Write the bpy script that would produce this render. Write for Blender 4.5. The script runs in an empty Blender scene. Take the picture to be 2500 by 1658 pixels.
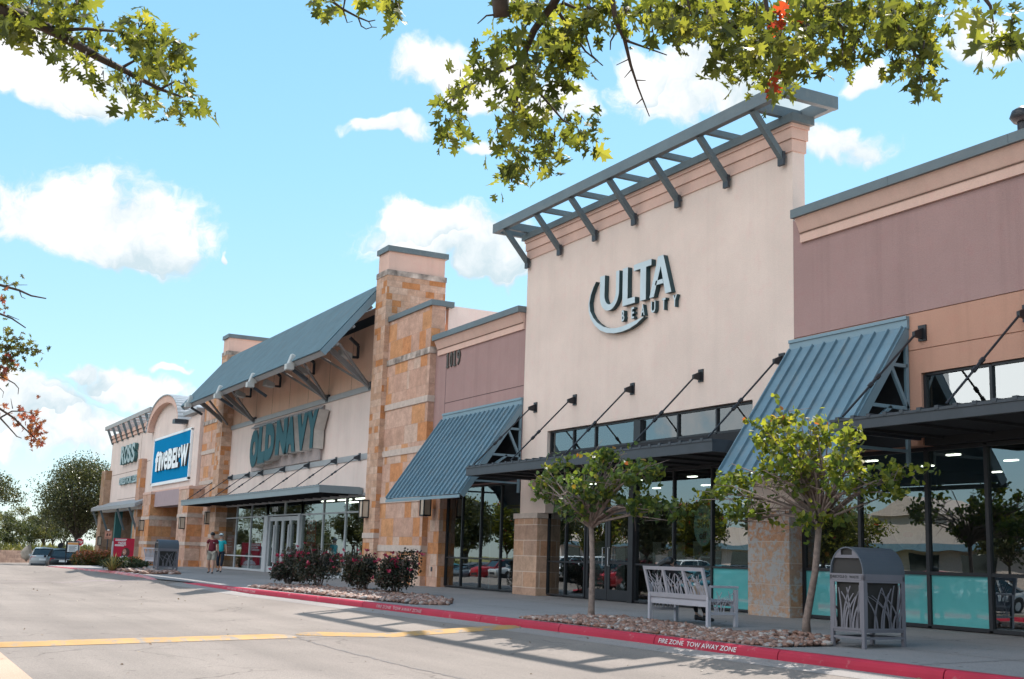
import bpy, math, random
import numpy as np
from mathutils import Vector, Matrix
random.seed(7); rng = np.random.default_rng(7)
sc = bpy.context.scene
COL = sc.collection
R = math.radians

# ---------------------------------------------------------------- camera (fitted to the street's parallel lines)
FPX, CAMH = 2957.6, 1.05
def _rot(yaw, pitch, roll):
    cy, sy = math.cos(yaw), math.sin(yaw)
    f = np.array([-sy*math.cos(pitch), cy*math.cos(pitch), math.sin(pitch)])
    r = np.array([cy, sy, 0.]); u = np.cross(r, f)
    cr, sr = math.cos(roll), math.sin(roll)
    return np.array([cr*r+sr*u, -sr*r+cr*u, f])
CM = _rot(R(62.42513789), R(10.26281271), R(1.94629268))
CO = np.array([0, 0, CAMH])
def ray(px, py): return CM.T @ np.array([(px-1250)/FPX, -(py-829)/FPX, 1.0])
def onZ(px, py, z): d = ray(px, py); return CO+d*(z-CAMH)/d[2]
def onY(px, py, y): d = ray(px, py); return CO+d*y/d[1]
def onX(px, py, x): d = ray(px, py); return CO+d*x/d[0]
def atD(px, py, D): d = ray(px, py); return CO+d/np.linalg.norm(d)*D

cam = bpy.data.cameras.new('camera'); camo = bpy.data.objects.new('camera', cam); COL.objects.link(camo)
cam.sensor_width = 36; cam.lens = FPX/2500*36; cam.clip_end = 3000; cam.clip_start = .1
mw = Matrix([[CM[0][i], CM[1][i], -CM[2][i], CO[i]] for i in range(3)]+[[0, 0, 0, 1]])
camo.matrix_world = mw; sc.camera = camo

# ---------------------------------------------------------------- objects
ORG = {}
def link(o): COL.objects.link(o); return o
def tag(o, label=None, cat=None, group=None, kind=None):
    if label: o['label'] = label
    if cat: o['category'] = cat
    if group: o['group'] = group
    if kind: o['kind'] = kind
    return o
def thing(name, label, cat, loc=(0, 0, 0), rz=0, group=None):
    o = link(bpy.data.objects.new(name, None)); o.empty_display_size = .2
    o.location = loc; o.rotation_euler = (0, 0, rz); ORG[o] = np.array(loc, float)
    return tag(o, label, cat, group)
KK = 1.02
def kscale(p):  # the far stores were surveyed 2 percent too near: push them out along the sight lines
    p = np.asarray(p, float).reshape(-1, 3)
    return np.column_stack((p[:, 0]*KK, p[:, 1]*KK, (p[:, 2]-CAMH)*KK+CAMH))

class MB:
    def __init__(s, tf=None): s.v = []; s.f = []; s.tf = tf; s.mi = []
    def add(s, vs, fs, m=0):
        n = len(s.v); s.v += [tuple(map(float, v)) for v in vs]; s.f += [tuple(i+n for i in f) for f in fs]; s.mi += [m]*len(fs); return s
    def box(s, x0, x1, y0, y1, z0, z1, m=0):
        x0, x1 = sorted((x0, x1)); y0, y1 = sorted((y0, y1)); z0, z1 = sorted((z0, z1))
        return s.add([(x0,y0,z0),(x1,y0,z0),(x1,y1,z0),(x0,y1,z0),(x0,y0,z1),(x1,y0,z1),(x1,y1,z1),(x0,y1,z1)],
              [(0,3,2,1),(4,5,6,7),(0,1,5,4),(1,2,6,5),(2,3,7,6),(3,0,4,7)], m)
    def bar(s, p, q, w, h, up=(0, 0, 1), m=0):
        p, q = np.array(p, float), np.array(q, float); d = q-p; d /= np.linalg.norm(d)
        u = np.array(up, float)
        if abs(u@d) > .99: u = np.array([0, 1., 0])
        a = np.cross(d, u); a /= np.linalg.norm(a); b = np.cross(a, d)
        a *= w/2; b *= h/2
        return s.add([p-a-b, p+a-b, p+a+b, p-a+b, q-a-b, q+a-b, q+a+b, q-a+b],
              [(0,1,2,3),(7,6,5,4),(0,4,5,1),(1,5,6,2),(2,6,7,3),(3,7,4,0)], m)
    def tube(s, pts, rad, n=8, cap=True, m=0):
        pts = [np.array(p, float) for p in pts]; k = len(pts)
        rad = [rad]*k if np.isscalar(rad) else rad
        vs = []; ref = None
        for i, p in enumerate(pts):
            d = pts[min(i+1, k-1)]-pts[max(i-1, 0)]; d = d/(np.linalg.norm(d)+1e-9)
            if ref is None: ref = np.array([0, 0, 1.]) if abs(d[2]) < .9 else np.array([1., 0, 0])
            a = np.cross(d, ref); a /= np.linalg.norm(a)+1e-9; b = np.cross(a, d); ref = b
            for j in range(n):
                t = 2*math.pi*j/n; vs.append(p+rad[i]*(math.cos(t)*a+math.sin(t)*b))
        fs = [(i*n+j, i*n+(j+1) % n, (i+1)*n+(j+1) % n, (i+1)*n+j) for i in range(k-1) for j in range(n)]
        if cap: fs += [tuple(range(n))[::-1], tuple((k-1)*n+j for j in range(n))]
        return s.add(vs, fs, m)
    def prism(s, poly, fn, d0, d1, m=0):   # poly of (a,b); fn(a,b,d) -> xyz
        n = len(poly); vs = [fn(a, b, d0) for a, b in poly]+[fn(a, b, d1) for a, b in poly]
        fs = [tuple(range(n)), tuple(range(2*n-1, n-1, -1))]+[(i, n+i, n+(i+1) % n, (i+1) % n) for i in range(n)]
        return s.add(vs, fs, m)
    def face(s, pts, m=0): return s.add(pts, [tuple(range(len(pts)))], m)
    def mesh(s, name, org, smooth=False):
        v = np.array(s.v, float).reshape(-1, 3)
        if s.tf: v = s.tf(v)
        v = v-org
        me = bpy.data.meshes.new(name); me.from_pydata(v.tolist(), [], s.f)
        if smooth: me.polygons.foreach_set('use_smooth', [True]*len(me.polygons))
        if any(s.mi): me.polygons.foreach_set('material_index', s.mi)
        me.update(); return me

def fixnormals(me):
    import bmesh
    b = bmesh.new(); b.from_mesh(me); bmesh.ops.recalc_face_normals(b, faces=b.faces); b.to_mesh(me); b.free()
def part(name, mb, mat, parent, smooth=False, bevel=0, label=None, fix=True):
    org = ORG.get(parent, np.zeros(3)) if parent else np.zeros(3)
    me = mb.mesh(name, org, smooth) if isinstance(mb, MB) else mb
    if not isinstance(mb, MB) and np.any(org): me.transform(Matrix.Translation(Vector(-org)))
    if fix and isinstance(mb, MB): fixnormals(me)
    for mm in (mat if isinstance(mat, (list, tuple)) else [mat]): me.materials.append(mm)
    o = link(bpy.data.objects.new(name, me))
    if parent: o.parent = parent; ORG[o] = org
    if bevel:
        b = o.modifiers.new('bevel', 'BEVEL'); b.width = bevel; b.segments = 2; b.limit_method = 'ANGLE'
    if label: o['label'] = label
    return o
def struct(name, mb, mat, smooth=False, fix=True):
    o = part(name, mb, mat, None, smooth, fix=fix); o['kind'] = 'structure'; return o
def kids(o): return [c for c in bpy.data.objects if c.parent == o]
def dup(root, loc=None, rz=None, label=None, scale=None):
    cm = {}
    for c in bpy.data.objects: cm.setdefault(c.parent, []).append(c)
    def rec(o, par):
        c = o.copy(); link(c)
        if par is not None: c.parent = par
        for ch in cm.get(o, []): rec(ch, c)
        return c
    r = rec(root, None)
    if loc is not None: r.location = loc
    if rz is not None: r.rotation_euler[2] = rz
    if label: r['label'] = label
    if scale: r.scale = (scale,)*3
    return r

# ---------------------------------------------------------------- materials
def nt(m): return m.node_tree.nodes, m.node_tree.links
def newmat(name):
    m = bpy.data.materials.new(name); m.use_nodes = True; return m
def bsdf(m): return next(n for n in m.node_tree.nodes if n.type == 'BSDF_PRINCIPLED')
def mapping(n, l, scale=1, obj=False):
    if obj:
        t = n.new('ShaderNodeTexCoord'); out = t.outputs['Object']
    else:
        t = n.new('ShaderNodeNewGeometry'); out = t.outputs['Position']
    return out
def noise(n, l, vec, scale, detail=4, rough=.55):
    t = n.new('ShaderNodeTexNoise'); t.inputs['Scale'].default_value = scale; t.inputs['Detail'].default_value = detail
    t.inputs['Roughness'].default_value = rough; l.new(vec, t.inputs['Vector']); return t.outputs['Fac']
def ramp(n, l, fac, stops, mode='LINEAR'):
    r = n.new('ShaderNodeValToRGB'); r.color_ramp.interpolation = mode; e = r.color_ramp.elements
    e[0].position, e[0].color = stops[0][0], (*stops[0][1], 1)
    e[1].position, e[1].color = stops[1][0], (*stops[1][1], 1)
    for p, c in stops[2:]:
        x = e.new(p); x.color = (*c, 1)
    l.new(fac, r.inputs['Fac']); return r.outputs['Color']
def mixc(n, l, fac, a, b, mode='MIX'):
    x = n.new('ShaderNodeMix'); x.data_type = 'RGBA'; x.blend_type = mode
    for s, val in ((x.inputs[0], fac), (x.inputs[6], a), (x.inputs[7], b)):
        if hasattr(val, 'links') or hasattr(val, 'is_linked'): l.new(val, s)
        elif isinstance(val, (tuple, list)): s.default_value = (*val[:3], 1)
        else: s.default_value = val
    return x.outputs[2]
def maths(n, l, op, a, b=None, clamp=False):
    x = n.new('ShaderNodeMath'); x.operation = op; x.use_clamp = clamp
    for i, val in enumerate((a, b)):
        if val is None: continue
        if hasattr(val, 'is_linked'): l.new(val, x.inputs[i])
        else: x.inputs[i].default_value = val
    return x.outputs[0]
def bump(n, l, m, h, strength=.3, dist=.01):
    b = n.new('ShaderNodeBump'); b.inputs['Strength'].default_value = strength; b.inputs['Distance'].default_value = dist
    l.new(h, b.inputs['Height']); l.new(b.outputs['Normal'], bsdf(m).inputs['Normal'])
def mul(c, k): return tuple(min(1, x*k) for x in c)
def mat(name, col, rough=.6, metal=0, var=.12, scale=3, bmp=0, bscale=60, spec=.4, obj=False, fine=0, fscale=200):
    m = newmat(name); n, l = nt(m); b = bsdf(m)
    b.inputs['Roughness'].default_value = rough; b.inputs['Metallic'].default_value = metal
    b.inputs['Specular IOR Level'].default_value = spec
    vec = mapping(n, l, obj=obj)
    f = noise(n, l, vec, scale, 6)
    c = ramp(n, l, f, [(.3, mul(col, 1-var)), (.7, mul(col, 1+var))])
    if fine:
        g = noise(n, l, vec, fscale, 3)
        c = mixc(n, l, 1, c, ramp(n, l, g, [(.3, (1-fine,)*3), (.7, (1+fine,)*3)]), 'MULTIPLY')
    l.new(c, b.inputs['Base Color'])
    if bmp: bump(n, l, m, noise(n, l, vec, bscale, 3), bmp, .01)
    return m
def stucco(name, col, joint=True, streak=.10):
    m = newmat(name); n, l = nt(m); b = bsdf(m); b.inputs['Roughness'].default_value = .95; b.inputs['Specular IOR Level'].default_value = .08
    g = n.new('ShaderNodeNewGeometry'); P = g.outputs['Position']
    c = ramp(n, l, noise(n, l, P, .55, 5, .6), [(.3, mul(col, .93)), (.7, mul(col, 1.06))])
    bl = noise(n, l, P, 2.6, 6, .65); c = mixc(n, l, ramp(n, l, bl, [(.52, (0,)*3), (.70, (.45,)*3)]), c, (col[0]*1.02, col[1]*.90, col[2]*.92))      # rosy blotches
    mp = n.new('ShaderNodeMapping'); mp.inputs['Scale'].default_value = (2.4, 2.4, .10); l.new(P, mp.inputs[0])
    st = noise(n, l, mp.outputs[0], 1.0, 6, .7); c = mixc(n, l, 1, c, ramp(n, l, st, [(.30, (1-streak,)*3), (.52, (1,)*3)]), 'MULTIPLY')          # rain streaks
    fn = noise(n, l, P, 38, 4, .7); c = mixc(n, l, 1, c, ramp(n, l, fn, [(.3, (.93,)*3), (.7, (1.05,)*3)]), 'MULTIPLY')
    l.new(c, b.inputs['Base Color']); bump(n, l, m, fn, .55, .012); return m
def emis(name, col, s):
    m = newmat(name); b = bsdf(m); b.inputs['Base Color'].default_value = (*col, 1)
    b.inputs['Emission Color'].default_value = (*col, 1); b.inputs['Emission Strength'].default_value = s; return m

def stone(name, bw, bh, pal, mortar=(.33, .24, .2), ms=.012, seed=0., off=.5, soft=.0, sq=1.0):
    """coursed stone facing in world space: random block colours, weathering and joints"""
    m = newmat(name); n, l = nt(m); b = bsdf(m); b.inputs['Roughness'].default_value = .85; b.inputs['Specular IOR Level'].default_value = .2
    g = n.new('ShaderNodeNewGeometry')
    sp = n.new('ShaderNodeSeparateXYZ'); l.new(g.outputs['Position'], sp.inputs[0])
    sn = n.new('ShaderNodeSeparateXYZ'); l.new(g.outputs['True Normal'], sn.inputs[0])
    side = maths(n, l, 'GREATER_THAN', maths(n, l, 'ABSOLUTE', sn.outputs[0]), .6)
    mx = n.new('ShaderNodeMix'); mx.data_type = 'FLOAT'; l.new(side, mx.inputs[0]); l.new(sp.outputs[0], mx.inputs[2]); l.new(sp.outputs[1], mx.inputs[3])
    cx = n.new('ShaderNodeCombineXYZ'); l.new(maths(n, l, 'ADD', mx.outputs[0], 100.3+seed), cx.inputs[0]); l.new(maths(n, l, 'ADD', sp.outputs[2], 50.07), cx.inputs[1])
    def brick(w, h, o, fr=2):
        t = n.new('ShaderNodeTexBrick'); t.offset = o; t.offset_frequency = fr; t.squash = sq; t.squash_frequency = 3
        t.inputs['Color1'].default_value = (0, 0, 0, 1); t.inputs['Color2'].default_value = (1, 1, 1, 1); t.inputs['Mortar'].default_value = (.5, .5, .5, 1)
        t.inputs['Scale'].default_value = 1; t.inputs['Brick Width'].default_value = w; t.inputs['Row Height'].default_value = h
        t.inputs['Mortar Size'].default_value = ms/2; t.inputs['Mortar Smooth'].default_value = .3; t.inputs['Bias'].default_value = 0
        l.new(cx.outputs[0], t.inputs['Vector']); return t
    t1 = brick(bw, bh, off); t2 = brick(bw*.5, bh, .37, 3)
    pick = brick(bw*1.5, bh, .21, 2)
    pk = maths(n, l, 'GREATER_THAN', pick.outputs['Color'], .62)
    fac = mixc(n, l, pk, t1.outputs['Color'], t2.outputs['Color'])
    mort = n.new('ShaderNodeMix'); mort.data_type = 'FLOAT'; l.new(pk, mort.inputs[0]); l.new(t1.outputs['Fac'], mort.inputs[2]); l.new(t2.outputs['Fac'], mort.inputs[3])
    k = len(pal); stops = []; acc = 0
    for w, c in pal: stops.append((acc, c)); acc += w
    c = ramp(n, l, fac, stops, 'CONSTANT')
    nz = noise(n, l, g.outputs['Position'], 3.5, 7, .65)
    c = mixc(n, l, 1, c, ramp(n, l, nz, [(.3, (.72, .7, .68)), (.72, (1.18, 1.16, 1.15))]), 'MULTIPLY')
    nz2 = noise(n, l, g.outputs['Position'], 22, 5, .7)
    c = mixc(n, l, 1, c, ramp(n, l, nz2, [(.3, (.85, .84, .83)), (.7, (1.1, 1.1, 1.1))]), 'MULTIPLY')
    c = mixc(n, l, maths(n, l, 'MULTIPLY', mort.outputs[0], .75), c, mortar)
    l.new(c, b.inputs['Base Color'])
    h = maths(n, l, 'SUBTRACT', maths(n, l, 'MULTIPLY', nz2, .5), mort.outputs[0])
    bump(n, l, m, h, .5, .015)
    return m

def leafmat(name, stops, rough=.45, trans=.45):
    m = newmat(name); n, l = nt(m); b = bsdf(m); b.inputs['Roughness'].default_value = rough; b.inputs['Specular IOR Level'].default_value = .35
    a = n.new('ShaderNodeAttribute'); a.attribute_name = 'tint'
    c = ramp(n, l, a.outputs['Fac'], stops); l.new(c, b.inputs['Base Color'])
    tr = n.new('ShaderNodeBsdfTranslucent')
    tc = mixc(n, l, 1, c, (1.55, 1.6, .75), 'MULTIPLY'); l.new(tc, tr.inputs['Color'])
    mx = n.new('ShaderNodeMixShader'); mx.inputs[0].default_value = trans
    l.new(b.outputs[0], mx.inputs[1]); l.new(tr.outputs[0], mx.inputs[2])
    out = next(x for x in n if x.type == 'OUTPUT_MATERIAL'); l.new(mx.outputs[0], out.inputs['Surface'])
    return m
def glassmat(name, tint=(.55, .62, .62), ior=3.0, wav=.005):
    m = newmat(name); n, l = nt(m)
    n.remove(bsdf(m)); out = next(x for x in n if x.type == 'OUTPUT_MATERIAL')
    t = n.new('ShaderNodeBsdfTransparent'); t.inputs[0].default_value = (*tint, 1)
    g = n.new('ShaderNodeBsdfGlossy'); g.inputs['Roughness'].default_value = .0; g.inputs[0].default_value = (.84, .91, .94, 1)
    f = n.new('ShaderNodeFresnel'); f.inputs['IOR'].default_value = ior
    geo = n.new('ShaderNodeNewGeometry'); nz = noise(n, l, geo.outputs['Position'], .9, 1)
    bp = n.new('ShaderNodeBump'); bp.inputs['Strength'].default_value = wav; bp.inputs['Distance'].default_value = .5
    l.new(nz, bp.inputs['Height']); l.new(bp.outputs[0], g.inputs['Normal'])
    mx = n.new('ShaderNodeMixShader'); l.new(maths(n, l, 'MULTIPLY', f.outputs[0], maths(n, l, 'SUBTRACT', 1.0, geo.outputs['Backfacing'])), mx.inputs[0]); l.new(t.outputs[0], mx.inputs[1]); l.new(g.outputs[0], mx.inputs[2])
    l.new(mx.outputs[0], out.inputs[0]); return m

# ---------------------------------------------------------------- lettering
def glyph(ch, bold=0.0, shear=0):
    cu = bpy.data.curves.new('t', 'FONT'); cu.body = ch; cu.size = 1; cu.offset = bold; cu.shear = shear; cu.resolution_u = 4
    o = bpy.data.objects.new('t', cu); link(o)
    dg = bpy.context.evaluated_depsgraph_get(); dg.update()
    me = bpy.data.meshes.new_from_object(o.evaluated_get(dg))
    bpy.data.objects.remove(o); bpy.data.curves.remove(cu)
    v = np.array([x.co[:] for x in me.vertices]).reshape(-1, 3); f = [tuple(p.vertices) for p in me.polygons]
    from collections import Counter
    ed = Counter()
    for p in f:
        for i in range(len(p)): ed[(p[i], p[(i+1) % len(p)])] += 1
    be = [e for e in ed if (e[1], e[0]) not in ed]
    bpy.data.meshes.remove(me)
    return v, f, be
def letters(mb, text, fn, u0, u1, v0, v1, d0, d1, bold=0., shear=0, pad=None):
    """text filling the rectangle u0..u1 x v0..v1, extruded d0..d1; fn(u,v,d) -> xyz"""
    v, f, be = glyph(text, bold, shear)
    lo, hi = v.min(0), v.max(0)
    uv = [(u0+(p[0]-lo[0])/(hi[0]-lo[0])*(u1-u0), v0+(p[1]-lo[1])/(hi[1]-lo[1])*(v1-v0)) for p in v]
    n = len(uv)
    if d0 == d1:
        mb.add([fn(a, b, d0) for a, b in uv], f); return
    vs = [fn(a, b, d0) for a, b in uv]+[fn(a, b, d1) for a, b in uv]
    fs = list(f)+[tuple(i+n for i in p[::-1]) for p in f]+[(b, a, a+n, b+n) for a, b in be]
    mb.add(vs, fs)
XZ = lambda u, v, d: (u, d, v)

# ---------------------------------------------------------------- leaves
def leafmesh(name, tmpl, faces, pos, size, nrm_bias=(0, 0, 0), tint=None, droop=0., seed=1):
    """many leaves as one mesh: tmpl (k,3) template pointing +Y, random orientation"""
    g = np.random.default_rng(seed); pos = np.asarray(pos, float); N = len(pos); k = len(tmpl)
    a = g.normal(size=(N, 3))+np.array(nrm_bias); a /= np.linalg.norm(a, axis=1)[:, None]      # leaf normal
    d = g.normal(size=(N, 3)); d[:, 2] -= droop; d -= (d*a).sum(1)[:, None]*a; d /= np.linalg.norm(d, axis=1)[:, None]
    s = np.cross(d, a)
    sz = (np.full(N, size) if np.isscalar(size) else np.asarray(size))*g.uniform(.7, 1.25, N)
    T = np.asarray(tmpl, float)
    V = pos[:, None, :]+sz[:, None, None]*(T[None, :, 0, None]*s[:, None, :]+T[None, :, 1, None]*d[:, None, :]+T[None, :, 2, None]*a[:, None, :])
    V = V.reshape(-1, 3)
    F = [tuple(i+j*k for i in f) for j in range(N) for f in faces]
    me = bpy.data.meshes.new(name); me.from_pydata(V.tolist(), [], F)
    t = g.uniform(0, 1, N) if tint is None else np.asarray(tint)
    at = me.attributes.new('tint', 'FLOAT', 'POINT'); at.data.foreach_set('value', np.repeat(t, k).astype(np.float32))
    me.update(); return me
HEART = ([(0, 0, 0), (.34, -.08, .05), (.5, .25, .02), (.36, .62, -.05), (0, 1, -.16), (-.36, .62, -.05), (-.5, .25, .02), (-.34, -.08, .05)], [(0, 1, 2, 3), (0, 3, 4), (0, 4, 5), (0, 5, 6, 7)])
OVAL = ([(0, 0, 0), (.28, .3, .04), (.26, .68, .02), (0, 1, -.1), (-.26, .68, .02), (-.28, .3, .04)], [(0, 1, 2, 3), (0, 3, 4, 5)])
def _oak():
    """pin oak leaf: broad midrib body, three pairs of toothed lobes, rounded bays between them"""
    h = [(.012, 0), (.015, .12), (.10, .17), (.27, .12), (.33, .17), (.22, .26), (.13, .33), (.30, .36), (.44, .33), (.41, .41), (.47, .48), (.27, .50), (.15, .56), (.24, .66), (.36, .74), (.27, .77), (.25, .87), (.13, .80), (.07, .90), (0, 1.05)]
    k0 = len(h); r = h+[(-x, y) for x, y in h[-2::-1]]; k = len(r)
    z = lambda x, y: .22*abs(x)-.30*y*y*(1 if y > .4 else .6)
    P = [(x, y, z(x, y)) for x, y in r]
    sp = [(0, .16), (0, .34), (0, .56), (0, .80)]; P += [(x, y, z(x, y)-.015) for x, y in sp]
    a, b, c, d = k, k+1, k+2, k+3; F = []
    def half(i):
        F.extend([(i[0], i[1], a), (i[1], i[2], b, a), (i[2], i[3], i[4], i[5]), (i[2], i[5], i[6], b), (i[6], i[7], b), (i[7], i[8], i[9]), (i[9], i[10], i[11]), (i[7], i[9], i[11]), (i[7], i[11], i[12], b), (i[12], c, b), (i[12], i[13], c), (i[13], i[14], i[15]), (i[15], i[16], i[17]), (i[13], i[15], i[17]), (i[13], i[17], d, c), (i[17], i[18], d), (i[18], i[19], d)])
    half(list(range(k0))); half([k-1-i for i in range(k0-1)]+[k0-1])
    return P, F
OAK = _oak()
# ---------------------------------------------------------------- light and sky
EXPOSURE = 1.32
SUN = np.array([-.38, .605, 1.0]); SUN /= np.linalg.norm(SUN)
elev = math.asin(SUN[2]); az = math.atan2(SUN[0], SUN[1])      # from +Y towards +X
w = bpy.data.worlds.new('World'); sc.world = w; w.use_nodes = True
n, l = w.node_tree.nodes, w.node_tree.links
bg = n['Background']; bg.inputs['Strength'].default_value = .125
sky = n.new('ShaderNodeTexSky'); sky.sky_type = 'NISHITA'; sky.sun_disc = False
sky.sun_elevation = elev; sky.sun_rotation = az; sky.air_density = 1.0; sky.dust_density = .35; sky.ozone_density = 1.6; sky.altitude = 200
tc = n.new('ShaderNodeTexCoord'); D = tc.outputs['Generated']
def vdot(vec, c):
    x = n.new('ShaderNodeVectorMath'); x.operation = 'DOT_PRODUCT'; l.new(vec, x.inputs[0]); x.inputs[1].default_value = tuple(c); return x.outputs['Value']
M2 = lambda op, a, b=None, c=False: maths(n, l, op, a, b, c)
# warp the directions so that cloud outlines billow
def vnoise(scale, detail, amp, rough=.6):
    t = n.new('ShaderNodeTexNoise'); t.inputs['Scale'].default_value = scale; t.inputs['Detail'].default_value = detail; t.inputs['Roughness'].default_value = rough
    l.new(D, t.inputs['Vector']); s = n.new('ShaderNodeVectorMath'); s.operation = 'SUBTRACT'; l.new(t.outputs['Color'], s.inputs[0]); s.inputs[1].default_value = (.5,)*3
    k = n.new('ShaderNodeVectorMath'); k.operation = 'SCALE'; l.new(s.outputs[0], k.inputs[0]); k.inputs[3].default_value = amp; return k.outputs[0]
ad = n.new('ShaderNodeVectorMath'); l.new(D, ad.inputs[0]); l.new(vnoise(9, 4, .10), ad.inputs[1])
W = ad.outputs[0]
def cdir(dx, dy):
    v = ray(dx*1.0575, dy*1.0575); return v/np.linalg.norm(v)
SKYV = []      # (centre direction, half width, half height) of each cloud, radians
for x, y, rx, ry, flat in [(215, 530, 245, 130, .55), (330, 600, 130, 80, .6), (90, 205, 190, 85, .55), (235, 235, 90, 30, .5), (120, 985, 200, 80, .8), (40, 925, 100, 50, .8),
        (300, 920, 150, 45, .6), (1010, 575, 215, 85, .6), (930, 540, 110, 60, .6), (1130, 620, 120, 60, .6), (1060, 175, 170, 75, .7), (1290, 245, 110, 60, .7), (890, 290, 85, 30, .8), (1085, 325, 40, 25, .8),
        (1600, 205, 210, 105, .75), (1480, 150, 70, 70, .8), (1760, 250, 120, 60, .8), (1900, 345, 150, 50, .8), (1990, 200, 45, 35, .8), (2290, 95, 130, 85, .6), (505, 573, 14, 10, .9), (395, 868, 60, 14, .8), (180, 890, 60, 28, .8)]:
    SKYV.append((cdir(x, y), rx/2797, ry/2797, flat))
for a, e, rx, ry in [(-150, 52, .4, .2), (160, 40, .35, .18), (-135, 8, .25, .06), (-170, 22, .30, .13), (-150, 14, .24, .08), (170, 18, .25, .10), (150, 34, .22, .12), (125, 16, .3, .1), (100, 26, .2, .12), (-120, 30, .25, .13), (-178, 48, .3, .2), (60, 30, .2, .1)]:  # clouds outside the view: for reflections, and added as fill on shaded walls
    SKYV.append((np.array([math.sin(R(a))*math.cos(R(e)), math.cos(R(a))*math.cos(R(e)), math.sin(R(e))]), rx, ry, .7))
acc = None; shade = None
for c, rx, ry, flat in SKYV:
    u = np.cross(c, [0, 0, 1.]); u /= np.linalg.norm(u); v = np.cross(u, c)
    au = M2('DIVIDE', vdot(W, u), rx*1.15); av = M2('DIVIDE', vdot(W, v), ry*1.15)
    below = M2('LESS_THAN', av, 0.0)
    av = M2('MULTIPLY', av, M2('ADD', M2('MULTIPLY', below, 1/flat-1), 1.0))          # flatter undersides
    r2 = M2('ADD', M2('MULTIPLY', au, au), M2('MULTIPLY', av, av))
    front = M2('GREATER_THAN', vdot(D, c), .3)
    val = M2('MULTIPLY', M2('SUBTRACT', 1.0, M2('SQRT', r2)), front)
    val = M2('SUBTRACT', val, M2('MULTIPLY', M2('SUBTRACT', 1.0, front), 3.0)); val = M2('MAXIMUM', val, -1.0)
    acc = val if acc is None else M2('MAXIMUM', acc, val)
    sh = M2('MULTIPLY', M2('GREATER_THAN', val, -.15), M2('MULTIPLY', av, -.5))
    shade = sh if shade is None else M2('MAXIMUM', shade, sh)
fb = noise(n, l, W, 22, 12, .68); fb2 = noise(n, l, D, 7, 5, .6)
dens = M2('ADD', acc, M2('ADD', M2('MULTIPLY', M2('SUBTRACT', fb, .5), 1.15), M2('MULTIPLY', M2('SUBTRACT', fb2, .5), .42)))
mr = n.new('ShaderNodeMapRange'); mr.interpolation_type = 'SMOOTHSTEP'; mr.inputs[1].default_value = .02; mr.inputs[2].default_value = .40; l.new(dens, mr.inputs[0])
gate = n.new('ShaderNodeMapRange'); gate.interpolation_type = 'SMOOTHSTEP'; gate.inputs[1].default_value = -.42; gate.inputs[2].default_value = -.08; l.new(acc, gate.inputs[0])
mask = M2('MULTIPLY', mr.outputs[0], gate.outputs[0])
wisp = n.new('ShaderNodeMapRange'); wisp.interpolation_type = 'SMOOTHSTEP'; wisp.inputs[1].default_value = .5; wisp.inputs[2].default_value = .9; wisp.inputs[4].default_value = .05
l.new(noise(n, l, D, 4, 8, .6), wisp.inputs[0])
mask = M2('MAXIMUM', mask, wisp.outputs[0])
sz = n.new('ShaderNodeSeparateXYZ'); l.new(D, sz.inputs[0])
grad = ramp(n, l, sz.outputs[2], [(0, (.20, .285, .32)), (.10, (.165, .285, .335)), (.30, (.115, .265, .34)), (.6, (.075, .215, .31)), (1, (.07, .19, .29))])
gs = n.new('ShaderNodeVectorMath'); gs.operation = 'SCALE'; l.new(grad, gs.inputs[0]); gs.inputs[3].default_value = 8.3
skyc = mixc(n, l, .74, sky.outputs[0], gs.outputs[0])
fb3 = noise(n, l, W, 11, 8, .62)
gz = M2('ADD', M2('MULTIPLY', M2('SUBTRACT', .52, fb3), 3.0), M2('MULTIPLY', M2('SUBTRACT', .5, fb), 1.2))
sfac = M2('ADD', M2('ADD', M2('MULTIPLY', shade, 1.25), gz), .05, True)
back = M2('LESS_THAN', vdot(D, (-.886, .463, 0)), .25)
cc = mixc(n, l, sfac, (3.6, 3.62, 3.65), (2.15, 2.62, 2.85))
cc = mixc(n, l, back, cc, (11.5, 11.3, 11.1))  # unseen clouds made extra bright to act as fill light
fin = mixc(n, l, mask, skyc, cc)
l.new(fin, bg.inputs['Color'])
sl = bpy.data.lights.new('sun', 'SUN'); sl.energy = 3.3; sl.angle = R(.53); sl.color = (1, .955, .88)
so = link(bpy.data.objects.new('sun', sl)); so.rotation_euler = Vector(SUN).to_track_quat('Z', 'Y').to_euler(); so.location = (-20, 20, 40)
vs = sc.view_settings; vs.view_transform = 'Standard'; vs.look = 'None'; vs.exposure = EXPOSURE; vs.gamma = 1; vs.use_curve_mapping = False
sc.cycles.max_bounces = 8; sc.cycles.transparent_max_bounces = 16; sc.cycles.use_denoising = True
sc.cycles.sample_clamp_indirect = 6
# ---------------------------------------------------------------- palette
M = {}
M['stucco'] = stucco('cream stucco', (.71, .565, .495), streak=.05)
M['taupe'] = stucco('taupe stucco', (.36, .23, .215), streak=.10)
M['tan'] = stucco('terracotta stucco', (.48, .265, .195), streak=.10)
M['peach'] = stucco('peach cornice', (.66, .44, .365), streak=.08)
M['palestucco'] = stucco('pale stucco', (.72, .585, .53), streak=.07)
M['peachwall'] = stucco('peach wall', (.70, .46, .35), streak=.08)
M['bluemetal'] = mat('blue grey metal', (.115, .142, .155), .45, .0, var=.14, scale=1.6, spec=.5, fine=.06, fscale=25)
M['roofmetal0'] = mat('standing seam metal', (.13, .215, .275), .45, .0, var=.14, scale=2.2, spec=.6, fine=.06, fscale=30)
M['steelroof'] = mat('corrugated metal', (.085, .17, .21), .42, .0, var=.12, scale=.35, spec=.7)
M['trim'] = mat('light grey trim', (.30, .30, .31), .5, var=.06)
M['black'] = mat('black aluminium', (.018, .018, .022), .4, var=.1)
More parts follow.
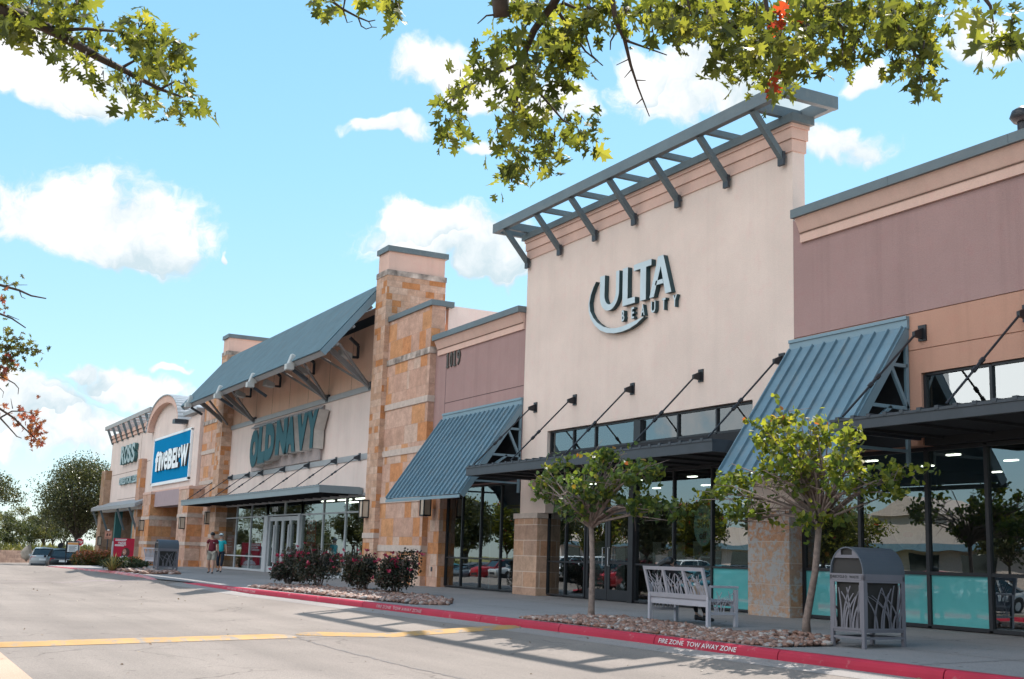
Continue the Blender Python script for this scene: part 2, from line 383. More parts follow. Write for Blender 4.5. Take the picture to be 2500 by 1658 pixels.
M['darkgrey'] = mat('dark canopy metal', (.04, .045, .055), .45, var=.12)
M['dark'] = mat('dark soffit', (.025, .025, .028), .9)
M['alu'] = mat('aluminium frame', (.42, .43, .45), .4, var=.05)
M['glass'] = glassmat('storefront glass')
M['white'] = mat('white paint', (.8, .8, .8), .5, var=.03)
PAL = [(.20, (.55, .345, .265)), (.16, (.57, .37, .29)), (.17, (.56, .25, .115)), (.12, (.58, .41, .33)), (.12, (.51, .31, .235)), (.13, (.56, .28, .14)), (.10, (.52, .32, .24))]
M['stone'] = stone('ashlar stone', 1.25, .70, PAL)
M['stonewall'] = stone('coursed limestone', .8, .27, [(.3, (.54, .345, .25)), (.2, (.58, .40, .31)), (.2, (.50, .31, .215)), (.15, (.55, .36, .27)), (.15, (.50, .22, .095))], seed=3)
M['stonebig'] = stone('rough limestone', 1.9, .47, [(.35, (.50, .30, .20)), (.2, (.48, .26, .16)), (.25, (.50, .33, .24)), (.2, (.42, .27, .20))], ms=.03, mortar=(.62, .50, .42), seed=7)
M['stonerow'] = stone('narrow pier stone', .55, .40, PAL, seed=11)
M['band'] = mat('pale stone band', (.50, .40, .345), .85, var=.14, scale=5)
def metal(name, col, sc=(3, 3, .35)):
    m = mat(name, col, .45, 0, var=.12, scale=1.4, spec=.55, fine=.05, fscale=30); n, l = nt(m); b = bsdf(m); src = b.inputs['Base Color'].links[0].from_socket
    g = n.new('ShaderNodeNewGeometry'); mp = n.new('ShaderNodeMapping'); mp.inputs['Scale'].default_value = sc; l.new(g.outputs['Position'], mp.inputs[0])
    st = noise(n, l, mp.outputs[0], 1.6, 7, .72); c = mixc(n, l, ramp(n, l, st, [(.52, (0,)*3), (.74, (.55,)*3)]), src, (.20, .205, .20)); l.new(c, b.inputs['Base Color'])
    l.new(ramp(n, l, st, [(.3, (.38,)*3), (.7, (.62,)*3)]), b.inputs['Roughness']); return m
M['roofmetal'] = metal('standing seam metal', (.115, .195, .25)); M['bluemetal'] = metal('blue grey metal', (.11, .137, .15), (.6, 3, 3)); M['steelroof'] = metal('corrugated metal', (.085, .165, .205), (1.5, .5, .5))
# teal frosted film, interior, lamps
M['film'] = mat('teal window film', (.11, .39, .39), .03, var=.04, spec=1.0)
M['interior'] = mat('shop interior', (.11, .10, .095), .9, var=.2, scale=.7)
M['ceil'] = mat('shop ceiling', (.12, .11, .10), .9)
M['lamp'] = emis('strip lamp', (1, .90, .74), 5)
M['lampglass'] = mat('lantern glass', (.52, .42, .33), .5, var=.08, scale=8)
M['stonelich'] = stone('lichen stained limestone', 1.9, .47, [(.35, (.44, .27, .18)), (.2, (.42, .23, .14)), (.25, (.45, .30, .22)), (.2, (.38, .24, .18))], ms=.025, mortar=(.5, .4, .34), seed=9)
_n, _l = nt(M['stonelich']); _b = bsdf(M['stonelich']); _src = _b.inputs['Base Color'].links[0].from_socket
_g = _n.new('ShaderNodeNewGeometry'); _f = noise(_n, _l, _g.outputs['Position'], 9, 8, .75); _f2 = noise(_n, _l, _g.outputs['Position'], 2.2, 3)
_k = ramp(_n, _l, maths(_n, _l, 'ADD', _f, maths(_n, _l, 'MULTIPLY', _f2, .5)), [(.72, (0, 0, 0)), (.82, (1, 1, 1))]); _l.new(mixc(_n, _l, _k, _src, (.36, .34, .33)), _b.inputs['Base Color'])
M['bandstain'] = mat('stained stone band', (.36, .29, .25), .85, var=.75, scale=2.2)
M['stonedark'] = stone('corner stone', 1.0, .6, [(.4, (.36, .24, .17)), (.3, (.42, .28, .20)), (.3, (.33, .2, .12))], seed=21)
M['strut'] = mat('taupe steel', (.20, .19, .19), .5, var=.08)
M['trimblue'] = mat('blue grey fascia', (.20, .24, .26), .45, var=.06)
M['taupebeam'] = mat('lavender stucco beam', (.36, .27, .28), .9, var=.04)
M['stuccolav'] = mat('entry wall', (.42, .34, .34), .9, var=.04)
M['signwhite'] = mat('white sign letter', (.85, .85, .86), .4, var=.02)
M['trellistan'] = mat('tan trellis', (.34, .31, .30), .5, var=.06)
M['revealdark'] = mat('taupe joint', (.10, .06, .06), .9)
# ---------------------------------------------------------------- ground
def lerp(x, xs, ys): return float(np.interp(x, xs, ys))
YC = [(-80, 9.6), (-71, 9.05), (-66.5, 9.9), (-60.8, 10.75), (-53, 10.6), (-47.8, 9.97), (-45, 10.35), (-41, 10.75), (-35, 11.2), (-29.3, 11.55), (-20.9, 12.0), (-15.9, 12.18), (-10.3, 12.4), (8, 12.7)]
YX = [p[0] for p in YC]; YY = [p[1] for p in YC]
def yc(x): return lerp(x, YX, YY)
def zroad(x, y=5.):
    b = lerp(x, [-400, -118, -112, -92, -72, -65, -52, -42, 40], [-.7, -.78, -.9, -.98, -.19, -.64, -.66, -.54, -.52])
    c = lerp(x, [-92, -72, -60, -48, -45, -38, 40], [-.98, -.19, -.24, -.185, -.185, -.29, -.31])
    if x < -72: return b
    t = min(1, max(0, (yc(x)-y)/2.6)); return c+(b-c)*t
def onRoad(px, py):
    z = -.5
    for _ in range(25): p = onZ(px, py, z); z = .5*z+.5*zroad(p[0], p[1])
    return onZ(px, py, z)
def zwalk(x, y):
    c = yc(x); return -.15*min(1.05, max(0, (18.4-y)/(18.4-c)))-.004*max(0, -72-x)
def grid(mb, xs, ys, zf, y_of=None):
    V = []; nx, ny = len(xs), len(ys)
    for x in xs:
        for y in ys:
            yy = y_of(x, y) if y_of else y; V.append((x, yy, zf(x, yy)))
    mb.add(V, [(i*ny+j, (i+1)*ny+j, (i+1)*ny+j+1, i*ny+j+1) for i in range(nx-1) for j in range(ny-1)]); return mb
def asphalt(name, col, var=.1, oil=.2):
    m = newmat(name); n, l = nt(m); b = bsdf(m); b.inputs['Roughness'].default_value = .85; b.inputs['Specular IOR Level'].default_value = .25
    g = n.new('ShaderNodeNewGeometry'); P = g.outputs['Position']
    c = ramp(n, l, noise(n, l, P, .35, 6, .6), [(.25, mul(col, 1-var)), (.75, mul(col, 1+var))])
    # speckled aggregate and long tyre-worn streaks along the lane
    sp = noise(n, l, P, 55, 3, .8); c = mixc(n, l, 1, c, ramp(n, l, sp, [(.25, (.48, .48, .48)), (.5, (1, 1, 1)), (.8, (1.42, 1.40, 1.38))]), 'MULTIPLY')
    mp = n.new('ShaderNodeMapping'); mp.inputs['Scale'].default_value = (.05, .8, 1); l.new(P, mp.inputs[0])
    st = noise(n, l, mp.outputs[0], 1, 4, .6); c = mixc(n, l, 1, c, ramp(n, l, st, [(.3, (1-oil,)*3), (.6, (1.05,)*3)]), 'MULTIPLY')
    bigp = noise(n, l, P, .12, 3, .5); c = mixc(n, l, 1, c, ramp(n, l, bigp, [(.35, (.90, .89, .89)), (.6, (1.04,)*3)]), 'MULTIPLY')
    vo = n.new('ShaderNodeTexVoronoi'); vo.feature = 'DISTANCE_TO_EDGE'; vo.inputs['Scale'].default_value = .32; wv = n.new('ShaderNodeVectorMath'); l.new(P, wv.inputs[0]); nn_ = n.new('ShaderNodeTexNoise'); nn_.inputs['Scale'].default_value = 1.1; nn_.inputs['Detail'].default_value = 6; l.new(P, nn_.inputs['Vector']); l.new(nn_.outputs['Color'], wv.inputs[1]); l.new(wv.outputs[0], vo.inputs['Vector'])
    crk = ramp(n, l, vo.outputs['Distance'], [(0, (.50, .48, .47)), (.012, (1, 1, 1))]); lim = ramp(n, l, noise(n, l, P, .22, 2), [(.5, (0,)*3), (.62, (1,)*3)]); c = mixc(n, l, lim, c, mixc(n, l, 1, c, crk, 'MULTIPLY'))
    # scattered dark spots
    s2 = noise(n, l, P, 4.5, 2, .5); c = mixc(n, l, 1, c, ramp(n, l, s2, [(.24, (.55, .53, .53)), (.31, (1, 1, 1))]), 'MULTIPLY')
    l.new(c, b.inputs['Base Color']); bump(n, l, m, sp, .35, .006); return m
M['road'] = asphalt('worn asphalt', (.212, .178, .158), .13, .15)
M['concrete'] = asphalt('sidewalk concrete', (.235, .22, .22), .1, .05)
M['gutter'] = asphalt('gutter concrete', (.25, .225, .215), .1, .05)
M['tanconc'] = asphalt('tan concrete', (.40, .28, .21), .08, .05)
M['earth'] = mat('dry grass and earth', (.16, .14, .06), .95, var=.35, scale=.6, fine=.3, fscale=8)
xs = list(np.arange(-400, -120, 20))+list(np.arange(-120, 42, 1.0))
struct('ground', grid(MB(), [-900, -600, -400, -250, -140, -90, -40, 0, 60, 150, 400, 900], [-900, -500, -200, -80, -20, 0, 20, 80, 200, 500, 1500], lambda x, y: -1.25), M['earth'])
struct('road', grid(MB(), xs, [-70, -40, -20, -8, -2, 1, 3, 5, 6.5, 7.5]+list(np.arange(8, 13.3, .4))+[16, 22, 40], zroad), M['road'], True)
# sidewalk in front of the stores, with scored joints as a thin sheet
xs = [x for x in np.arange(-72.5, 14.1, .5)]
struct('sidewalk', grid(MB(), xs, [0, .15, .4, .7, 1.0, 1.02, 1.6], lambda x, y: zwalk(x, y), lambda x, t: yc(x)+.14+(18.5-yc(x)-.14)*t), M['concrete'], True)
mb = MB(); grid(mb, list(np.arange(-125, -72.4, 2.5)), [0, .3, .6, 1, 1.6], lambda x, y: max(zroad(x, y)+.12, -.16-.0035*max(0, -72-x)), lambda x, t: lerp(x, [-125, -104, -80, -74, -72.5], [15.2, 14.6, 13.4, 11.4, 9.35])+t*8)
struct('plaza', mb, M['concrete'], True)
# gutter pan
def strip(mb, pts, w0, w1, zf, off=.004):
    V = []
    for x in pts: V += [(x, yc(x)-w0, zf(x, yc(x)-w0)+off), (x, yc(x)-w1, zf(x, yc(x)-w1)+off)]
    mb.add(V, [(2*i, 2*i+1, 2*i+3, 2*i+2) for i in range(len(pts)-1)]); return mb
struct('gutter', strip(MB(), list(np.arange(-45, 10, .5)), .0, .55, zroad), M['gutter'])
mb = MB()
for yj in (.32, .66):
    V = []
    for x in np.arange(-40, 10, 1.): 
        y = yc(x)+(18.4-yc(x))*yj; V += [(x, y, zwalk(x, y)+.004), (x, y+.02, zwalk(x, y+.02)+.004)]
    mb.add(V, [(2*i, 2*i+1, 2*i+3, 2*i+2) for i in range(len(V)//2-1)])
for x in np.arange(-39.5, 8, 3.05):
    V = []
    for t in np.linspace(.03, 1, 8):
        y = yc(x)+(18.4-yc(x))*t; V += [(x, y, zwalk(x, y)+.004), (x+.025, y, zwalk(x, y)+.004)]
    mb.add(V, [(2*i, 2*i+1, 2*i+3, 2*i+2) for i in range(len(V)//2-1)])
M['joint'] = mat('joint', (.12, .11, .11), .9)
struct('sidewalk_joints', mb, M['joint'])
# painted kerbs
def curbmat(name, col, worn, lo, hi):
    m = newmat(name); n, l = nt(m); b = bsdf(m); b.inputs['Roughness'].default_value = .6; b.inputs['Specular IOR Level'].default_value = .3
    g = n.new('ShaderNodeNewGeometry'); P = g.outputs['Position']
    f = noise(n, l, P, 3.2, 9, .72); k = ramp(n, l, f, [(lo, (1, 1, 1)), (hi, (0, 0, 0))])
    f2 = noise(n, l, P, 1.1, 5); c = ramp(n, l, f2, [(.3, mul(col, .85)), (.7, mul(col, 1.12))])
    c = mixc(n, l, k, c, worn); l.new(c, b.inputs['Base Color']); bump(n, l, m, f, .3, .01); return m
M['curb'] = curbmat('red kerb paint', (.38, .016, .042), (.40, .2, .2), .30, .40)
M['curbold'] = curbmat('faded red kerb paint', (.46, .10, .115), (.46, .30, .28), .36, .56)
def curb(name, x0, x1, m, seg=3.05, taper0=False, taper1=False):
    mb = MB(); x = x0
    while x < x1-.05:
        xe = min(x+seg-.02, x1); pts = np.linspace(x, xe, 5); prof = []
        for q in pts:
            t = 1.0
            if taper0: t = min(t, max(0.04, (q-x0)/1.3))
            if taper1: t = min(t, max(0.04, (x1-q)/1.3))
            y = yc(q); zr = zroad(q, y-.05)-.03; zt = -.15+.003; zt = zr+.03+(zt-zr-.03)*t; zt = max(zt, zr+.034)
            h = zt-zr
            prof.append([(q, y-.045, zr), (q, y-.03, zr+.55*h), (q, y-.012, zt-.03*t), (q, y+.02, zt-.004*t), (q, y+.05, zt), (q, y+.165, zt), (q, y+.165, zr)])
        V = [p for r in prof for p in r]; k = 7
        F = [(i*k+j, (i+1)*k+j, (i+1)*k+j+1, i*k+j+1) for i in range(4) for j in range(k-1)]+[tuple(range(k)), tuple(range(4*k+k-1, 4*k-1, -1))]
        mb.add(V, F); x += seg
    return struct(name, mb, m)
c1 = curb('curb', -45, 8, M['curb'], taper0=True)
c2 = curb('curb', -71, -47.8, M['curbold'], taper0=True, taper1=True)
def curbtext(xs, xe, txt='FIRE ZONE  TOW AWAY ZONE', h0=.30, h1=.80):
    mb = MB()
    def fn(u, v, d):
        y = yc(u); zr = zroad(u, y-.05); zt = -.15; z = zr+(zt-zr)*v
        return (u, y-.045+.018*v-.008, z)
    letters(mb, txt, fn, xs, xe, h0, h1, 0, 0, bold=.008, shear=.18)
    return mb
M['paintwhite'] = mat('white stencil paint', (.62, .6, .6), .6, var=.15, scale=9)
M['paintfaint'] = mat('worn stencil paint', (.50, .30, .32), .6, var=.2, scale=6)
o = tag(part('curb_lettering', curbtext(-17.42, -15.42), M['paintwhite'], None, fix=False), kind='structure')
o = tag(part('curb_lettering', curbtext(-28.9, -26.4), M['paintfaint'], None, fix=False), kind='structure')
o = tag(part('curb_lettering', curbtext(-40.2, -37.6), M['paintfaint'], None, fix=False), kind='structure')
# speed hump: two painted lengths
def hump(p, q, w=.62, h=.055):
    p, q = np.array(p), np.array(q); d = (q-p)/np.linalg.norm(q-p); s = np.array([-d[1], d[0]]); L = np.linalg.norm(q-p); mb = MB(); V = []; k = 9
    ts = [0, .08, .25, .5]+list(np.linspace(.9, L-.9, 12))+[L-.5, L-.25, L-.08, L]
    for t in ts:
        e = min(t, L-t); e = min(1, e/.5); e = math.sqrt(max(0, 1-(1-e)**2)); wd = w*(.35+.65*e)
        for j in range(k):
            a = -1+2*j/(k-1); xy = p+d*t+s*a*wd/2; V.append((*xy, zroad(*xy)+.006+h*max(.05, e)*(1-a*a)**.7))
    mb.add(V, [(i*k+j, (i+1)*k+j, (i+1)*k+j+1, i*k+j+1) for i in range(len(ts)-1) for j in range(k-1)]); return mb
M['yellow'] = curbmat('yellow hump paint', (.40, .225, .075), (.23, .19, .16), .40, .50)
B = lambda px, py, z=0: onRoad(px, py)[:2]
a0 = B(-60, 1579.5); a1 = B(716, 1555); b0 = B(722, 1549.5); b1 = B(1268, 1531, -.36)
for (p, q, lab) in ((a0, a1, 'long yellow painted speed hump running out of the left edge of the photo'), (b0, b1, 'short yellow painted speed hump ending beside the red kerb')):
    o = part('speed_hump', hump(p, q), M['yellow'], None, True); tag(o, lab, 'speed hump', 'yellow speed humps across the lane')
# tar joints in the asphalt
def crack(pts, w=.03):
    mb = MB(); V = []; P = []
    for i in range(len(pts)-1):
        for t in np.linspace(0, 1, 24, endpoint=False): P.append(np.array(pts[i])*(1-t)+np.array(pts[i+1])*t)
    for i, p in enumerate(P):
        d = P[min(i+1, len(P)-1)]-P[max(i-1, 0)]; d /= np.linalg.norm(d)+1e-9; s = np.array([-d[1], d[0]]); ww = w*rng.uniform(.3, 1.4); jit = s*rng.uniform(-.03, .03)
        for a in (-1, 1):
            q = p+jit+s*a*ww/2; V.append((*q, zroad(*q)+.004))
    mb.add(V, [(2*i, 2*i+1, 2*i+3, 2*i+2) for i in range(len(P)-1)]); return mb
M['crack'] = mat('tar joint', (.14, .12, .115), .8, var=.3, scale=9)
struct('road_joint', crack([B(722, 1556, -.41), B(800, 1580, -.42), B(1000, 1630, -.42), B(1160, 1664, -.42)], .05), M['crack'])
struct('road_joint', crack([B(0, 1421, -.25), B(120, 1420, -.25), B(250, 1417, -.25), B(372, 1415, -.22)], .35), mat('patch', (.24, .19, .19), .9))
# far lane edge: tan concrete gutter, opposite kerb, planted island and the parking lot the windows mirror
E1 = onZ(-20, 1572, -.52); E2 = onZ(83, 1660, -.52); ye = (E1[1]+E2[1])/2
mb = MB(); grid(mb, list(np.arange(-60, 20, 1.)), [ye-.9, ye], lambda x, y: zroad(x, y)+.005); struct('far_gutter', mb, M['tanconc'])
V = MB()
for x0 in np.arange(-60, 20, 3.05):
    z0, z1 = zroad(x0), zroad(x0+3.03)
    V.add([(x0, ye-.9, z0), (x0+3.03, ye-.9, z1), (x0+3.03, ye-1.05, z1), (x0, ye-1.05, z0), (x0, ye-.93, z0+.16), (x0+3.03, ye-.93, z1+.16), (x0+3.03, ye-1.05, z1+.16), (x0, ye-1.05, z0+.16)], [(0,3,2,1),(4,5,6,7),(0,1,5,4),(1,2,6,5),(2,3,7,6),(3,0,4,7)])
struct('curb', V, M['curb'])
grid(mb := MB(), list(np.arange(-60, 20, 2.)), [ye-1.05, ye-1.8, ye-2.6, ye-3.4], lambda x, y: zroad(x)+.13+.05*math.sin(x*1.3+y)); struct('planting_strip', mb, mat('mulch', (.10, .075, .045), .95, var=.4, scale=3, fine=.4, fscale=20))
# fallen leaves: litter too fine to count
P = []
for i in range(130):
    x = -rng.uniform(8, 60)**1.0; y = rng.uniform(2.2, yc(x)-.1) if rng.random() < .75 else yc(x)-rng.uniform(.02, .35); P.append((x, y, zroad(x, y)+.012))
me = leafmesh('leaf_litter', *OVAL, P, .06, nrm_bias=(0, 0, 2.4), seed=5)
o = part('leaf_litter', me, leafmat('dry leaves', [(0, (.10, .05, .025)), (.5, (.22, .14, .08)), (1, (.5, .46, .4))], .7, .1), None); tag(o, kind='stuff', label='dry fallen leaves scattered over the lane and along the gutter', cat='leaf litter')
# ---------------------------------------------------------------- near stores
F, WY = 18.1, 18.4
def window(parent, xs, zs, y, mfr, mgl, name='window', w=.06, d=.12, tf=None, film=(), filmrows=(0,), label=None):
    """one glazed front: a frame mesh with a pane in every bay"""
    mb = MB(tf)
    for i, x in enumerate(xs): mb.box(x-w/2, x+w/2, y-d/2, y+d/2, zs[0], zs[-1])
    for i, z in enumerate(zs):
        for a, b in zip(xs[:-1], xs[1:]): mb.box(a+w/2, b-w/2, y-d/2+.006, y+d/2-.006, z-w/2*.8, z+w/2*.8)
    fr = part(name, mb, mfr, parent, label=label)
    for i, (a, b) in enumerate(zip(xs[:-1], xs[1:])):
        for j, (za, zb) in enumerate(zip(zs[:-1], zs[1:])):
            p = MB(tf); p.box(a+w/2, b-w/2, y-.012, y+.0, za+w/2*.8, zb-w/2*.8)
            part('pane', p, M['film'] if (i in film and j in filmrows) else mgl, fr)
    return fr
def room(parent, x0, x1, y0, y1, z1, tf=None, lights=True, wallmat='interior'):
    mb = MB(tf)
    mb.face([(x0, y0, .012), (x1, y0, .012), (x1, y1, .012), (x0, y1, .012)])
    mb.face([(x0, y1, 0), (x1, y1, 0), (x1, y1, z1), (x0, y1, z1)]); mb.face([(x0, y0, 0), (x0, y1, 0), (x0, y1, z1), (x0, y0, z1)]); mb.face([(x1, y1, 0), (x1, y0, 0), (x1, y0, z1), (x1, y1, z1)])
    part('interior', mb, M[wallmat], parent, fix=False)
    c = MB(tf); c.box(x0, x1, y0, y1, z1, z1+.2); part('ceiling', c, M['ceil'], parent)
def cornice(name, parent, x0, x1, yw, z, mats, ends=(True, True), ov=.0):
    """stepped cornice under a metal coping; z = top of coping"""
    mb = MB(); prof = [(0, -.74), (-.06, -.74), (-.06, -.52), (-.08, -.50), (-.22, -.2), (-.22, -.19), (0, -.19)]
    V = [(x, yw+a, z+b) for x in (x0, x1) for a, b in prof]; k = len(prof)
    mb.add(V, [(i, i+1, k+i+1, k+i) for i in range(k-1)]+[tuple(range(k)), tuple(range(2*k-1, k-1, -1))])
    c = part('cornice', mb, mats[0], parent)
    g = MB(); g.box(x0+.004, x1-.004, yw-.083, yw-.05, z-.535, z-.515); part('reveal', g, M['reveal'], c)
    q = MB(); step = 3.0; x = x0-.05
    while x < x1:
        xe = min(x+step-.006, x1+.05); q.box(x, xe, yw-.30, yw+.42, z-.2, z); x += step
    part('coping', q, mats[1], parent)
M['reveal'] = mat('shadow joint', (.17, .10, .075), .9)
M['glassdark'] = M['glass']
def tag_building(): pass

# ---- beauty store
ulta = thing('beauty_store', 'tall cream stucco store front with rooftop trellis and swooping letters', 'store', (-27.3, F, 0))
UL, UR = -33.72, -20.9
mb = MB()
mb.box(UL, UR, F, F+.36, 4.92, 11.25); mb.box(UL, -32.12, F, F+.36, 2.452, 4.92); mb.box(-22.36, UR, F, F+.36, 2.452, 4.92)
part('wall', mb, M['stucco'], ulta)
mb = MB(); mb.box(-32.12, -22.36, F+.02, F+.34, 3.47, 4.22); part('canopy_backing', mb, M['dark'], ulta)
# layered stucco head and coping
mb = MB(); mb.box(UL-.03, UR+.03, F-.035, F+.395, 10.6, 10.89); mb.box(UL-.06, UR+.06, F-.07, F+.43, 10.90, 11.16); mb.box(UL-.09, UR+.09, F-.10, F+.45, 11.165, 11.26); part('cornice', mb, M['peach'], ulta)
mb = MB(); x = UL-.2
while x < UR: mb.box(x, min(x+3.2, UR+.2), F-.16, F+.5, 11.262, 11.46); x += 3.206
part('coping', mb, M['bluemetal'], ulta)
for x0, x1, lab in ((-33.85, -32.37, None), (-22.4, -20.97, 'stone column with lichen stains')):
    mb = MB(); mb.box(x0, x1, F-.12, F+.42, -.1, 2.29); c = part('column', mb, M['stonebig'] if lab is None else M['stonelich'] if 'stonelich' in M else M['stonebig'], ulta, bevel=.015, label=lab)
    mb = MB(); mb.box(x0-.03, x1+.03, F-.15, F+.44, 2.292, 2.45); part('cap', mb, M['band'], c, bevel=.01)
XU = [-32.37, -31.3, -30.2]; XD = [-30.2, -29.02, -27.84]
window(ulta, XU, [.05, 1.02, 3.45], WY, M['black'], M['glass'])
window(ulta, [-27.62, -25.86, -24.25, -22.42], [.05, 1.02, 3.45], WY, M['black'], M['glass'], film=(2,))
mb = MB(); mb.box(-27.84, -27.62, WY-.12, WY+.12, .0, 3.45); part('jamb', mb, M['black'], ulta)
for a, b, hx in ((-30.17, -29.03, -29.16), (-29.01, -27.87, -28.88)):
    mb = MB(); s = .12
    mb.box(a, a+s, WY-.03, WY+.03, .02, 2.5); mb.box(b-s, b, WY-.03, WY+.03, .02, 2.5); mb.box(a+s, b-s, WY-.028, WY+.028, .02, .31); mb.box(a+s, b-s, WY-.028, WY+.028, 2.36, 2.5); mb.box(a+s, b-s, WY-.027, WY+.027, 1.0, 1.08)
    d = part('door', mb, M['black'], ulta)
    mb = MB(); mb.box(a+s, b-s, WY-.01, WY+.0, .31, 2.36); part('pane', mb, M['glass'], d)
    mb = MB(); mb.tube([(hx, WY-.04, .95), (hx, WY-.1, .95), (hx, WY-.1, 1.45), (hx, WY-.04, 1.45)], .015); part('handle', mb, M['alu'], d)
window(ulta, [-30.2, -29.02, -27.84], [2.55, 3.45], WY, M['black'], M['glass'], name='transom')
window(ulta, [-32.08, -30.74, -29.52, -27.30, -25.50, -23.88, -22.40], [4.26, 4.88], F+.16, M['black'], M['glass'], name='clerestory')
mb = MB(); mb.box(-27.46, -27.14, F+.05, F+.24, 4.29, 4.85); part('mullion', mb, M['black'], ulta)
room(ulta, UL+.1, UR-.1, WY+.15, 27, 3.46)
mb = MB()
for yy in (20.0, 22.4):
    for xx in np.arange(-32.5, -21.3, 2.6): mb.box(xx-.17, xx+.17, yy-.05, yy+.05, 3.43, 3.459)
part('ceiling_lamps', mb, M['lamp'], ulta)
mb = MB(); mb.box(UL+.05, UR-.05, F+.37, 40, 6.9, 7.3); mb.box(UL+.05, UR-.05, 27.2, 40, 0, 6.9); part('roof', mb, M['palestucco'], ulta)
mb = MB()
for i, x in enumerate(np.arange(-32, -21.8, 1.7)):
    for k in range(3): mb.box(x-.6, x+.6, 20.2+i % 3, 20.5+i % 3, .35+.45*k, .39+.45*k)
    mb.box(x-.62, x-.6, 20.2+i % 3, 20.5+i % 3, 0.02, 1.7); mb.box(x+.6, x+.62, 20.2+i % 3, 20.5+i % 3, .02, 1.7)
part('shelving', mb, M['white'], ulta)

# rooftop trellis: a frame of steel tube carried on raking struts
tr = thing('roof_trellis', 'blue grey steel trellis projecting from the top of the tall cream wall', 'trellis', (-27.1, 17.2, 11.5))
YB, ZB, ZT = 17.05, 11.47, 11.77
xl, xr = onY(1203.2, 550.4, YB)[0], onY(1908, 219, YB)[0]
mb = MB(); mb.box(xl, xr, YB, YB+.16, ZB, ZT); part('front_beam', mb, M['bluemetal'], tr)
mb = MB(); mb.box(xr-.14, xr, YB+.162, F+.62, ZB, ZT); mb.box(xr-1.25, xr-.142, F+.46, F+.60, ZB, ZT); part('end_beam', mb, M['bluemetal'], tr)
mb = MB(); mb.box(xl, xl+.14, YB+.162, F+.62, ZB, ZT); mb.box(xl+.142, xl+1.2, F+.46, F+.60, ZB, ZT); part('end_beam', mb, M['bluemetal'], tr)
for i in range(7):
    x = -33.58+2.07*i
    mb = MB(); h = .25 if i in (0, 6) else .15
    mb.box(x-.07, x+.07, YB+.162, F+.45, ZT-.04-h, ZT-.04); part('cross_beam', mb, M['bluemetal'], tr)
    mb = MB(); mb.bar((x, F-.06, 10.46), (x, YB+.10, ZB-.0), .14, .14); s = part('strut', mb, M['bluemetal'], tr)
    mb = MB(); mb.box(x-.1, x+.1, F-.145, F-.074, 10.30, 10.62); part('bracket', mb, M['darkgrey'], s)

# store sign: light faces on dark returns
def sign_letters(sign, specs, yf, yb, mface, mside, boldness=.0, name='letter', inset=.0, tf=None):
    for ch, x0, x1, z0, z1, b in specs:
        mb = MB(tf); letters(mb, ch, XZ, x0, x1, z0, z1, yf+.004, yb, bold=b); q = part(name, mb, mside, sign)
        mb = MB(tf); letters(mb, ch, XZ, x0+inset, x1-inset, z0+inset, z1-inset, yf-.004, yf+.0, bold=b); part('face', mb, mface, q)
M['signface'] = mat('brushed sign face', (.50, .57, .60), .4, var=.05, spec=.4)
M['signside'] = mat('dark teal return', (.022, .055, .065), .5, var=.1)
sg = thing('store_sign', 'pale metal ULTA BEAUTY letters with a swoosh on the tall cream wall', 'sign', (-27.6, F, 8.2))
g5 = lambda x, y: onY(1420+x/7.127, 610+y/7.127, 17.95)
def bx(xa, ya, xb, yb_): p, q = g5(xa, ya), g5(xb, yb_); return p[0], q[0], q[2], p[2]
yf, yb = 17.95, F-.01
def poly(mb, pts, d0, d1): mb.prism(pts, XZ, d0, d1)
def letter_poly(pieces, label=None):
    a, b = MB(), MB()
    for p in pieces: poly(a, p, yf+.003, yb); poly(b, p, yf-.004, yf+.003)
    q = part('letter', a, M['signside'], sg); part('face', b, M['signface'], q)
zt = 9.13; zb = 8.06
xU0, xU1 = g5(325, 500)[0], g5(700, 900)[0]; xU1 = g5(650, 380)[0]+.02
w = .25
# U with a round bowl
cx_ = (xU0+xU1)/2; rr = (xU1-xU0)/2; zc = zb+rr
arc = [(cx_+rr*math.cos(t), zc+rr*1.0*math.sin(t)) for t in np.linspace(math.pi, 2*math.pi, 17)]; ia = [(cx_+(rr-.2)*math.cos(t), zc+(rr-.16)*math.sin(t)) for t in np.linspace(2*math.pi, math.pi, 17)]
U = [(xU0, zt)]+arc+[(xU1, zt), (xU1-.16, zt)]+[(x if k > 8 else x+.04, z) for k, (x, z) in enumerate(ia)]+[(xU0+w, zt)]
a, b = MB(), MB()
Lq = [(xU0, zt), (xU0+w, zt)]; 
def ribbon(mbx, outer, inner, d0, d1):
    for i in range(len(outer)-1): mbx.prism([outer[i], outer[i+1], inner[i+1], inner[i]], XZ, d0, d1)
O_ = [(xU0, zt)]+arc+[(xU1, zt)]; I_ = [(xU0+w, zt)]+[((cx_+.04)+(rr-.2)*math.cos(t), zc+(rr-.17)*math.sin(t)) for t in np.linspace(math.pi, 2*math.pi, 17)]+[(xU1-.16, zt)]
for mbx, d0, d1 in ((a, yf+.003, yb), (b, yf-.004, yf+.003)): ribbon(mbx, O_, I_, d0, d1)
q = part('letter', a, M['signside'], sg); part('face', b, M['signface'], q)
xL0 = g5(720, 345)[0]; xL1 = g5(925, 890)[0]
letter_poly([[(xL0, zb), (xL1, zb), (xL1, zb+.17), (xL0+.25, zb+.17), (xL0+.25, zt), (xL0, zt)]])
xT0, xT1, xs_ = g5(910, 290)[0], g5(1215, 180)[0], g5(1020, 700)[0]
letter_poly([[(xT0, zt), (xT0, zt-.17), (xs_, zt-.17), (xs_, zb), (xs_+.27, zb), (xs_+.27, zt-.17), (xT1, zt-.17), (xT1, zt)]])
xA0, xA1 = g5(1180, 870)[0], g5(1560, 770)[0]; xm = (xA0+xA1)/2-.02
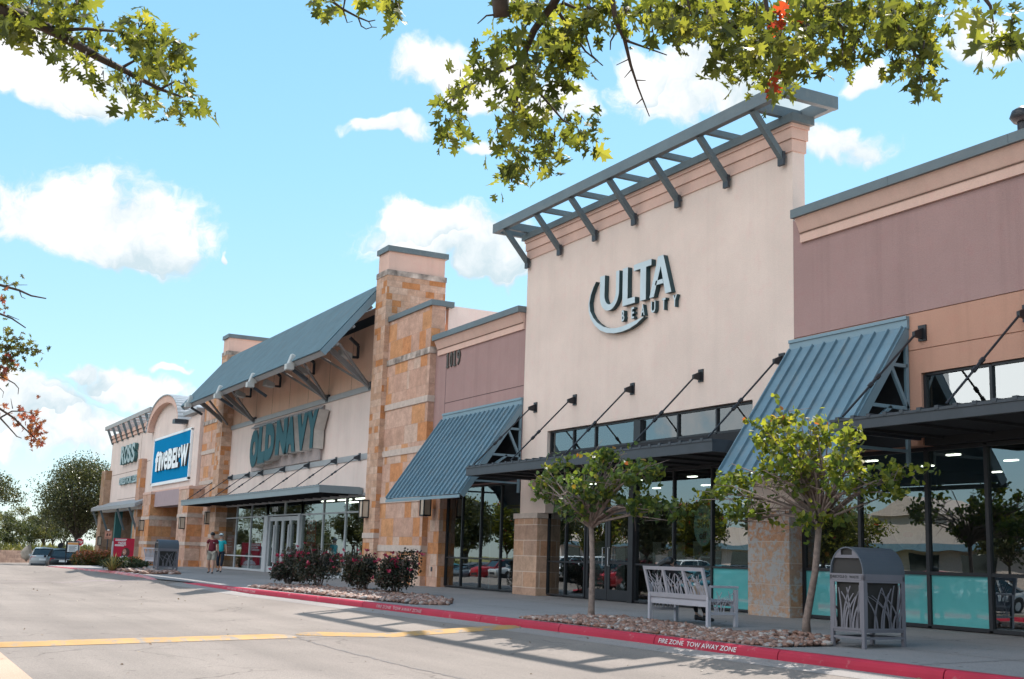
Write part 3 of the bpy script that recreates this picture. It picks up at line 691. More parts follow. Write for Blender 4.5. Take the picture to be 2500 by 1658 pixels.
letter_poly([[(xA0, zb), (xA0+.2, zb), (xm+.03, zt-.28), (xm-.0, zt), (xm-.1, zt)], [(xm-.0, zt), (xm+.03, zt-.28), (xA1-.27, zb), (xA1, zb), (xm+.14, zt)], [(xA0+.25, zb+.3), (xA1-.37, zb+.3), (xA1-.41, zb+.42), (xA0+.29, zb+.42)]])
for ch, (px0, py0, px1, py1) in zip('BEAUTY', [(680, 1070, 728, 1205), (850, 1018, 898, 1152), (1015, 970, 1080, 1112), (1190, 915, 1268, 1055), (1385, 855, 1445, 1000), (1570, 805, 1640, 950)]):
    p, q2 = g5(px0, (py0+py1)/2), g5(px1, (py0+py1)/2); zc_ = 7.79
    mb = MB(); letters(mb, ch, XZ, p[0], q2[0], zc_-.15, zc_+.17, yf+.03, yb, bold=.02); q = part('small_letter', mb, M['signside'], sg)
    mb = MB(); letters(mb, ch, XZ, p[0]+.004, q2[0]-.004, zc_-.146, zc_+.166, yf+.024, yf+.03, bold=.016); part('face', mb, M['signface'], q)
outer = [(250, 560), (200, 650), (150, 790), (120, 930), (125, 1080), (160, 1200), (225, 1310), (320, 1400), (430, 1445), (560, 1452), (700, 1425), (830, 1370), (950, 1290), (1080, 1165)]
inner = [(252, 556), (208, 650), (160, 790), (135, 930), (148, 1070), (200, 1180), (270, 1265), (370, 1335), (480, 1366), (600, 1362), (720, 1330), (840, 1275), (950, 1225), (1083, 1160)]
oo = [(g5(*p)[0], g5(*p)[2]) for p in outer]; ii = [(g5(*p)[0], g5(*p)[2]) for p in inner]
a, b = MB(), MB(); ribbon(a, oo, ii, yf+.003, yb); ribbon(b, oo, ii, yf-.004, yf+.003)
q = part('swoosh', a, M['signside'], sg); part('face', b, M['signface'], q)

# ---- flat metal canopies on tie rods
def canopy(label, x0, x1, yfr, z0, z1, rods, ywall, zr, mfas, msof, mrod, cat='canopy', tf=None, ridge=True, yr=None, group='metal entrance canopies', rib=.4):
    c = thing('entrance_canopy', label, cat, kscale((.5*(x0+x1), ywall, z0))[0] if tf else (.5*(x0+x1), ywall, z0), group=group)
    mb = MB(tf); mb.box(x0, x1, yfr, yfr+.09, z0, z1-.05); mb.box(x0-.01, x1+.01, yfr-.02, yfr+.09, z1-.048, z1)
    mb.box(x0, x0+.09, yfr+.09, ywall, z0, z1); mb.box(x1-.09, x1, yfr+.09, ywall, z0, z1); part('fascia', mb, mfas, c)
    mb = MB(tf); mb.box(x0+.09, x1-.09, yfr+.09, ywall, z0+.05, z0+.1)
    for x in np.arange(x0+.6, x1-.3, 1.15): mb.box(x-.04, x+.04, yfr+.09, ywall, z0+.0, z0+.05)
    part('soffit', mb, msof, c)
    mb = MB(tf); mb.box(x0+.09, x1-.09, yfr+.09, ywall, z1-.06, z1-.03)
    for x in np.arange(x0+.2, x1, rib): mb.box(x-.045, x+.045, yfr-.03, ywall, z1-.03, z1+.035)
    part('deck', mb, mfas, c)
    for x in rods:
        yb_ = yr or yfr+.12
        top = (x, ywall-.22, zr-.06); bot = (x, yb_, z1+.06); mb = MB(tf); mb.tube([top, bot], .022, 6)
        r_ = part('tie_rod', mb, mrod, c)
        mb = MB(tf); mb.box(x-.1, x+.1, ywall-.03, ywall, zr-.16, zr+.16); mb.prism([(ywall-.03, zr+.1), (ywall-.26, zr-.0), (ywall-.26, zr-.1), (ywall-.03, zr-.12)], lambda a, b, d: (d, a, b), x-.035, x+.035); part('bracket', mb, mrod, r_)
        t = np.array(top); bt = np.array(bot); mb = MB(tf)
        mb.tube([t+(bt-t)*q for q in (.50, .505, .545, .55, .60, .605, .645, .65)], [.024, .045, .045, .03, .03, .045, .045, .024], 6)
        part('turnbuckle', mb, mrod, r_)
    return c
canopy('long flat black canopy hung on rods over the beauty store doors', -33.15, -21.0, 15.9, 3.47, 3.74, [-32.9, -30.51, -27.45, -24.36, -21.3], F, 5.72, M['darkgrey'], M['dark'], M['black'])
canopy('flat black canopy hung on rods at the right edge of the photo', -17.3, -7.5, 15.85, 3.60, 3.82, [-17.1, -14.62, -11.6, -8.6], F, 5.72, M['darkgrey'], M['dark'], M['black'])

# ---- sloped standing seam awnings
def awning(label, x0, x1, yw, zt, yb, zb, n, group='sloped blue metal awnings'):
    a = thing('metal_awning', label, 'awning', (.5*(x0+x1), yw, zb), group=group)
    mb = MB(); mb.box(x0-.02, x1+.02, yw-.06, yw, zt-.04, zt+.22); mb.box(x0-.02, x1+.02, yw-.09, yw-.06, zt+.15, zt+.22); part('flashing', mb, M['bluelight'], a)
    t = np.array([0, yw-.08, zt]); b = np.array([0, yb, zb]); nrm = np.array([0, -(t[2]-b[2]), (t[1]-b[1])*1.0]); d = (b-t)/np.linalg.norm(b-t); nn = np.cross([1., 0, 0], d); nn *= -1 if nn[1] > 0 else 1; nn /= np.linalg.norm(nn)
    if nn[2] < 0: nn = -nn
    mb = MB(); X = lambda x, p: np.array([x, p[1], p[2]])
    mb.add([X(x0, t), X(x1, t), X(x1, b), X(x0, b), X(x0, t-.03*nn), X(x1, t-.03*nn), X(x1, b-.03*nn), X(x0, b-.03*nn)], [(0, 1, 2, 3), (7, 6, 5, 4), (0, 3, 7, 4), (1, 5, 6, 2), (0, 4, 5, 1), (3, 2, 6, 7)])
    for i in range(n+1):
        x = x0+.06+(x1-x0-.12)*i/n; mb.bar(X(x, t+d*.02)+nn*.03, X(x, b-d*.0)+nn*.03, .035, .062, up=nn)
    part('roof_panel', mb, M['roofmetal'], a)
    mb = MB(); mb.box(x0, x1, yb-.015, yb+.02, zb-.13, zb-.035); part('drip_edge', mb, M['bluelight'], a)
    for x, s in ((x0, 1), (x1, -1)):
        mb = MB(); xx = x+s*.03
        mb.bar(X(xx, t-nn*.11), X(xx, b-nn*.11), .06, .16, up=nn)
        r_ = part('rake_trim', mb, M['bluelight'], a)
        mb = MB(); wz = 4.25; xx = x+s*.04; w_ = .07
        lerpz = lambda z: t[1]+(b[1]-t[1])*(t[2]-z)/(t[2]-b[2])
        mb.bar((xx, yw-.05, zt-.1), (xx, yw-.05, wz), w_, w_); mb.bar((xx, yw-.05, wz), (xx, lerpz(wz)+.15, wz), w_, w_); mb.bar((xx, yw-.05, 5.1), (xx, lerpz(5.1)+.15, 5.1), w_, w_)
        mb.bar((xx, yw-.05, wz), (xx, lerpz(5.1)+.15, 5.08), w_, w_); mb.bar((xx, yw-.5, wz), (xx, lerpz(3.4)+.15, 3.4), w_, w_); mb.bar((xx, yw-.05, wz), (xx, yw-.05, 3.1), w_, w_)
        mb.bar((xx, lerpz(3.4)+.2, 3.4), (xx, yw-.05, 3.4), w_*.8, w_*.8)
        part('side_frame', mb, M['bluelight'], r_)
    mb = MB(); mb.box(x0+.08, x1-.08, yw-.02, yw-.004, 3.5, zt-.1); part('shade_sheet', mb, M['dark'], a)  # near-black sheet standing in for the unlit space under the awning
    return a
M['bluelight'] = mat('pale blue trim', (.155, .235, .285), .42, .0, var=.05, scale=.7, spec=.7)
awning('sloped blue metal awning left of the beauty store, under the number 1019', -39.74, -33.76, F, 5.9, 16.0, 2.98, 17)
awning('sloped blue metal awning between the tall cream wall and the right window', -20.97, -17.47, F, 5.9, 16.0, 2.98, 9)

# ---- store wing with the street number
wing = thing('store_wing', 'low taupe stucco store front carrying the number 1019', 'store', (-37, F, 0), group='low taupe wings of the store row')
WL = -40.75
mb = MB(); mb.box(WL, UL-.004, F+.0, F+.3, 3.48, 8.9); mb.box(WL, -39.0, F, F+.3, 3.1, 3.48)
part('wall', mb, M['taupe'], wing)
mb = MB(); mb.box(-39.76, -39.735, F-.004, F+.02, 6.52, 8.3); mb.box(-39.735, UL-.03, F-.004, F+.02, 6.5, 6.525); mb.box(-39.76, -39.735, F-.004, F+.02, 6.15, 6.52); part('reveal', mb, M['revealdark'] if 'revealdark' in M else M['reveal'], wing)
cornice('cornice', wing, -40.45, UL-.06, F, 9.08, (M['peach'], M['bluemetal']))
mb = MB(); mb.box(WL, -39.72, F-.03, F+.3, -.1, 3.1); part('stone_pier', mb, M['stonerow'], wing)
mb = MB(); mb.box(-40.25, -40.13, F-.045, F-.031, .52, .68); part('outlet_box', mb, M['darkgrey'], wing)
window(wing, [-39.68, -38.43, -36.97, -35.5, -34.05], [.05, 1.03, 3.45], WY, M['black'], M['glass'])
room(wing, -39.7, UL-.05, WY+.15, 26, 3.46)
mb = MB(); mb.box(WL+.05, UL-.05, F+.31, 40, 6.9, 7.3); mb.box(WL+.05, UL-.05, 26.2, 40, 0, 6.9); part('roof', mb, M['palestucco'], wing)
mb = MB(); mb.box(-35.4, -34.2, 19.6, 19.62, 2.95, 3.3); iw = part('inner_board', mb, M['trim'], wing)
mb = MB(); letters(mb, 'tna', XZ, -35.0, -34.2, 3.0, 3.24, 19.59, 19.59); part('lettering', mb, M['black'], iw)
mb = MB(); mb.box(-37.33, -37.30, 18.9, 18.93, .02, 2.3); part('display_pole', mb, M['white'], wing)
num = thing('street_number', 'dark raised number 1019 on the taupe stucco', 'number sign', (-39, F, 8))
M['numeral'] = mat('bronze numeral', (.075, .065, .055), .5, var=.1)
for ch, xa, xb in zip('1019', [-39.70, -39.42, -39.10, -38.82], [-39.47, -39.14, -38.87, -38.50]):
    mb = MB()
    if ch == '1':
        xc = (xa+xb)/2; mb.prism([(xc-.10, 7.79), (xc+.10, 7.79), (xc+.10, 7.85), (xc+.045, 7.85), (xc+.045, 8.33), (xc-.03, 8.33), (xc-.10, 8.24), (xc-.10, 8.19), (xc-.045, 8.23), (xc-.045, 7.85), (xc-.10, 7.85)], XZ, F-.05, F-.006)
    else: letters(mb, ch, XZ, xa+.03, xb-.03, 7.79, 8.33, F-.05, F-.006, bold=.012)
    part('numeral', mb, M['numeral'], num)
vent = thing('roof_vent', 'black mushroom roof vent poking over the 1019 coping', 'roof vent', onY(1096, 805, 20.5), group='mushroom vents on the roofs')
p = onY(1096, 808, 20.5); mb = MB(); mb.tube([p+np.array([0, 0, -2.2]), p+np.array([0, 0, .02])], .12, 12); part('stack', mb, M['black'], vent)
mb = MB(); mb.tube([p+np.array([0, 0, -.02]), p+np.array([0, 0, .08]), p+np.array([0, 0, .22]), p+np.array([0, 0, .32])], [.2, .27, .22, .06], 14); part('cowl', mb, M['black'], vent, True)

# ---- wing at the right edge
wr = thing('store_wing', 'low store front at the right edge in taupe over terracotta stucco', 'store', (-14, F, 0), group='low taupe wings of the store row')
XR = -6.0
mb = MB(); mb.box(UR+.004, XR, F, F+.3, 6.17, 8.9); part('wall', mb, M['taupe'], wr)
mb = MB(); mb.box(UR+.004, XR, F+.004, F+.3, 5.42, 6.15); mb.box(UR+.004, XR, F+.004, F+.3, 4.93, 5.40); mb.box(UR+.004, -17.18, F+.004, F+.3, 3.5, 4.93); mb.box(UR+.004, XR, F+.03, F+.29, 6.14, 6.18); mb.box(UR+.004, XR, F+.03, F+.29, 5.39, 5.43); part('lower_wall', mb, M['tan'], wr)
cornice('cornice', wr, UR+.3, XR, F, 9.06, (M['peach'], M['bluemetal']))
window(wr, [-17.15, -15.55, -13.9, -12.2, -10.5, -8.8, XR], [4.22, 4.90], F+.12, M['black'], M['glass'], name='clerestory')
mb = MB(); mb.box(-17.15, XR, F+.02, F+.28, 3.5, 4.2); part('canopy_backing', mb, M['dark'], wr)
window(wr, [-20.93, -19.2, -17.36, -15.9, -14.2, -12.5, -10.8, -9.1, XR], [.05, 1.05, 3.45], WY, M['black'], M['glass'], film=(0, 1, 2), w=.085)
room(wr, UR+.02, XR, WY+.15, 27, 3.46)
mb = MB()
for yy in (19.5, 21.2, 23.4):
    for xx in np.arange(-20, -7, 2.3): mb.box(xx-.16, xx+.16, yy-.04, yy+.04, 3.43, 3.459)
part('ceiling_lamps', mb, M['lamp'], wr)
mb = MB(); mb.box(UR+.05, XR-.05, F+.31, 40, 6.9, 7.3); mb.box(UR+.05, XR-.05, 27.2, 40, 0, 6.9); part('roof', mb, M['palestucco'], wr)
p = onY(2497, 290, 20.5); v2 = dup(vent, label='black roof vent above the coping at the upper right corner of the photo'); v2.location = Vector(p)

# ---- posters behind the glass
def poster(label, x0, x1, z0, z1, y, skin, hair, bgc, word=None):
    t = thing('window_poster', label, 'poster', (.5*(x0+x1), y, z0), group='posters behind the shop windows')
    mb = MB(); mb.box(x0, x1, y, y+.02, z0, z1); part('sheet', mb, mat('poster ground', bgc, .6, var=.2, scale=1.5), t)
    ell = lambda cx, cz, a, b, yy, m: part('print', MB().add([(cx+a*math.cos(k*.2618), yy, cz+b*math.sin(k*.2618)) for k in range(24)], [tuple(range(24))]), m, t, fix=False)
    cx, cz, h = .5*(x0+x1), .5*(z0+z1)+.1, (z1-z0)
    hm, sm = mat('hair print', hair, .6), mat('skin print', skin, .6, var=.15, scale=3); lm = mat('lip print', (.3, .06, .07), .5); em = mat('eye print', (.05, .04, .04), .5)
    ell(cx, cz+.1*h, .36*h, .46*h, y-.003, hm); ell(cx+.03, cz, .25*h, .37*h, y-.005, sm)
    for s in (-1, 1): ell(cx+.03+s*.11*h, cz+.06*h, .055*h, .022*h, y-.007, em); ell(cx+.03+s*.11*h, cz+.12*h, .07*h, .012*h, y-.007, hm)
    ell(cx+.03, cz-.2*h, .075*h, .03*h, y-.007, lm)
    return t
poster('large dark portrait poster behind the window above the bin', -19.1, -17.45, 1.15, 3.0, 18.75, (.30, .20, .15), (.05, .03, .025), (.07, .05, .045))
poster('portrait poster with red lips behind the pane left of the lichen stained column', -24.15, -22.5, 1.1, 2.7, 18.75, (.32, .24, .17), (.10, .08, .04), (.22, .2, .16))
t = thing('window_sign', 'round pale green sale sign reading 30% off inside the window', 'sign', (-25, 18.7, 1.7))
mb = MB().add([(-25.05+.40*math.cos(k*.2), 18.7, 2.05+.52*math.sin(k*.2)) for k in range(31)], [tuple(range(31))]); part('disc', mb, mat('sale disc', (.55, .68, .6), .6), t, fix=False)
mb = MB(); letters(mb, '30%', XZ, -25.3, -24.8, 1.98, 2.2, 18.69, 18.69, bold=.02); letters(mb, 'off', XZ, -25.2, -24.9, 1.7, 1.9, 18.69, 18.69, bold=.02); letters(mb, 'UP TO', XZ, -25.2, -24.9, 2.27, 2.36, 18.69, 18.69); part('lettering', mb, mat('sale ink', (.25, .12, .1), .6), t, fix=False)
t = thing('window_sign', 'small white sign ending in DER behind the window above the bin', 'sign', (-20, 18.65, 2.1))
mb = MB(); mb.box(-19.75, -19.0, 18.65, 18.67, 2.15, 2.75); part('board', mb, M['white'], t)
mb = MB(); letters(mb, 'DER', XZ, -19.55, -19.1, 2.35, 2.56, 18.64, 18.64); part('lettering', mb, M['black'], t, fix=False)
# ---------------------------------------------------------------- the three far stores (raw survey numbers, pushed out by kscale)
T = kscale
def kb(*a):
    mb = MB(T); mb.box(*a); return mb
def kloc(x, y, z): return tuple(T((x, y, z))[0])
# ---- clothing store with the big shed roof
on = thing('clothing_store', 'store front between two stone towers under a big blue shed roof', 'store', kloc(-57, 17.9, 0))
YW = 17.9
mb = kb(-68.9, -45.3, YW, YW+.35, 7.93, 11.2); part('upper_wall', mb, M['peachwall'], on)
mb = MB(T); mb.box(-68.9, -45.3, YW-.02, YW+.3, 5.11, 7.7); mb.box(-68.9, -45.3, YW-.02, YW+.3, 3.46, 4.87); part('wall', mb, M['palestucco'], on)
mb = kb(-68.9, -45.3, YW-.1, YW+.3, 7.7, 7.93); part('belt_rail', mb, M['trim'], on)
mb = kb(-68.9, -45.3, YW-.07, YW+.3, 4.87, 5.11); part('belt_rail', mb, M['trim'], on)
mb = MB(T)
for x in np.arange(-66.5, -46, 2.9): mb.box(x, x+.025, YW-.004, YW, 7.94, 11.2)
part('panel_joints', mb, M['reveal'], on)
mb = kb(-68.9, -45.3, YW-.015, YW+.03, 10.5, 10.9); part('ledger', mb, M['black'], on)
# towers and the flanking panels
for (x0, x1, xb) in ((-45.15, -44.0, -44.0), (-69.4, -68.15, -67.5)):
    t = 17.3
    mb = MB(T); mb.box(x0, x1, t, t+2.55, -.2, 12.02); tw = part('tower', mb, M['stonewall'], on)
    mb = kb(x0-.02, x1+.02, t-.025, t+2.58, 12.02, 12.24); part('stone_band', mb, M['bandstain'], tw)
    mb = kb(x0+.04, x1-.04, t+.04, t+2.5, 12.24, 13.0); part('tower_top', mb, M['peach'], tw)
    mb = kb(x0-.03, x1+.05, t-.05, t+2.62, 13.0, 13.22); part('coping', mb, M['bluemetal'], tw)
    mb = kb(x0-.03, x1+.03, t-.03, t+.5, 1.66, 1.86); part('stone_band', mb, M['band'], tw)
for (x0, x1) in ((-44.0, -39.9), (-73.4, -69.4)):
    mb = MB(T); mb.box(x0, x1, 17.5, 18.05, -.2, 10.1); pn = part('stone_panel', mb, M['stone'], on)
    for z in (1.18, 2.98, 4.75, 6.55, 8.32):
        mb = kb(x0+.01, x1+.03, 17.46, 17.9, z, z+.23); part('stone_band', mb, M['bandstain'] if z > 8 else M['band'], pn)
    mb = kb(x0-.12, x1+.1, 17.42, 18.35, 10.1, 10.3); part('coping', mb, M['bluemetal'], pn)
w0 = onX(1082.5, 744.2, -40.85); w1 = onX(1212, 762, -40.85)
mb = MB(); mb.box(-41.1, -40.85, 18.6, 30, 0, w0[2]); part('parapet', mb, M['palestucco'], on)
# store front
xs_ = [-68.4, -65.92, -63.1, -60.25]
window(on, xs_, [.08, .74, 2.75, 3.4], YW+.05, M['alu'], M['glass'], tf=T, w=.08)
window(on, [-54.75, -51.74, -48.89, -45.9], [.08, .74, 2.75, 3.4], YW+.05, M['alu'], M['glass'], tf=T, w=.08)
tr_ = window(on, [-60.25, -57.4, -54.75], [2.78, 3.4], YW+.05, M['alu'], M['glass'], tf=T, w=.08, name='transom')
mb = MB(T); letters(mb, '1009', XZ, -59.3, -58.4, 2.95, 3.2, YW-.03, YW-.03, bold=.02); part('door_number', mb, M['white'], tr_, fix=False)
part('pilaster', kb(-60.25, -59.62, YW-.15, YW+.1, -.1, 2.75), M['alu'], on); part('pilaster', kb(-55.0, -54.72, YW-.1, YW+.1, -.1, 2.75), M['alu'], on)
mb = MB(T); mb.box(-68.6, -45.5, YW-.06, YW+.2, 3.4, 3.5); part('head_rail', mb, M['trim'], on)
mb = MB(T); mb.box(-68.4, -60.25, YW-.1, YW+.12, -.1, .08); mb.box(-54.72, -45.9, YW-.1, YW+.12, -.1, .08); part('sill', mb, M['alu'], on)
for a, b in ((-59.6, -58.52), (-58.5, -57.42), (-57.38, -56.22), (-56.2, -55.02)):
    mb = MB(T); s = .12
    mb.box(a, a+s, YW-.06, YW+.04, .02, 2.7); mb.box(b-s, b, YW-.06, YW+.04, .02, 2.7); mb.box(a+s, b-s, YW-.055, YW+.035, .02, .3); mb.box(a+s, b-s, YW-.055, YW+.035, 2.5, 2.7)
    d = part('door', mb, M['alu'], on); part('pane', kb(a+s, b-s, YW-.01, YW, .3, 2.5), M['glass'], d)
    hx = b-s*.4 if a in (-59.6, -57.38) else a+s*.4
    mb = MB(T); mb.tube([(hx, YW-.12, .5), (hx, YW-.12, 2.3)], .03, 6); part('handle', mb, M['alu'], d)
room(on, -68.4, -45.6, YW+.15, 27, 3.5, tf=T)
mb = MB(T)
for x in np.arange(-55.5, -46, 2.3):
    for y in (19.4, 20.6, 22.2): mb.box(x-.75, x+.75, y-.07, y+.07, 3.44, 3.495)
part('ceiling_lamps', mb, M['lamp'], on)
mb = kb(-73, -40.8, 18.3, 40, 6.5, 7); mb.box(-73, -40.8, 27.3, 40, 0, 6.5); part('roof', mb, M['palestucco'], on)
# merchandise inside
mb = MB(T)
for i, x in enumerate(np.arange(-67.3, -46.5, 1.5)):
    y = 18.9+.7*(i % 3); mb.box(x-.5, x+.5, y, y+.3, .02, .8+.3*(i % 2)); mb.tube([(x-.6, y+.15, 1.45), (x+.6, y+.15, 1.45)], .03, 6)
part('display_tables', mb, M['white'], on)
mb = MB(T)
for i in range(60):
    x = rng.uniform(-67.5, -46); y = rng.uniform(19.5, 23); mb.box(x-.1, x+.1, y-.25, y+.25, .7, 1.5)
part('hanging_clothes', mb, mat('clothes', (.16, .10, .11), .9, var=.8, scale=1.2), on)

# ---- shed roof
rf = thing('shed_roof', 'large blue corrugated metal shed roof raking between the two stone towers', 'roof', kloc(-57, 16.2, 10))
e0 = np.array([15.14, 8.95]); e1 = np.array([17.5, 11.83])
x0, x1 = -69.1, -45.2
d = (e1-e0)/np.linalg.norm(e1-e0); nn = np.array([-d[1], d[0]])
PT = lambda x, t, h: (x, e0[0]+(e1-e0)[0]*t+nn[0]*h, e0[1]+(e1-e0)[1]*t+nn[1]*h)
mb = MB(T); V = []; nxc = 300
for i in range(nxc*4+1):
    x = x0+(x1-x0)*i/(nxc*4); h = .03*math.sin(i*math.pi/2)
    for t in (-.02, .5, 1.02): V.append(PT(x, t, h))
mb.add(V, [(3*i+j, 3*i+3+j, 3*i+4+j, 3*i+1+j) for i in range(nxc*4) for j in range(2)])
part('roof_sheet', mb, M['steelroof'], rf, True)
mb = MB(T); mb.bar(PT(x0, .0, -.19), PT(x1, .0, -.19), .06, .24, up=(0, nn[0], nn[1])); part('eave_trim', mb, M['trim'], rf)
for x in (x0, x1):
    mb = MB(T); mb.bar(PT(x, -.02, -.16), PT(x, 1.02, -.16), .08, .26, up=(0, nn[0], nn[1])); part('rake_trim', mb, M['bluelight'], rf)
mb = MB(T)
for x in np.arange(x0+.4, x1, 1.9): mb.bar(PT(x, .02, -.2), PT(x, 1.0, -.2), .07, .16, up=(0, nn[0], nn[1]))
for t in (.18, .45, .75, .97): mb.bar(PT(x0+.1, t, -.34), PT(x1-.1, t, -.34), .12, .14, up=(0, nn[0], nn[1]))
part('rafters', mb, M['trim'], rf)
mb = MB(T); mb.bar((x0+1.2, 17.6, 11.72), (x1-.1, 17.6, 11.72), .2, .25); part('ridge_beam', mb, M['darkgrey'], rf)
for fx in (-68.35, -63.56, -51.9, -46.6):
    foot = (fx, YW-.12, 7.86)
    mb = MB(T); mb.bar(foot, (fx, *PT(fx, .2, -.4)[1:]), .17, .2); s = part('strut', mb, M['strut'], rf)
    for dx in (-1.75, 1.75):
        mb = MB(T); mb.bar(foot, (min(max(fx+dx, x0+.2), x1-.2), *PT(fx, .2, -.4)[1:]), .09, .09); part('brace', mb, M['strut'], s)
    mb = kb(fx-.16, fx+.16, YW-.12, YW-.0, 7.72, 8.05); part('shoe', mb, M['darkgrey'], s)
# flood lamps on the eave and under the roof
M['letterdark'] = mat('brown letter return', (.09, .07, .06), .7)
M['lampgrey'] = mat('pale lamp housing', (.46, .46, .45), .5, var=.05)
def flood(tag_, loc, up=True):
    t = thing('flood_lamp', tag_, 'flood lamp', loc, group='flood lamps along the shed roof eave' if up else 'flood lamps hung under the shed roof')
    o = ORG[t]; mb = MB()
    if up:
        mb.prism([(-.18, .04), (.20, .0), (.12, .44), (-.03, .50)], lambda a, b, d: (o[0]+d, o[1]+a, o[2]+b), -.15, .15); part('housing', mb, M['lampgrey'], t, bevel=.03)
        mb = MB(); mb.box(o[0]-.17, o[0]+.17, o[1]-.25, o[1]+.08, o[2]-.2, o[2]+.04); part('gear_box', mb, M['lampgrey'], t)
        mb = MB(); mb.bar(o+np.array([0, .1, -.2]), o+np.array([0, .75, -.55]), .12, .12); part('arm', mb, M['darkgrey'], t)
    else:
        mb.prism([(-.45, .0), (-.40, .3), (.05, .12), (.05, -.08)], lambda a, b, d: (o[0]+d, o[1]+a, o[2]+b), -.3, .3); part('housing', mb, M['lampgrey'], t, bevel=.02)
        mb = MB(); mb.bar(o+np.array([0, .1, .02]), o+np.array([0, .42, .02]), .1, .1); mb.bar(o+np.array([0, .4, .0]), o+np.array([0, .4, .55]), .1, .1); mb.bar(o+np.array([0, .4, .55]), o+np.array([0, .0, .85]), .12, .12); part('arm', mb, M['darkgrey'], t)
    return t
for q, nm in (((463, 986), 'nearest the low corner'), ((535, 964), 'second from the low corner'), ((615, 936), 'second from the high end'), ((711, 892), 'closest to the right tower')):
    p = onY(q[0], q[1], 15.14*KK); flood('grey flood lamp standing on the blue roof eave, %s' % nm, tuple(p))
for q, nm in (((594, 968), 'above the O of the green letters'), ((665, 943), 'between the middle struts'), ((746, 912), 'above the right end of the green letters'), ((852, 872), 'beside the right stone tower')):
    p = onY(q[0], q[1], 17.35*KK); flood('grey flood lamp under the shed roof, %s' % nm, tuple(p), False)

# ---- sign: teal block letters on deep pale returns against a grey backing
sg = thing('store_sign', 'teal OLD NAVY block letters on a grey backing under the shed roof', 'sign', kloc(-58, YW, 6.4))
mb = MB(T); mb.prism([(-63.35, 5.12), (-52.27, 5.15), (-52.28, 7.62), (-63.3, 7.62), (-63.15, 7.3), (-63.5, 7.0), (-63.75, 6.4), (-63.5, 5.6)], XZ, YW-.12, YW-.02); part('backing', mb, mat('grey sign backing', (.33, .27, .26), .7), sg)
mb = MB(T); mb.prism([(YW-.12, 7.55), (YW-.32, 7.40), (YW-.32, 7.37), (YW-.12, 7.37)], lambda a, b, d: (d, a, b), -63.2, -52.3); part('hood', mb, M['trim'], sg)
M['teal'] = mat('teal letter face', (.045, .115, .135), .8, var=.05, spec=.1)
M['letterside'] = mat('pale letter return', (.50, .46, .43), .6)
yf = 17.3; g = lambda x, y: onY(600+x/5.6, 960+y/5.6, yf*KK)
L = [('O', 60, 170, 490, 965), ('L', 170, 262, 470, 962), ('D', 262, 388, 448, 940), ('N', 408, 560, 395, 905), ('A', 538, 680, 350, 880), ('V', 690, 838, 308, 850), ('Y', 832, 975, 268, 818)]
raw = lambda p: np.array([p[0]/KK, p[1]/KK, (p[2]-CAMH)/KK+CAMH])
for ch, a, b, top, bot in L:
    pm = raw(g((a+b)/2, (top+bot)/2)); xa, xb = raw(g(a, (top+bot)/2))[0], raw(g(b, (top+bot)/2))[0]
    zt, zb = 7.33, 5.62
    if ch == 'O': zt, zb = 7.16, 5.22
    if ch == 'L': zt, zb = 7.25, 5.36
    if ch == 'D': zt, zb = 7.30, 5.45
    mb = MB(T); letters(mb, ch, XZ, xa, xb, zb, zt, yf+.02, YW-.1, bold=.10); q = part('letter', mb, M['letterside'], sg)
    mb = MB(T); letters(mb, ch, XZ, xa-.03, xb+.03, zb-.03, zt+.03, yf+.005, yf+.02, bold=.10); part('trim', mb, M['black'], q)
    mb = MB(T); letters(mb, ch, XZ, xa+.03, xb-.03, zb+.03, zt-.03, yf-.012, yf+.005, bold=.085); part('face', mb, M['teal'], q)
canopy('long flat grey canopy on seven rods over the silver framed shop front', -71.0, -46.85, 15.98, 3.43, 3.71, [-70.1, -67.2, -63.8, -61.35, -57.62, -53.92, -50.23, -47.4], YW-.07, 4.99, M['trimblue'], M['dark'], M['darkgrey'], tf=T)
# window signs
t = thing('window_sign', 'red and white ACTIVE ON SALE sign inside the silver framed window', 'sign', kloc(-53, 18.1, 1.6))
part('board', kb(-54.15, -52.9, 18.0, 18.02, 1.32, 2.5), mat('sale red', (.62, .03, .05), .6), t)
mb = MB(T); letters(mb, 'ACTIVE', XZ, -54.0, -53.0, 2.02, 2.4, 17.99, 17.99, bold=.03); letters(mb, 'ON SALE', XZ, -54.05, -52.95, 1.5, 1.86, 17.99, 17.99, bold=.03); part('lettering', mb, M['white'], t, fix=False)
mb = MB(T); letters(mb, '$8', XZ, -53.7, -53.2, .75, 1.1, 17.99, 17.99, bold=.02); part('price', mb, M['white'], t, fix=False)
t = thing('window_sign', 'red notice with white lines behind the couple in the left end window', 'sign', kloc(-67.2, 18.1, 1))
part('board', kb(-68.0, -66.6, 18.0, 18.02, .85, 1.75), mat('notice red', (.62, .03, .06), .6), t)
mb = MB(T)
for k in range(4): mb.box(-67.8, -67.0+.2*(k % 2), 17.985, 17.998, 1.6-.14*k, 1.65-.14*k)
part('lettering', mb, M['white'], t)

# ---- the arched store
fb = thing('arched_store', 'pale store front with a round arched parapet and blue sign panel', 'store', kloc(-80, 17.3, 0))
Y0, YP = 17.3, 16.6
X0, X1 = -87.4, -73.45
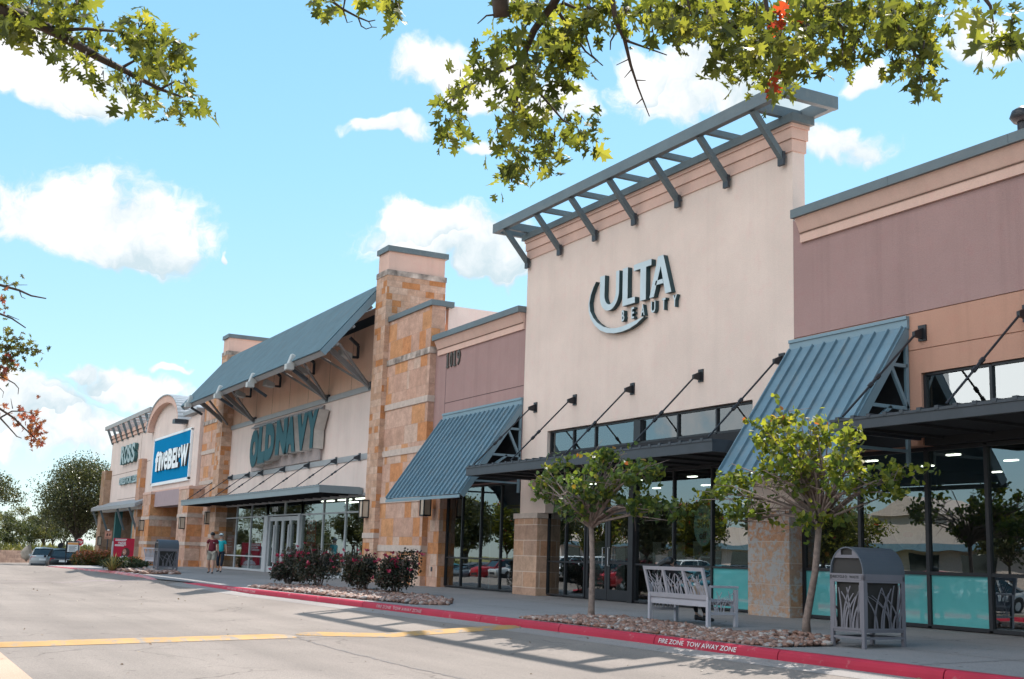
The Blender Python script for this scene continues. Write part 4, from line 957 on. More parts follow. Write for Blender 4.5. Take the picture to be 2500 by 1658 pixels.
# profile with arch
def arch(cx, z0, rx, rz, k=20): return [(cx-rx*math.cos(t), z0+rz*math.sin(t)) for t in np.linspace(0, math.pi, k)]
ax, arx, az0, arz = -82.45, 4.85, 8.95, 1.95
pr = [(X0, 4.7), (X0, 8.95)]+arch(ax, az0, arx, arz)[0:]+[(-77.0, 8.95), (X1, 9.2), (X1, 4.7)]
mb = MB(T); mb.prism(pr, XZ, Y0, Y0+.4); part('wall', mb, M['palestucco'], fb)
A0, A1 = arch(ax, az0, arx+.12, arz+.12, 28), arch(ax, az0, arx-.32, arz-.36, 28)
mb = MB(T); ribbon(mb, A0, A1, Y0-.42, Y0-.01); part('arch_moulding', mb, M['peach'], fb)
A2 = arch(ax, az0, arx+.2, arz+.2, 28); mb = MB(T); ribbon(mb, A2, A0, Y0-.5, Y0+4.5); part('arch_roof', mb, M['alu'], fb, True)
mb = MB(T); mb.box(-77.05, X1+.05, Y0-.28, Y0+.5, 9.2, 9.42); part('coping', mb, M['trim'], fb)
mb = MB(T); mb.box(-77.3, -76.6, Y0-.85, Y0-.05, 8.72, 8.98); part('flood_lamp_housing', mb, M['darkgrey'], fb)
mb = MB(T); mb.box(-85.0, -74.2, YP+.25, Y0+.5, 3.64, 4.62); part('entry_beam', mb, M['taupebeam'], fb)
mb = MB(T); mb.box(-86.1, -74.2, Y0-.04, Y0+.3, 4.62, 4.8); part('ledge', mb, M['peach'], fb)
for (a, b, dep) in ((-85.2, -82.65, 3.2), (-74.45, -71.9, .95)):
    mb = MB(T); mb.box(a, b, YP, YP+dep, -.4, 4.48); c = part('column', mb, M['stone'], fb)
    mb = kb(a-.03, b+.03, YP-.03, YP+dep+.02, 4.48, 4.64); part('cap', mb, M['peach'], c)
    for z in (1.2, 2.82):
        mb = kb(a-.03, b+.03, YP-.03, YP+dep+.02, z, z+.2); part('stone_band', mb, M['band'], c)
mb = MB(T); mb.box(-80.8, -78.6, 19.4, 20, -.4, 3.7); c = part('column', mb, M['stone'], fb)
mb = kb(-80.83, -78.57, 19.37, 20, 1.2, 1.4); part('stone_band', mb, M['band'], c)
mb = MB(T); mb.box(X0, -72, 20.4, 20.7, -.4, 3.7); mb.box(X0, -82.7, 19.7, 20.4, -.4, 3.7); part('entry_wall', mb, M['stuccolav'], fb)
mb = kb(X0, -72, Y0+.5, 20.7, 3.7, 3.9); part('entry_ceiling', mb, M['dark'], fb)
window(fb, [-78.4, -76.9, -75.4, -73.9], [.05, .9, 3.0], 20.35, M['alu'], M['glass'], tf=T)
mb = kb(X0, X1, 20.8, 40, 4, 7); part('roof', mb, M['palestucco'], fb)
sg = thing('store_sign', 'blue panel with white five BELOW letters under the arch', 'sign', kloc(-80.5, Y0, 6.8))
part('panel', kb(-85.75, -75.15, Y0-.12, Y0-.01, 5.32, 8.23), mat('sign blue', (.004, .20, .42), .9, var=.03, spec=.03), sg)
mb = MB(T)
for (a, b, c_, d_) in ((-85.95, -85.75, 5.2, 8.3), (-75.15, -74.95, 5.2, 8.3)): mb.box(a, b, Y0-.14, Y0-.005, c_, d_)
mb.box(-85.95, -74.95, Y0-.14, Y0-.005, 5.12, 5.32); mb.box(-85.95, -74.95, Y0-.14, Y0-.005, 8.23, 8.38); part('frame', mb, M['white'], sg)
q5 = lambda x, y: raw(onY(230+x/7.127, 960+y/7.127, (Y0-.3)*KK))
for ch, a, b, top, bot in (('f', 1050, 1110, 1025, 1360), ('i', 1108, 1150, 1020, 1345), ('v', 1142, 1208, 1040, 1340), ('e', 1203, 1266, 1000, 1325), ('B', 1268, 1345, 965, 1310), ('E', 1345, 1405, 955, 1300), ('L', 1405, 1455, 940, 1285), ('o', 1448, 1492, 935, 1120), ('W', 1485, 1612, 890, 1260)):
    bd = .02 if ch in 'ev' else .05; pa, pb = q5(a, (top+bot)/2), q5(b, (top+bot)/2); pt, pz = q5((a+b)/2, top), q5((a+b)/2, bot)
    mb = MB(T); letters(mb, ch, XZ, pa[0]+.04, pb[0]-.06, pz[2], pt[2], Y0-.25, Y0-.13, bold=bd); q = part('letter', mb, M['letterdark'], sg)
    mb = MB(T); letters(mb, ch, XZ, pa[0]+.04, pb[0]-.06, pz[2], pt[2], Y0-.26, Y0-.25, bold=bd); part('face', mb, M['signwhite'], q)
# blue shopping carts beside the entry
def cart(label, loc, rz):
    t = thing('shopping_cart', label, 'shopping cart', loc, rz); ORG[t] = np.zeros(3)
    mb = MB(); 
    for s in (-1, 1):
        mb.tube([(s*.24, -.4, .12), (s*.24, .4, .12), (s*.27, .45, .55)], .02, 6); mb.tube([(s*.28, -.5, .95), (s*.27, .45, 1.0)], .018, 6); mb.tube([(s*.25, -.4, .12), (s*.28, -.5, .98)], .018, 6)
    for k in range(6):
        y = -.45+.18*k; mb.tube([(-.28, y, .95), (-.22, y, .5), (.22, y, .5), (.28, y, .95)], .012, 5)
    part('frame', mb, M['cartmetal'], t)
    mb = MB(); mb.box(-.3, .3, -.54, -.49, .93, .99); mb.box(-.27, .27, -.45, .42, .52, .93); part('basket', mb, M['cartblue'], t)
    for s in (-1, 1):
        for y in (-.38, .38):
            mb = MB(); mb.tube([(s*.24-.02, y, .07), (s*.24+.02, y, .07)], .07, 10); part('wheel', mb, M['black'], t)
    return t
M['cartblue'] = mat('blue plastic', (.02, .10, .32), .4); M['cartmetal'] = mat('cart wire', (.3, .32, .35), .3, .6)
p = onZ(428, 1380, -.12)
cart('blue shopping cart parked behind the entry column', (p[0], p[1], zwalk(p[0], p[1])-.0), .6)

# ---- the discount store at the far end
rs = thing('discount_store', 'far end store front with a tan trellis top and stone corner', 'store', kloc(-95, 17.3, 0))
RX0, RX1 = -103.3, -87.45
part('wall', kb(RX0, RX1, Y0+.02, Y0+.4, 3.9, 9.85), M['palestucco'], rs)
mb = MB(T); mb.box(RX0-.1, RX1, Y0-.08, Y0+.5, 9.3, 9.55); mb.box(RX0-.2, RX1, Y0-.16, Y0+.6, 9.58, 9.86); part('cornice', mb, M['peach'], rs)
mb = MB(T); mb.box(-91.2, -91.17, Y0+.01, Y0+.02, 4.2, 9.2); mb.box(RX0, -91.2, Y0+.01, Y0+.02, 6.55, 6.58); mb.box(-91.17, RX1, Y0+.01, Y0+.02, 7.0, 7.03); mb.box(-99, -91.2, Y0+.01, Y0+.02, 4.55, 4.58); part('panel_joints', mb, M['reveal'], rs)
mb = MB(T); mb.box(RX0-.75, RX0+.95, Y0-.5, Y0+2.5, -.9, 7.0); c = part('stone_corner', mb, M['stonedark'], rs)
mb = MB(T); mb.box(-89.9, -88.6, Y0-.35, Y0+.3, -.9, 7.2); part('stone_pier', mb, M['stone'], rs)
for x in (-97.6, -90.6):
    mb = MB(T); mb.box(x-.25, x+.25, Y0-.25, Y0+.25, -.9, 3.9); part('green_column', mb, mat('green steel', (.03, .12, .12), .5), rs)
mb = MB(T); mb.box(RX0+.9, RX1, 19.9, 20.2, -.9, 3.9); part('entry_wall', mb, M['stuccolav'], rs)
mb = kb(RX0+.9, RX1, Y0+.4, 20.2, 3.9, 4.1); part('entry_ceiling', mb, M['dark'], rs)
window(rs, [-101.5, -99.5, -97.5, -95.5, -93.5], [.05, .9, 2.6, 3.5], 19.8, M['alu'], M['glass'], tf=T)
part('roof', kb(RX0, RX1, 20.3, 40, 4.2, 8), M['palestucco'], rs)
tr = thing('roof_trellis', 'pale tan trellis on raking struts along the far end store top', 'trellis', kloc(-95, 16.75, 10))
ya = 16.75; za = 10.35
mb = kb(-104.2, -86.3, ya, ya+.12, za, za+.3); part('front_beam', mb, M['trellistan'], tr)
for x in (-104.2, -86.42):
    part('end_beam', kb(x, x+.12, ya+.121, Y0+1.3, za, za+.3), M['trellistan'], tr)
mb = kb(-104.2, -86.3, Y0+1.3, Y0+1.42, za, za+.3); part('rear_beam', mb, M['trellistan'], tr)
for i in range(8):
    x = -103.0+15.1*i/7
    part('cross_beam', kb(x-.07, x+.07, ya+.121, Y0+1.3, za+.03, za+.22), M['trellistan'], tr)
    mb = MB(T); mb.bar((x, Y0-.0, 9.15), (x, ya+.06, za), .15, .17); part('strut', mb, M['bluemetal'], tr)
sg = thing('store_sign', 'pale green letters reading ROSS DRESS FOR LESS on the far end wall', 'sign', kloc(-94, Y0, 7.5))
M['rossface'] = mat('pale green face', (.36, .45, .46), .8); M['rossside'] = mat('dark green side', (.05, .12, .12), .6)
r5 = lambda x, y: raw(onY(230+x/7.127, 960+y/7.127, (Y0-.25)*KK))
for ch, a, b, top, bot in (('R', 468, 530, 920, 1200), ('O', 530, 585, 905, 1180), ('S', 588, 640, 885, 1165), ('S', 645, 705, 860, 1140)):
    pa, pb = r5(a, 1020), r5(b, 1020); zt, zb = 8.62, 7.2
    mb = MB(T); letters(mb, ch, XZ, pa[0], pb[0], zb, zt, Y0-.25, Y0-.0, bold=.05); q = part('letter', mb, M['rossside'], sg)
    mb = MB(T); letters(mb, ch, XZ, pa[0], pb[0], zb, zt, Y0-.262, Y0-.25, bold=.03); part('face', mb, M['rossface'], q)
pa, pb = r5(430, 1340), r5(735, 1290)
mb = MB(T); letters(mb, 'DRESS FOR LESS', XZ, pa[0], pb[0], 5.65, 6.2, Y0-.15, Y0-.0, bold=.05); q = part('small_lettering', mb, M['rossside'], sg)
mb = MB(T); letters(mb, 'DRESS FOR LESS', XZ, pa[0], pb[0], 5.65, 6.2, Y0-.16, Y0-.15, bold=.03); part('face', mb, M['rossface'], q)
c = thing('entrance_canopy', 'sloped grey canopy on raking struts at the far end store', 'canopy', kloc(-95, 16.4, 3.8), group='metal entrance canopies')
mb = MB(T); mb.prism([(16.3, 3.72), (16.3, 3.98), (Y0, 4.42), (Y0, 4.2)], lambda a, b, d: (d, a, b), -104.6, -86.3); part('deck', mb, M['trim'], c)
mb = kb(-103.2, -87.5, Y0-.5, Y0-.02, 3.62, 3.92); part('valance', mb, M['white'], c)
for x in (-104, -100.5, -93.4, -88.8):
    mb = MB(T); mb.bar((x, Y0-.3, 2.2), (x, 16.4, 3.72), .14, .14); part('strut', mb, M['bluemetal'], c)

# ---- wall lanterns
def lantern(label, loc):
    t = thing('wall_lantern', label, 'wall lantern', loc, group='boxy black wall lanterns'); ORG[t] = np.zeros(3)
    w, d, h, s = .19, .30, .36, .035
    mb = MB(); mb.box(-w+s, w-s, -d+s, 0, -h+.05, h-.05); part('lamp_glass', mb, M['lampglass'], t)
    mb = MB()
    for x in (-w, w-s):
        for y in (-d, -s): mb.box(x, x+s, y, y+s, -h, h)
    for z in (-h, h-.05):
        mb.box(-w, w, -d, -d+s, z, z+.05); mb.box(-w, -w+s, -d, 0, z, z+.05); mb.box(w-s, w, -d, 0, z, z+.05)
    mb.box(-w+s, w-s, -d+s, 0, h-.05, h-.02); part('frame', mb, M['black'], t)
    return t
lantern('black wall lantern beneath the blue awning corner, by the rose bushes', tuple(onY(1048, 1236, 17.88)-np.array([0, 0, 0])))
for lab, q, y in (('black wall lantern on the right stone tower beside the silver shop front', (897, 1243), 17.3*KK), ('black wall lantern on the stone panel above the walking couple', (513, 1265), 17.5*KK),
                  ('black wall lantern on the arched store column nearest the canopy end', (450, 1277), 16.6*KK), ('black wall lantern in the recess between the arched store columns', (430, 1289), 19.35*KK), ('black wall lantern on the column behind the far bin', (350.5, 1283), 16.6*KK),
                  ('small dark wall lantern on the far end stone corner', (247, 1321), 16.8*KK)):
    lantern(lab, tuple(onY(*q, y)))
# ---------------------------------------------------------------- plants
M['bark'] = mat('grey brown bark', (.20, .15, .13), .9, var=.3, scale=14, bmp=.6, bscale=30)
M['barkdark'] = mat('dark oak bark', (.075, .055, .045), .9, var=.3, scale=10, bmp=.6, bscale=20)
M['redbud'] = leafmat('redbud leaves', [(0, (.04, .07, .03)), (.45, (.08, .12, .035)), (.8, (.19, .20, .035)), (.93, (.30, .25, .04)), (1, (.28, .08, .03))])
M['redbudlit'] = leafmat('sunlit redbud leaves', [(0, (.05, .08, .025)), (.4, (.11, .14, .03)), (.75, (.25, .25, .04)), (.93, (.36, .31, .05)), (1, (.35, .10, .04))], trans=.55)  # lighter, yellower copy of the redbud leaves; sunlight put into the colour
M['oakleaf'] = leafmat('pin oak leaves', [(0, (.035, .042, .014)), (.4, (.09, .10, .024)), (.85, (.24, .23, .05)), (.975, (.30, .25, .06)), (.985, (.42, .05, .03)), (1, (.40, .06, .03))], trans=.6)
M['redoak'] = leafmat('turning oak leaves', [(0, (.05, .06, .02)), (.45, (.13, .11, .035)), (.6, (.24, .10, .05)), (1, (.27, .07, .07))], trans=.5)
M['rose'] = leafmat('rose leaves', [(0, (.020, .022, .017)), (.55, (.042, .046, .032)), (.8, (.065, .06, .042)), (1, (.10, .042, .04))], trans=.25)
M['petal'] = mat('red petals', (.30, .012, .05), .5, var=.25, scale=30)
M['liveoak'] = leafmat('live oak leaves', [(0, (.03, .036, .014)), (.6, (.062, .066, .026)), (1, (.125, .115, .055))], .3, .3)
M['scrub'] = leafmat('scrub leaves', [(0, (.045, .055, .025)), (.6, (.085, .095, .045)), (1, (.15, .14, .08))], .6, .3)
M['brush'] = leafmat('brush leaves', [(0, (.06, .065, .025)), (.6, (.12, .12, .045)), (1, (.22, .18, .08))], .6, .3)

def small_tree(label, base, fork, px_shape, seed, nleaf, size, group, lm='redbud'):
    """px_shape: list of (centre xyz, radii xyz, weight) blobs of the crown"""
    g = np.random.default_rng(seed); base = np.array(base, float); fork = np.array(fork, float)
    t = thing('ornamental_tree', label, 'tree', tuple(base), group=group)
    mb = MB(); mid = (base+fork)/2+np.array([.05, 0, 0])
    mb.tube([base-np.array([0, 0, .2]), base+np.array([0, 0, .1]), mid, fork], [.085, .065, .055, .05], 10)
    ends = []
    for c, r, wgt in px_shape:
        c = np.array(c); k = max(2, int(wgt*5))
        for j in range(k):
            e = c+np.array(r)*g.normal(size=3)*.45; m1 = fork+(e-fork)*.45+np.array([0, 0, .12])+g.normal(size=3)*.08
            st = fork-np.array([0, 0, g.uniform(0, .15)])
            mb.tube([st, m1, e], [.03, .018, .006], 6); ends += [(st, m1, e)]
            for q in range(4):
                s0 = m1+(e-m1)*g.uniform(0, 1); mb.tube([s0, s0+g.normal(size=3)*np.array([.22, .22, .16])], [.008, .003], 4)
    part('trunk', mb, M['bark'], t, True)
    P = []
    tot = sum(b[2] for b in px_shape)
    for c, r, wgt in px_shape:
        c, r = np.array(c), np.array(r)*.9; nb = int(nleaf*wgt/tot)
        # leaves gather along twigs: short runs of leaves at random spots
        while nb > 0:
            v = g.normal(size=3); v /= np.linalg.norm(v); s = c+r*v*g.uniform(.25, 1)**.6
            dv = g.normal(size=3); dv[2] -= .3; dv /= np.linalg.norm(dv); L = g.uniform(.12, .4); k = min(nb, int(g.integers(4, 10)))
            for i in range(k): P.append(s+dv*L*i/k+g.normal(size=3)*.03)
            nb -= k
    P = np.array(P)
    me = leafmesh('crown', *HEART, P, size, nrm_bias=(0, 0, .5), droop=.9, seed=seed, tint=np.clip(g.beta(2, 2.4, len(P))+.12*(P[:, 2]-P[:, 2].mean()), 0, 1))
    part('crown', me, M[lm], t, True)
    return t
y1 = 13.0; c1_ = lambda dx, dy, y=y1: onY(dx*1.0575, dy*1.0575, y)
b = onZ(1240+797/3.92, 1100+1552/3.92, .05)
small_tree('small ornamental tree with dull green heart leaves in front of the black doors', b, c1_(1365, 1205, b[1]), [
    (c1_(1380, 1120, 12.9), (.85, .75, .42), 3.2), (c1_(1270, 1125, 12.9), (.42, .5, .28), 1.2), (c1_(1480, 1090, 13.0), (.5, .5, .28), 1.3), (c1_(1495, 1165, 13.3), (.5, .6, .22), 1.1), (c1_(1290, 1070, 12.9), (.22, .4, .22), .5), (c1_(1400, 1055, 12.9), (.35, .5, .2), .8), (c1_(1330, 1175, 12.8), (.5, .5, .2), 1.0), (c1_(1560, 1180, 13.5), (.25, .3, .12), .35)], 11, 2100, .094, 'ornamental trees in the stone beds')
b = onZ(1500+1108/2.365, 1200+785/2.365, .10)
c2_ = lambda dx, dy, y=13.6: onY(dx*1.0575, dy*1.0575, y)
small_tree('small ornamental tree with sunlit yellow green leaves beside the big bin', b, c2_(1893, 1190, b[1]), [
    (c2_(1830, 1080), (.75, .6, .42), 3.2), (c2_(1880, 1000), (.42, .5, .33), 1.4), (c2_(1780, 1000), (.4, .5, .38), 1.3), (c2_(1700, 1110), (.45, .5, .28), 1.3), (c2_(1730, 1180), (.45, .5, .2), 1.1), (c2_(1950, 1090), (.5, .55, .36), 1.6), (c2_(2030, 1120, 14.2), (.45, .5, .25), 1.0), (c2_(2090, 1090, 14.6), (.35, .4, .16), .5), (c2_(1820, 960), (.25, .35, .22), .45), (c2_(1880, 1200), (.5, .5, .18), .7), (c2_(1640, 1140), (.2, .3, .15), .35), (c2_(1960, 1010), (.22, .3, .2), .5)], 12, 2500, .09, 'ornamental trees in the stone beds', 'redbudlit')

# ---- rose bushes
pet = MB()
for k in range(7):
    a = k*2.4; r = .018+.004*k; pet.add([(0, 0, 0), (r*math.cos(a-.5), r*math.sin(a-.5), .03), (1.25*r*math.cos(a), 1.25*r*math.sin(a), .035+.002*k), (r*math.cos(a+.5), r*math.sin(a+.5), .03)], [(0, 1, 2, 3)])
def rose(label, base, w, h, seed, nf):
    g = np.random.default_rng(seed); base = np.array(base, float)
    t = thing('rose_bush', label, 'bush', tuple(base), group='red rose bushes in the stone bed')
    mb = MB()
    for k in range(16):
        a = g.uniform(0, 6.28); r = g.uniform(.2, .9)*w/2; e = base+np.array([r*math.cos(a), r*math.sin(a), h*g.uniform(.6, .98)]); m1 = base+(e-base)*.5+g.normal(size=3)*.05
        mb.tube([base+np.array([.08*math.cos(a), .08*math.sin(a), -.05]), m1, e], [.014, .009, .004], 5)
    part('stem', mb, M['bark'], t, True)
    P = []; n = 4200
    blobs = [(base+np.array([g.uniform(-.33, .33)*w, g.uniform(-.33, .33)*w, h*g.uniform(.22, .80)]), w*g.uniform(.2, .32)) for _ in range(15)]
    for i in range(n):
        c, r = blobs[int(g.integers(len(blobs)))]; v = g.normal(size=3); v /= np.linalg.norm(v); q = c+v*r*g.uniform(.5, 1.05)*np.array([1, 1, .85]); q[2] = max(q[2], base[2]+.1); P.append(q)
    part('foliage', leafmesh('foliage', *OVAL, np.array(P), .085, nrm_bias=(0, 0, .4), seed=seed), M['rose'], t, True)
    for i in range(nf):
        c, r = blobs[int(g.integers(len(blobs)))]; v = g.normal(size=3); v[2] = abs(v[2])+.15; v[1] -= .25; v /= np.linalg.norm(v); q = c+v*r*1.08
        if i < nf*.5: q[2] = max(q[2], base[2]+h*.72)
        if i == 0:
            f = part('blossom', pet.mesh('blossom', -base, True), M['petal'], t); f0 = f
        else: f = f0.copy(); link(f); f.parent = t
        f.location = Vector(q-base); f.rotation_euler = (g.uniform(-.9, .9), g.uniform(-.9, .9), g.uniform(0, 6)); f.scale = (g.uniform(1.2, 2.0),)*3
zz = lambda x, y: zwalk(x, y)+.03
rb = lambda px, py: (lambda p: (p[0], p[1], zz(p[0], p[1])))(onZ(px, py, -.06))
ORIG_org = dict()
def rosep(*a):
    rose(*a)
rosep('leftmost rose bush with a few red blooms, seen against the shop doors', rb(704, 1424), 1.35, 1.28, 31, 30)
rosep('tallest rose bush, second from the left, with reddish new shoots', rb(777, 1433), 1.5, 1.46, 32, 32)
rosep('red rose bush third from the left, in front of the stone tower', rb(884, 1444), 1.1, 1.22, 33, 34)
rosep('rightmost rose bush, thick with red blooms, below the lantern', rb(966, 1450), 1.2, 1.30, 34, 44)

# ---- river stones: far too many to count
def ico():
    import bmesh
    b = bmesh.new(); bmesh.ops.create_icosphere(b, subdivisions=2, radius=1); v = np.array([x.co[:] for x in b.verts]); f = [tuple(q.index for q in p.verts) for p in b.faces]; b.free(); return v, f
IV, IF = ico()
def stones(name, label, poly, n, mound, seed, smin=.05, smax=.13, front=True):
    g = np.random.default_rng(seed); V, F, Tn = [], [], []; poly = np.array(poly)
    def inside(x, y):
        c = False; j = len(poly)-1
        for i in range(len(poly)):
            if (poly[i][1] > y) != (poly[j][1] > y) and x < (poly[j][0]-poly[i][0])*(y-poly[i][1])/(poly[j][1]-poly[i][1])+poly[i][0]: c = not c
            j = i
        return c
    lo, hi = poly.min(0), poly.max(0); k = 0
    warps = [1+.16*np.sin(IV@g.normal(size=3)*2.2+g.uniform(0, 6))[:, None] for _ in range(14)]
    while k < n:
        x, y = g.uniform(lo[0], hi[0]), g.uniform(lo[1], hi[1])
        if not inside(x, y): continue
        s = smin+(smax-smin)*g.beta(1.5, 3.2); ax = np.array([1.25, .9, .55])*g.uniform(.8, 1.2, 3)*s
        v = IV*warps[k % 14]*ax; a = g.uniform(0, 6.28); tl = g.normal()*.35
        Rz = np.array([[math.cos(a), -math.sin(a), 0], [math.sin(a), math.cos(a), 0], [0, 0, 1]]); Rx = np.array([[1, 0, 0], [0, math.cos(tl), -math.sin(tl)], [0, math.sin(tl), math.cos(tl)]])
        v = v@(Rx@Rz).T
        edge = min(np.linalg.norm(poly-np.array([x, y]), axis=1).min()/.9, 1); m_ = mound(x, y)*g.uniform(.4, 1.0)*(.35+.65*edge)
        V.append(v+np.array([x, y, zwalk(x, y)+.35*ax[2]+m_])); F += [tuple(i+42*0+k*len(IV) for i in f) for f in IF]; Tn += [g.uniform()]*len(IV); k += 1
    me = bpy.data.meshes.new(name); me.from_pydata(np.concatenate(V).tolist(), [], F); me.polygons.foreach_set('use_smooth', [True]*len(me.polygons))
    at = me.attributes.new('tint', 'FLOAT', 'POINT'); at.data.foreach_set('value', np.array(Tn, np.float32)); me.update()
    o = part(name, me, M['pebble'], None); tag(o, label, 'river stones', kind='stuff'); return o
m = newmat('river pebbles'); n, l = nt(m); b_ = bsdf(m); b_.inputs['Roughness'].default_value = .65; a_ = n.new('ShaderNodeAttribute'); a_.attribute_name = 'tint'
c_ = ramp(n, l, a_.outputs['Fac'], [(0, (.12, .06, .045)), (.2, (.25, .135, .10)), (.4, (.17, .08, .05)), (.6, (.31, .20, .165)), (.75, (.22, .12, .095)), (.88, (.40, .34, .31)), (1, (.16, .14, .14))])
g_ = n.new('ShaderNodeNewGeometry'); c_ = mixc(n, l, 1, c_, ramp(n, l, noise(n, l, g_.outputs['Position'], 26, 4), [(.3, (.75,)*3), (.7, (1.2,)*3)]), 'MULTIPLY'); l.new(c_, b_.inputs['Base Color']); M['pebble'] = m
gp = lambda zx, zy, z=0.: tuple(onZ(1500+zx/2.365, 1200+zy/2.365, z)[:2])
stones('river_stones', 'bed of brown and pink river stones under the bench and trees', [(-22.6, yc(-22.6)+.25), (-19, yc(-19)+.2), (-16.5, yc(-16.5)+.2), (-14.9, yc(-14.9)+.25), (-14.75, 13.4), (-15.3, 14.1), (-16.2, 14.15), (-17.2, 13.75), (-18.5, 13.85), (-19.6, 14.2), (-20.6, 14.25), (-21.6, 13.6), (-22.4, 12.9)], 5200, lambda x, y: .02+.16*math.exp(-((x+15.5)/1.3)**2-((y-13.6)/.8)**2)+.1*math.exp(-((x+20.9)/1.4)**2-((y-13.2)/.8)**2), 41, .03, .082)
stones('river_stones', 'bed of brown river stones around the rose bushes', [(-39.5, yc(-39.5)+.4), (-36, yc(-36)+.3), (-32, yc(-32)+.3), (-28, yc(-28)+.6), (-27.6, 12.9), (-29.5, 13.9), (-33, 14.2), (-37, 13.9), (-40, 13.0)], 3800, lambda x, y: .06, 42, .04, .105)
stones('river_stones', 'scatter of pale stones around the far shrub and bin', [(-63, yc(-63)+.4), (-58, yc(-58)+.3), (-55, yc(-55)+.4), (-55, 12.6), (-58, 12.9), (-63, 12.3)], 260, lambda x, y: .05, 43, .08, .2)

# ---- oak over the camera: trunk behind us, limbs reaching into the frame
oak = thing('oak_tree', 'large oak whose lobed green leaves hang into the top of the photo', 'tree', (3.2, -2.6, -.3))
mb = MB(); O3 = np.array([3.2, -2.6, -.4])
mb.tube([O3, O3+[.05, 0, 1.2], O3+[0, .1, 2.6], O3+[-.1, .2, 4.2]], [.26, .2, .18, .15], 14); part('trunk', mb, M['barkdark'], oak, True)
TOP = O3+np.array([-.1, .2, 4.0])
g9 = np.random.default_rng(99); LP, LS, LT = [], [], []
limbs = MB()
def twig(pix, r0, r1, lead=None, n=7):
    """pix: list of (px, py, distance) in the survey of the photo -> real points"""
    pts = [atD(*q) for q in pix]
    if lead is not None: pts = [np.array(q) for q in lead]+pts
    limbs.tube(pts, list(np.linspace(r0, r1, len(pts))), 6); return pts
def leafrun(pts, count, spread, size=.16, along=True, red=0.):
    pts = [np.array(p) for p in pts]; seg = [np.linalg.norm(b-a) for a, b in zip(pts[:-1], pts[1:])]; tot = sum(seg)
    for _ in range(count):
        t = g9.uniform(0, tot); i = 0
        while i < len(seg)-1 and t > seg[i]: t -= seg[i]; i += 1
        p = pts[i]+(pts[i+1]-pts[i])*min(1, t/seg[i]); q = p+g9.normal(size=3)*spread*np.array([1, 1, .8])
        LP.append(q); LS.append(size*g9.uniform(.85, 1.1)); LT.append(np.clip(g9.beta(2, 2)*.97, 0, .96) if g9.uniform() > red else .99)
        if g9.uniform() < .35: limbs.tube([p, (p+q)/2+[0, 0, .01], q], [.004, .003, .0015], 4)
def blob(px, py, D, rx, ry, count, size=.155, red=0.):
    red = 0.
    """a cluster of leaves on short twigs round a point of the photo (radii in photo pixels)"""
    c = atD(px, py, D); s = D/FPX
    for _ in range(max(1, int(count*1.05)//6)):
        u, v = g9.normal()*rx*.48, g9.normal()*ry*.48
        e = atD(px+u, py+v, D+g9.normal()*.25); st = c+(e-c)*g9.uniform(.1, .5)+np.array([0, 0, .04])
        limbs.tube([c, st, e], [.0045, .0035, .0018], 4)
        for _ in range(6):
            LP.append(e+g9.normal(size=3)*.045); LS.append(size*g9.uniform(.40, .74)); LT.append(min(.96, g9.beta(2, 2.2)) if g9.uniform() > red else .99)
# left branch
A1 = lambda zx, zy, D: (zx/4.548, zy/4.548, D)
p1 = twig([(-200, -40, 7.2), A1(300, 200, 7.4), A1(700, 400, 7.5), A1(1060, 620, 7.6), A1(1430, 810, 7.7), A1(1780, 990, 7.8), A1(2030, 1080, 7.9)], .04, .006)
twig([A1(550, 340, 7.4), A1(960, 320, 7.5), A1(1320, 350, 7.6), A1(1560, 420, 7.6)], .012, .005); twig([A1(1340, 760, 7.7), A1(1500, 670, 7.7), A1(1800, 600, 7.7)], .01, .004); twig([A1(1780, 990, 7.8), A1(1950, 900, 7.8), A1(2100, 950, 7.8)], .008, .003)
for zx, zy, rx, ry, k in [(150, 120, 60, 45, 70), (320, 250, 55, 35, 40), (100, 300, 35, 25, 26), (620, 80, 50, 30, 38), (850, 60, 25, 20, 18), (780, 220, 45, 25, 30), (520, 430, 18, 22, 8), (700, 560, 22, 24, 12), (940, 470, 30, 24, 14), (1090, 230, 24, 20, 8), (1110, 390, 16, 14, 5), (1110, 540, 18, 14, 6), (960, 640, 22, 20, 10), (960, 850, 24, 18, 7), (1130, 830, 22, 18, 8), (1240, 700, 26, 22, 10), (1550, 330, 60, 30, 26), (1480, 480, 50, 35, 28), (1690, 430, 45, 32, 26), (1800, 620, 40, 32, 26), (1960, 640, 26, 22, 10), (1880, 790, 30, 22, 14), (1420, 900, 35, 25, 16), (1560, 960, 35, 24, 16), (1400, 1060, 18, 18, 6), (1600, 1080, 24, 18, 8), (1750, 1060, 14, 22, 5), (1900, 980, 24, 18, 7), (2060, 950, 24, 20, 9), (2120, 1090, 22, 20, 9), (2030, 1180, 30, 20, 12), (2210, 1180, 18, 16, 6), (1850, 1290, 18, 20, 7), (2110, 1260, 14, 14, 4), (350, 60, 50, 30, 34)]:
    q = A1(zx, zy, 7.6); blob(q[0], q[1], 7.6+g9.normal()*.15, rx*.72, ry*.72, int(k*1.0), .15)
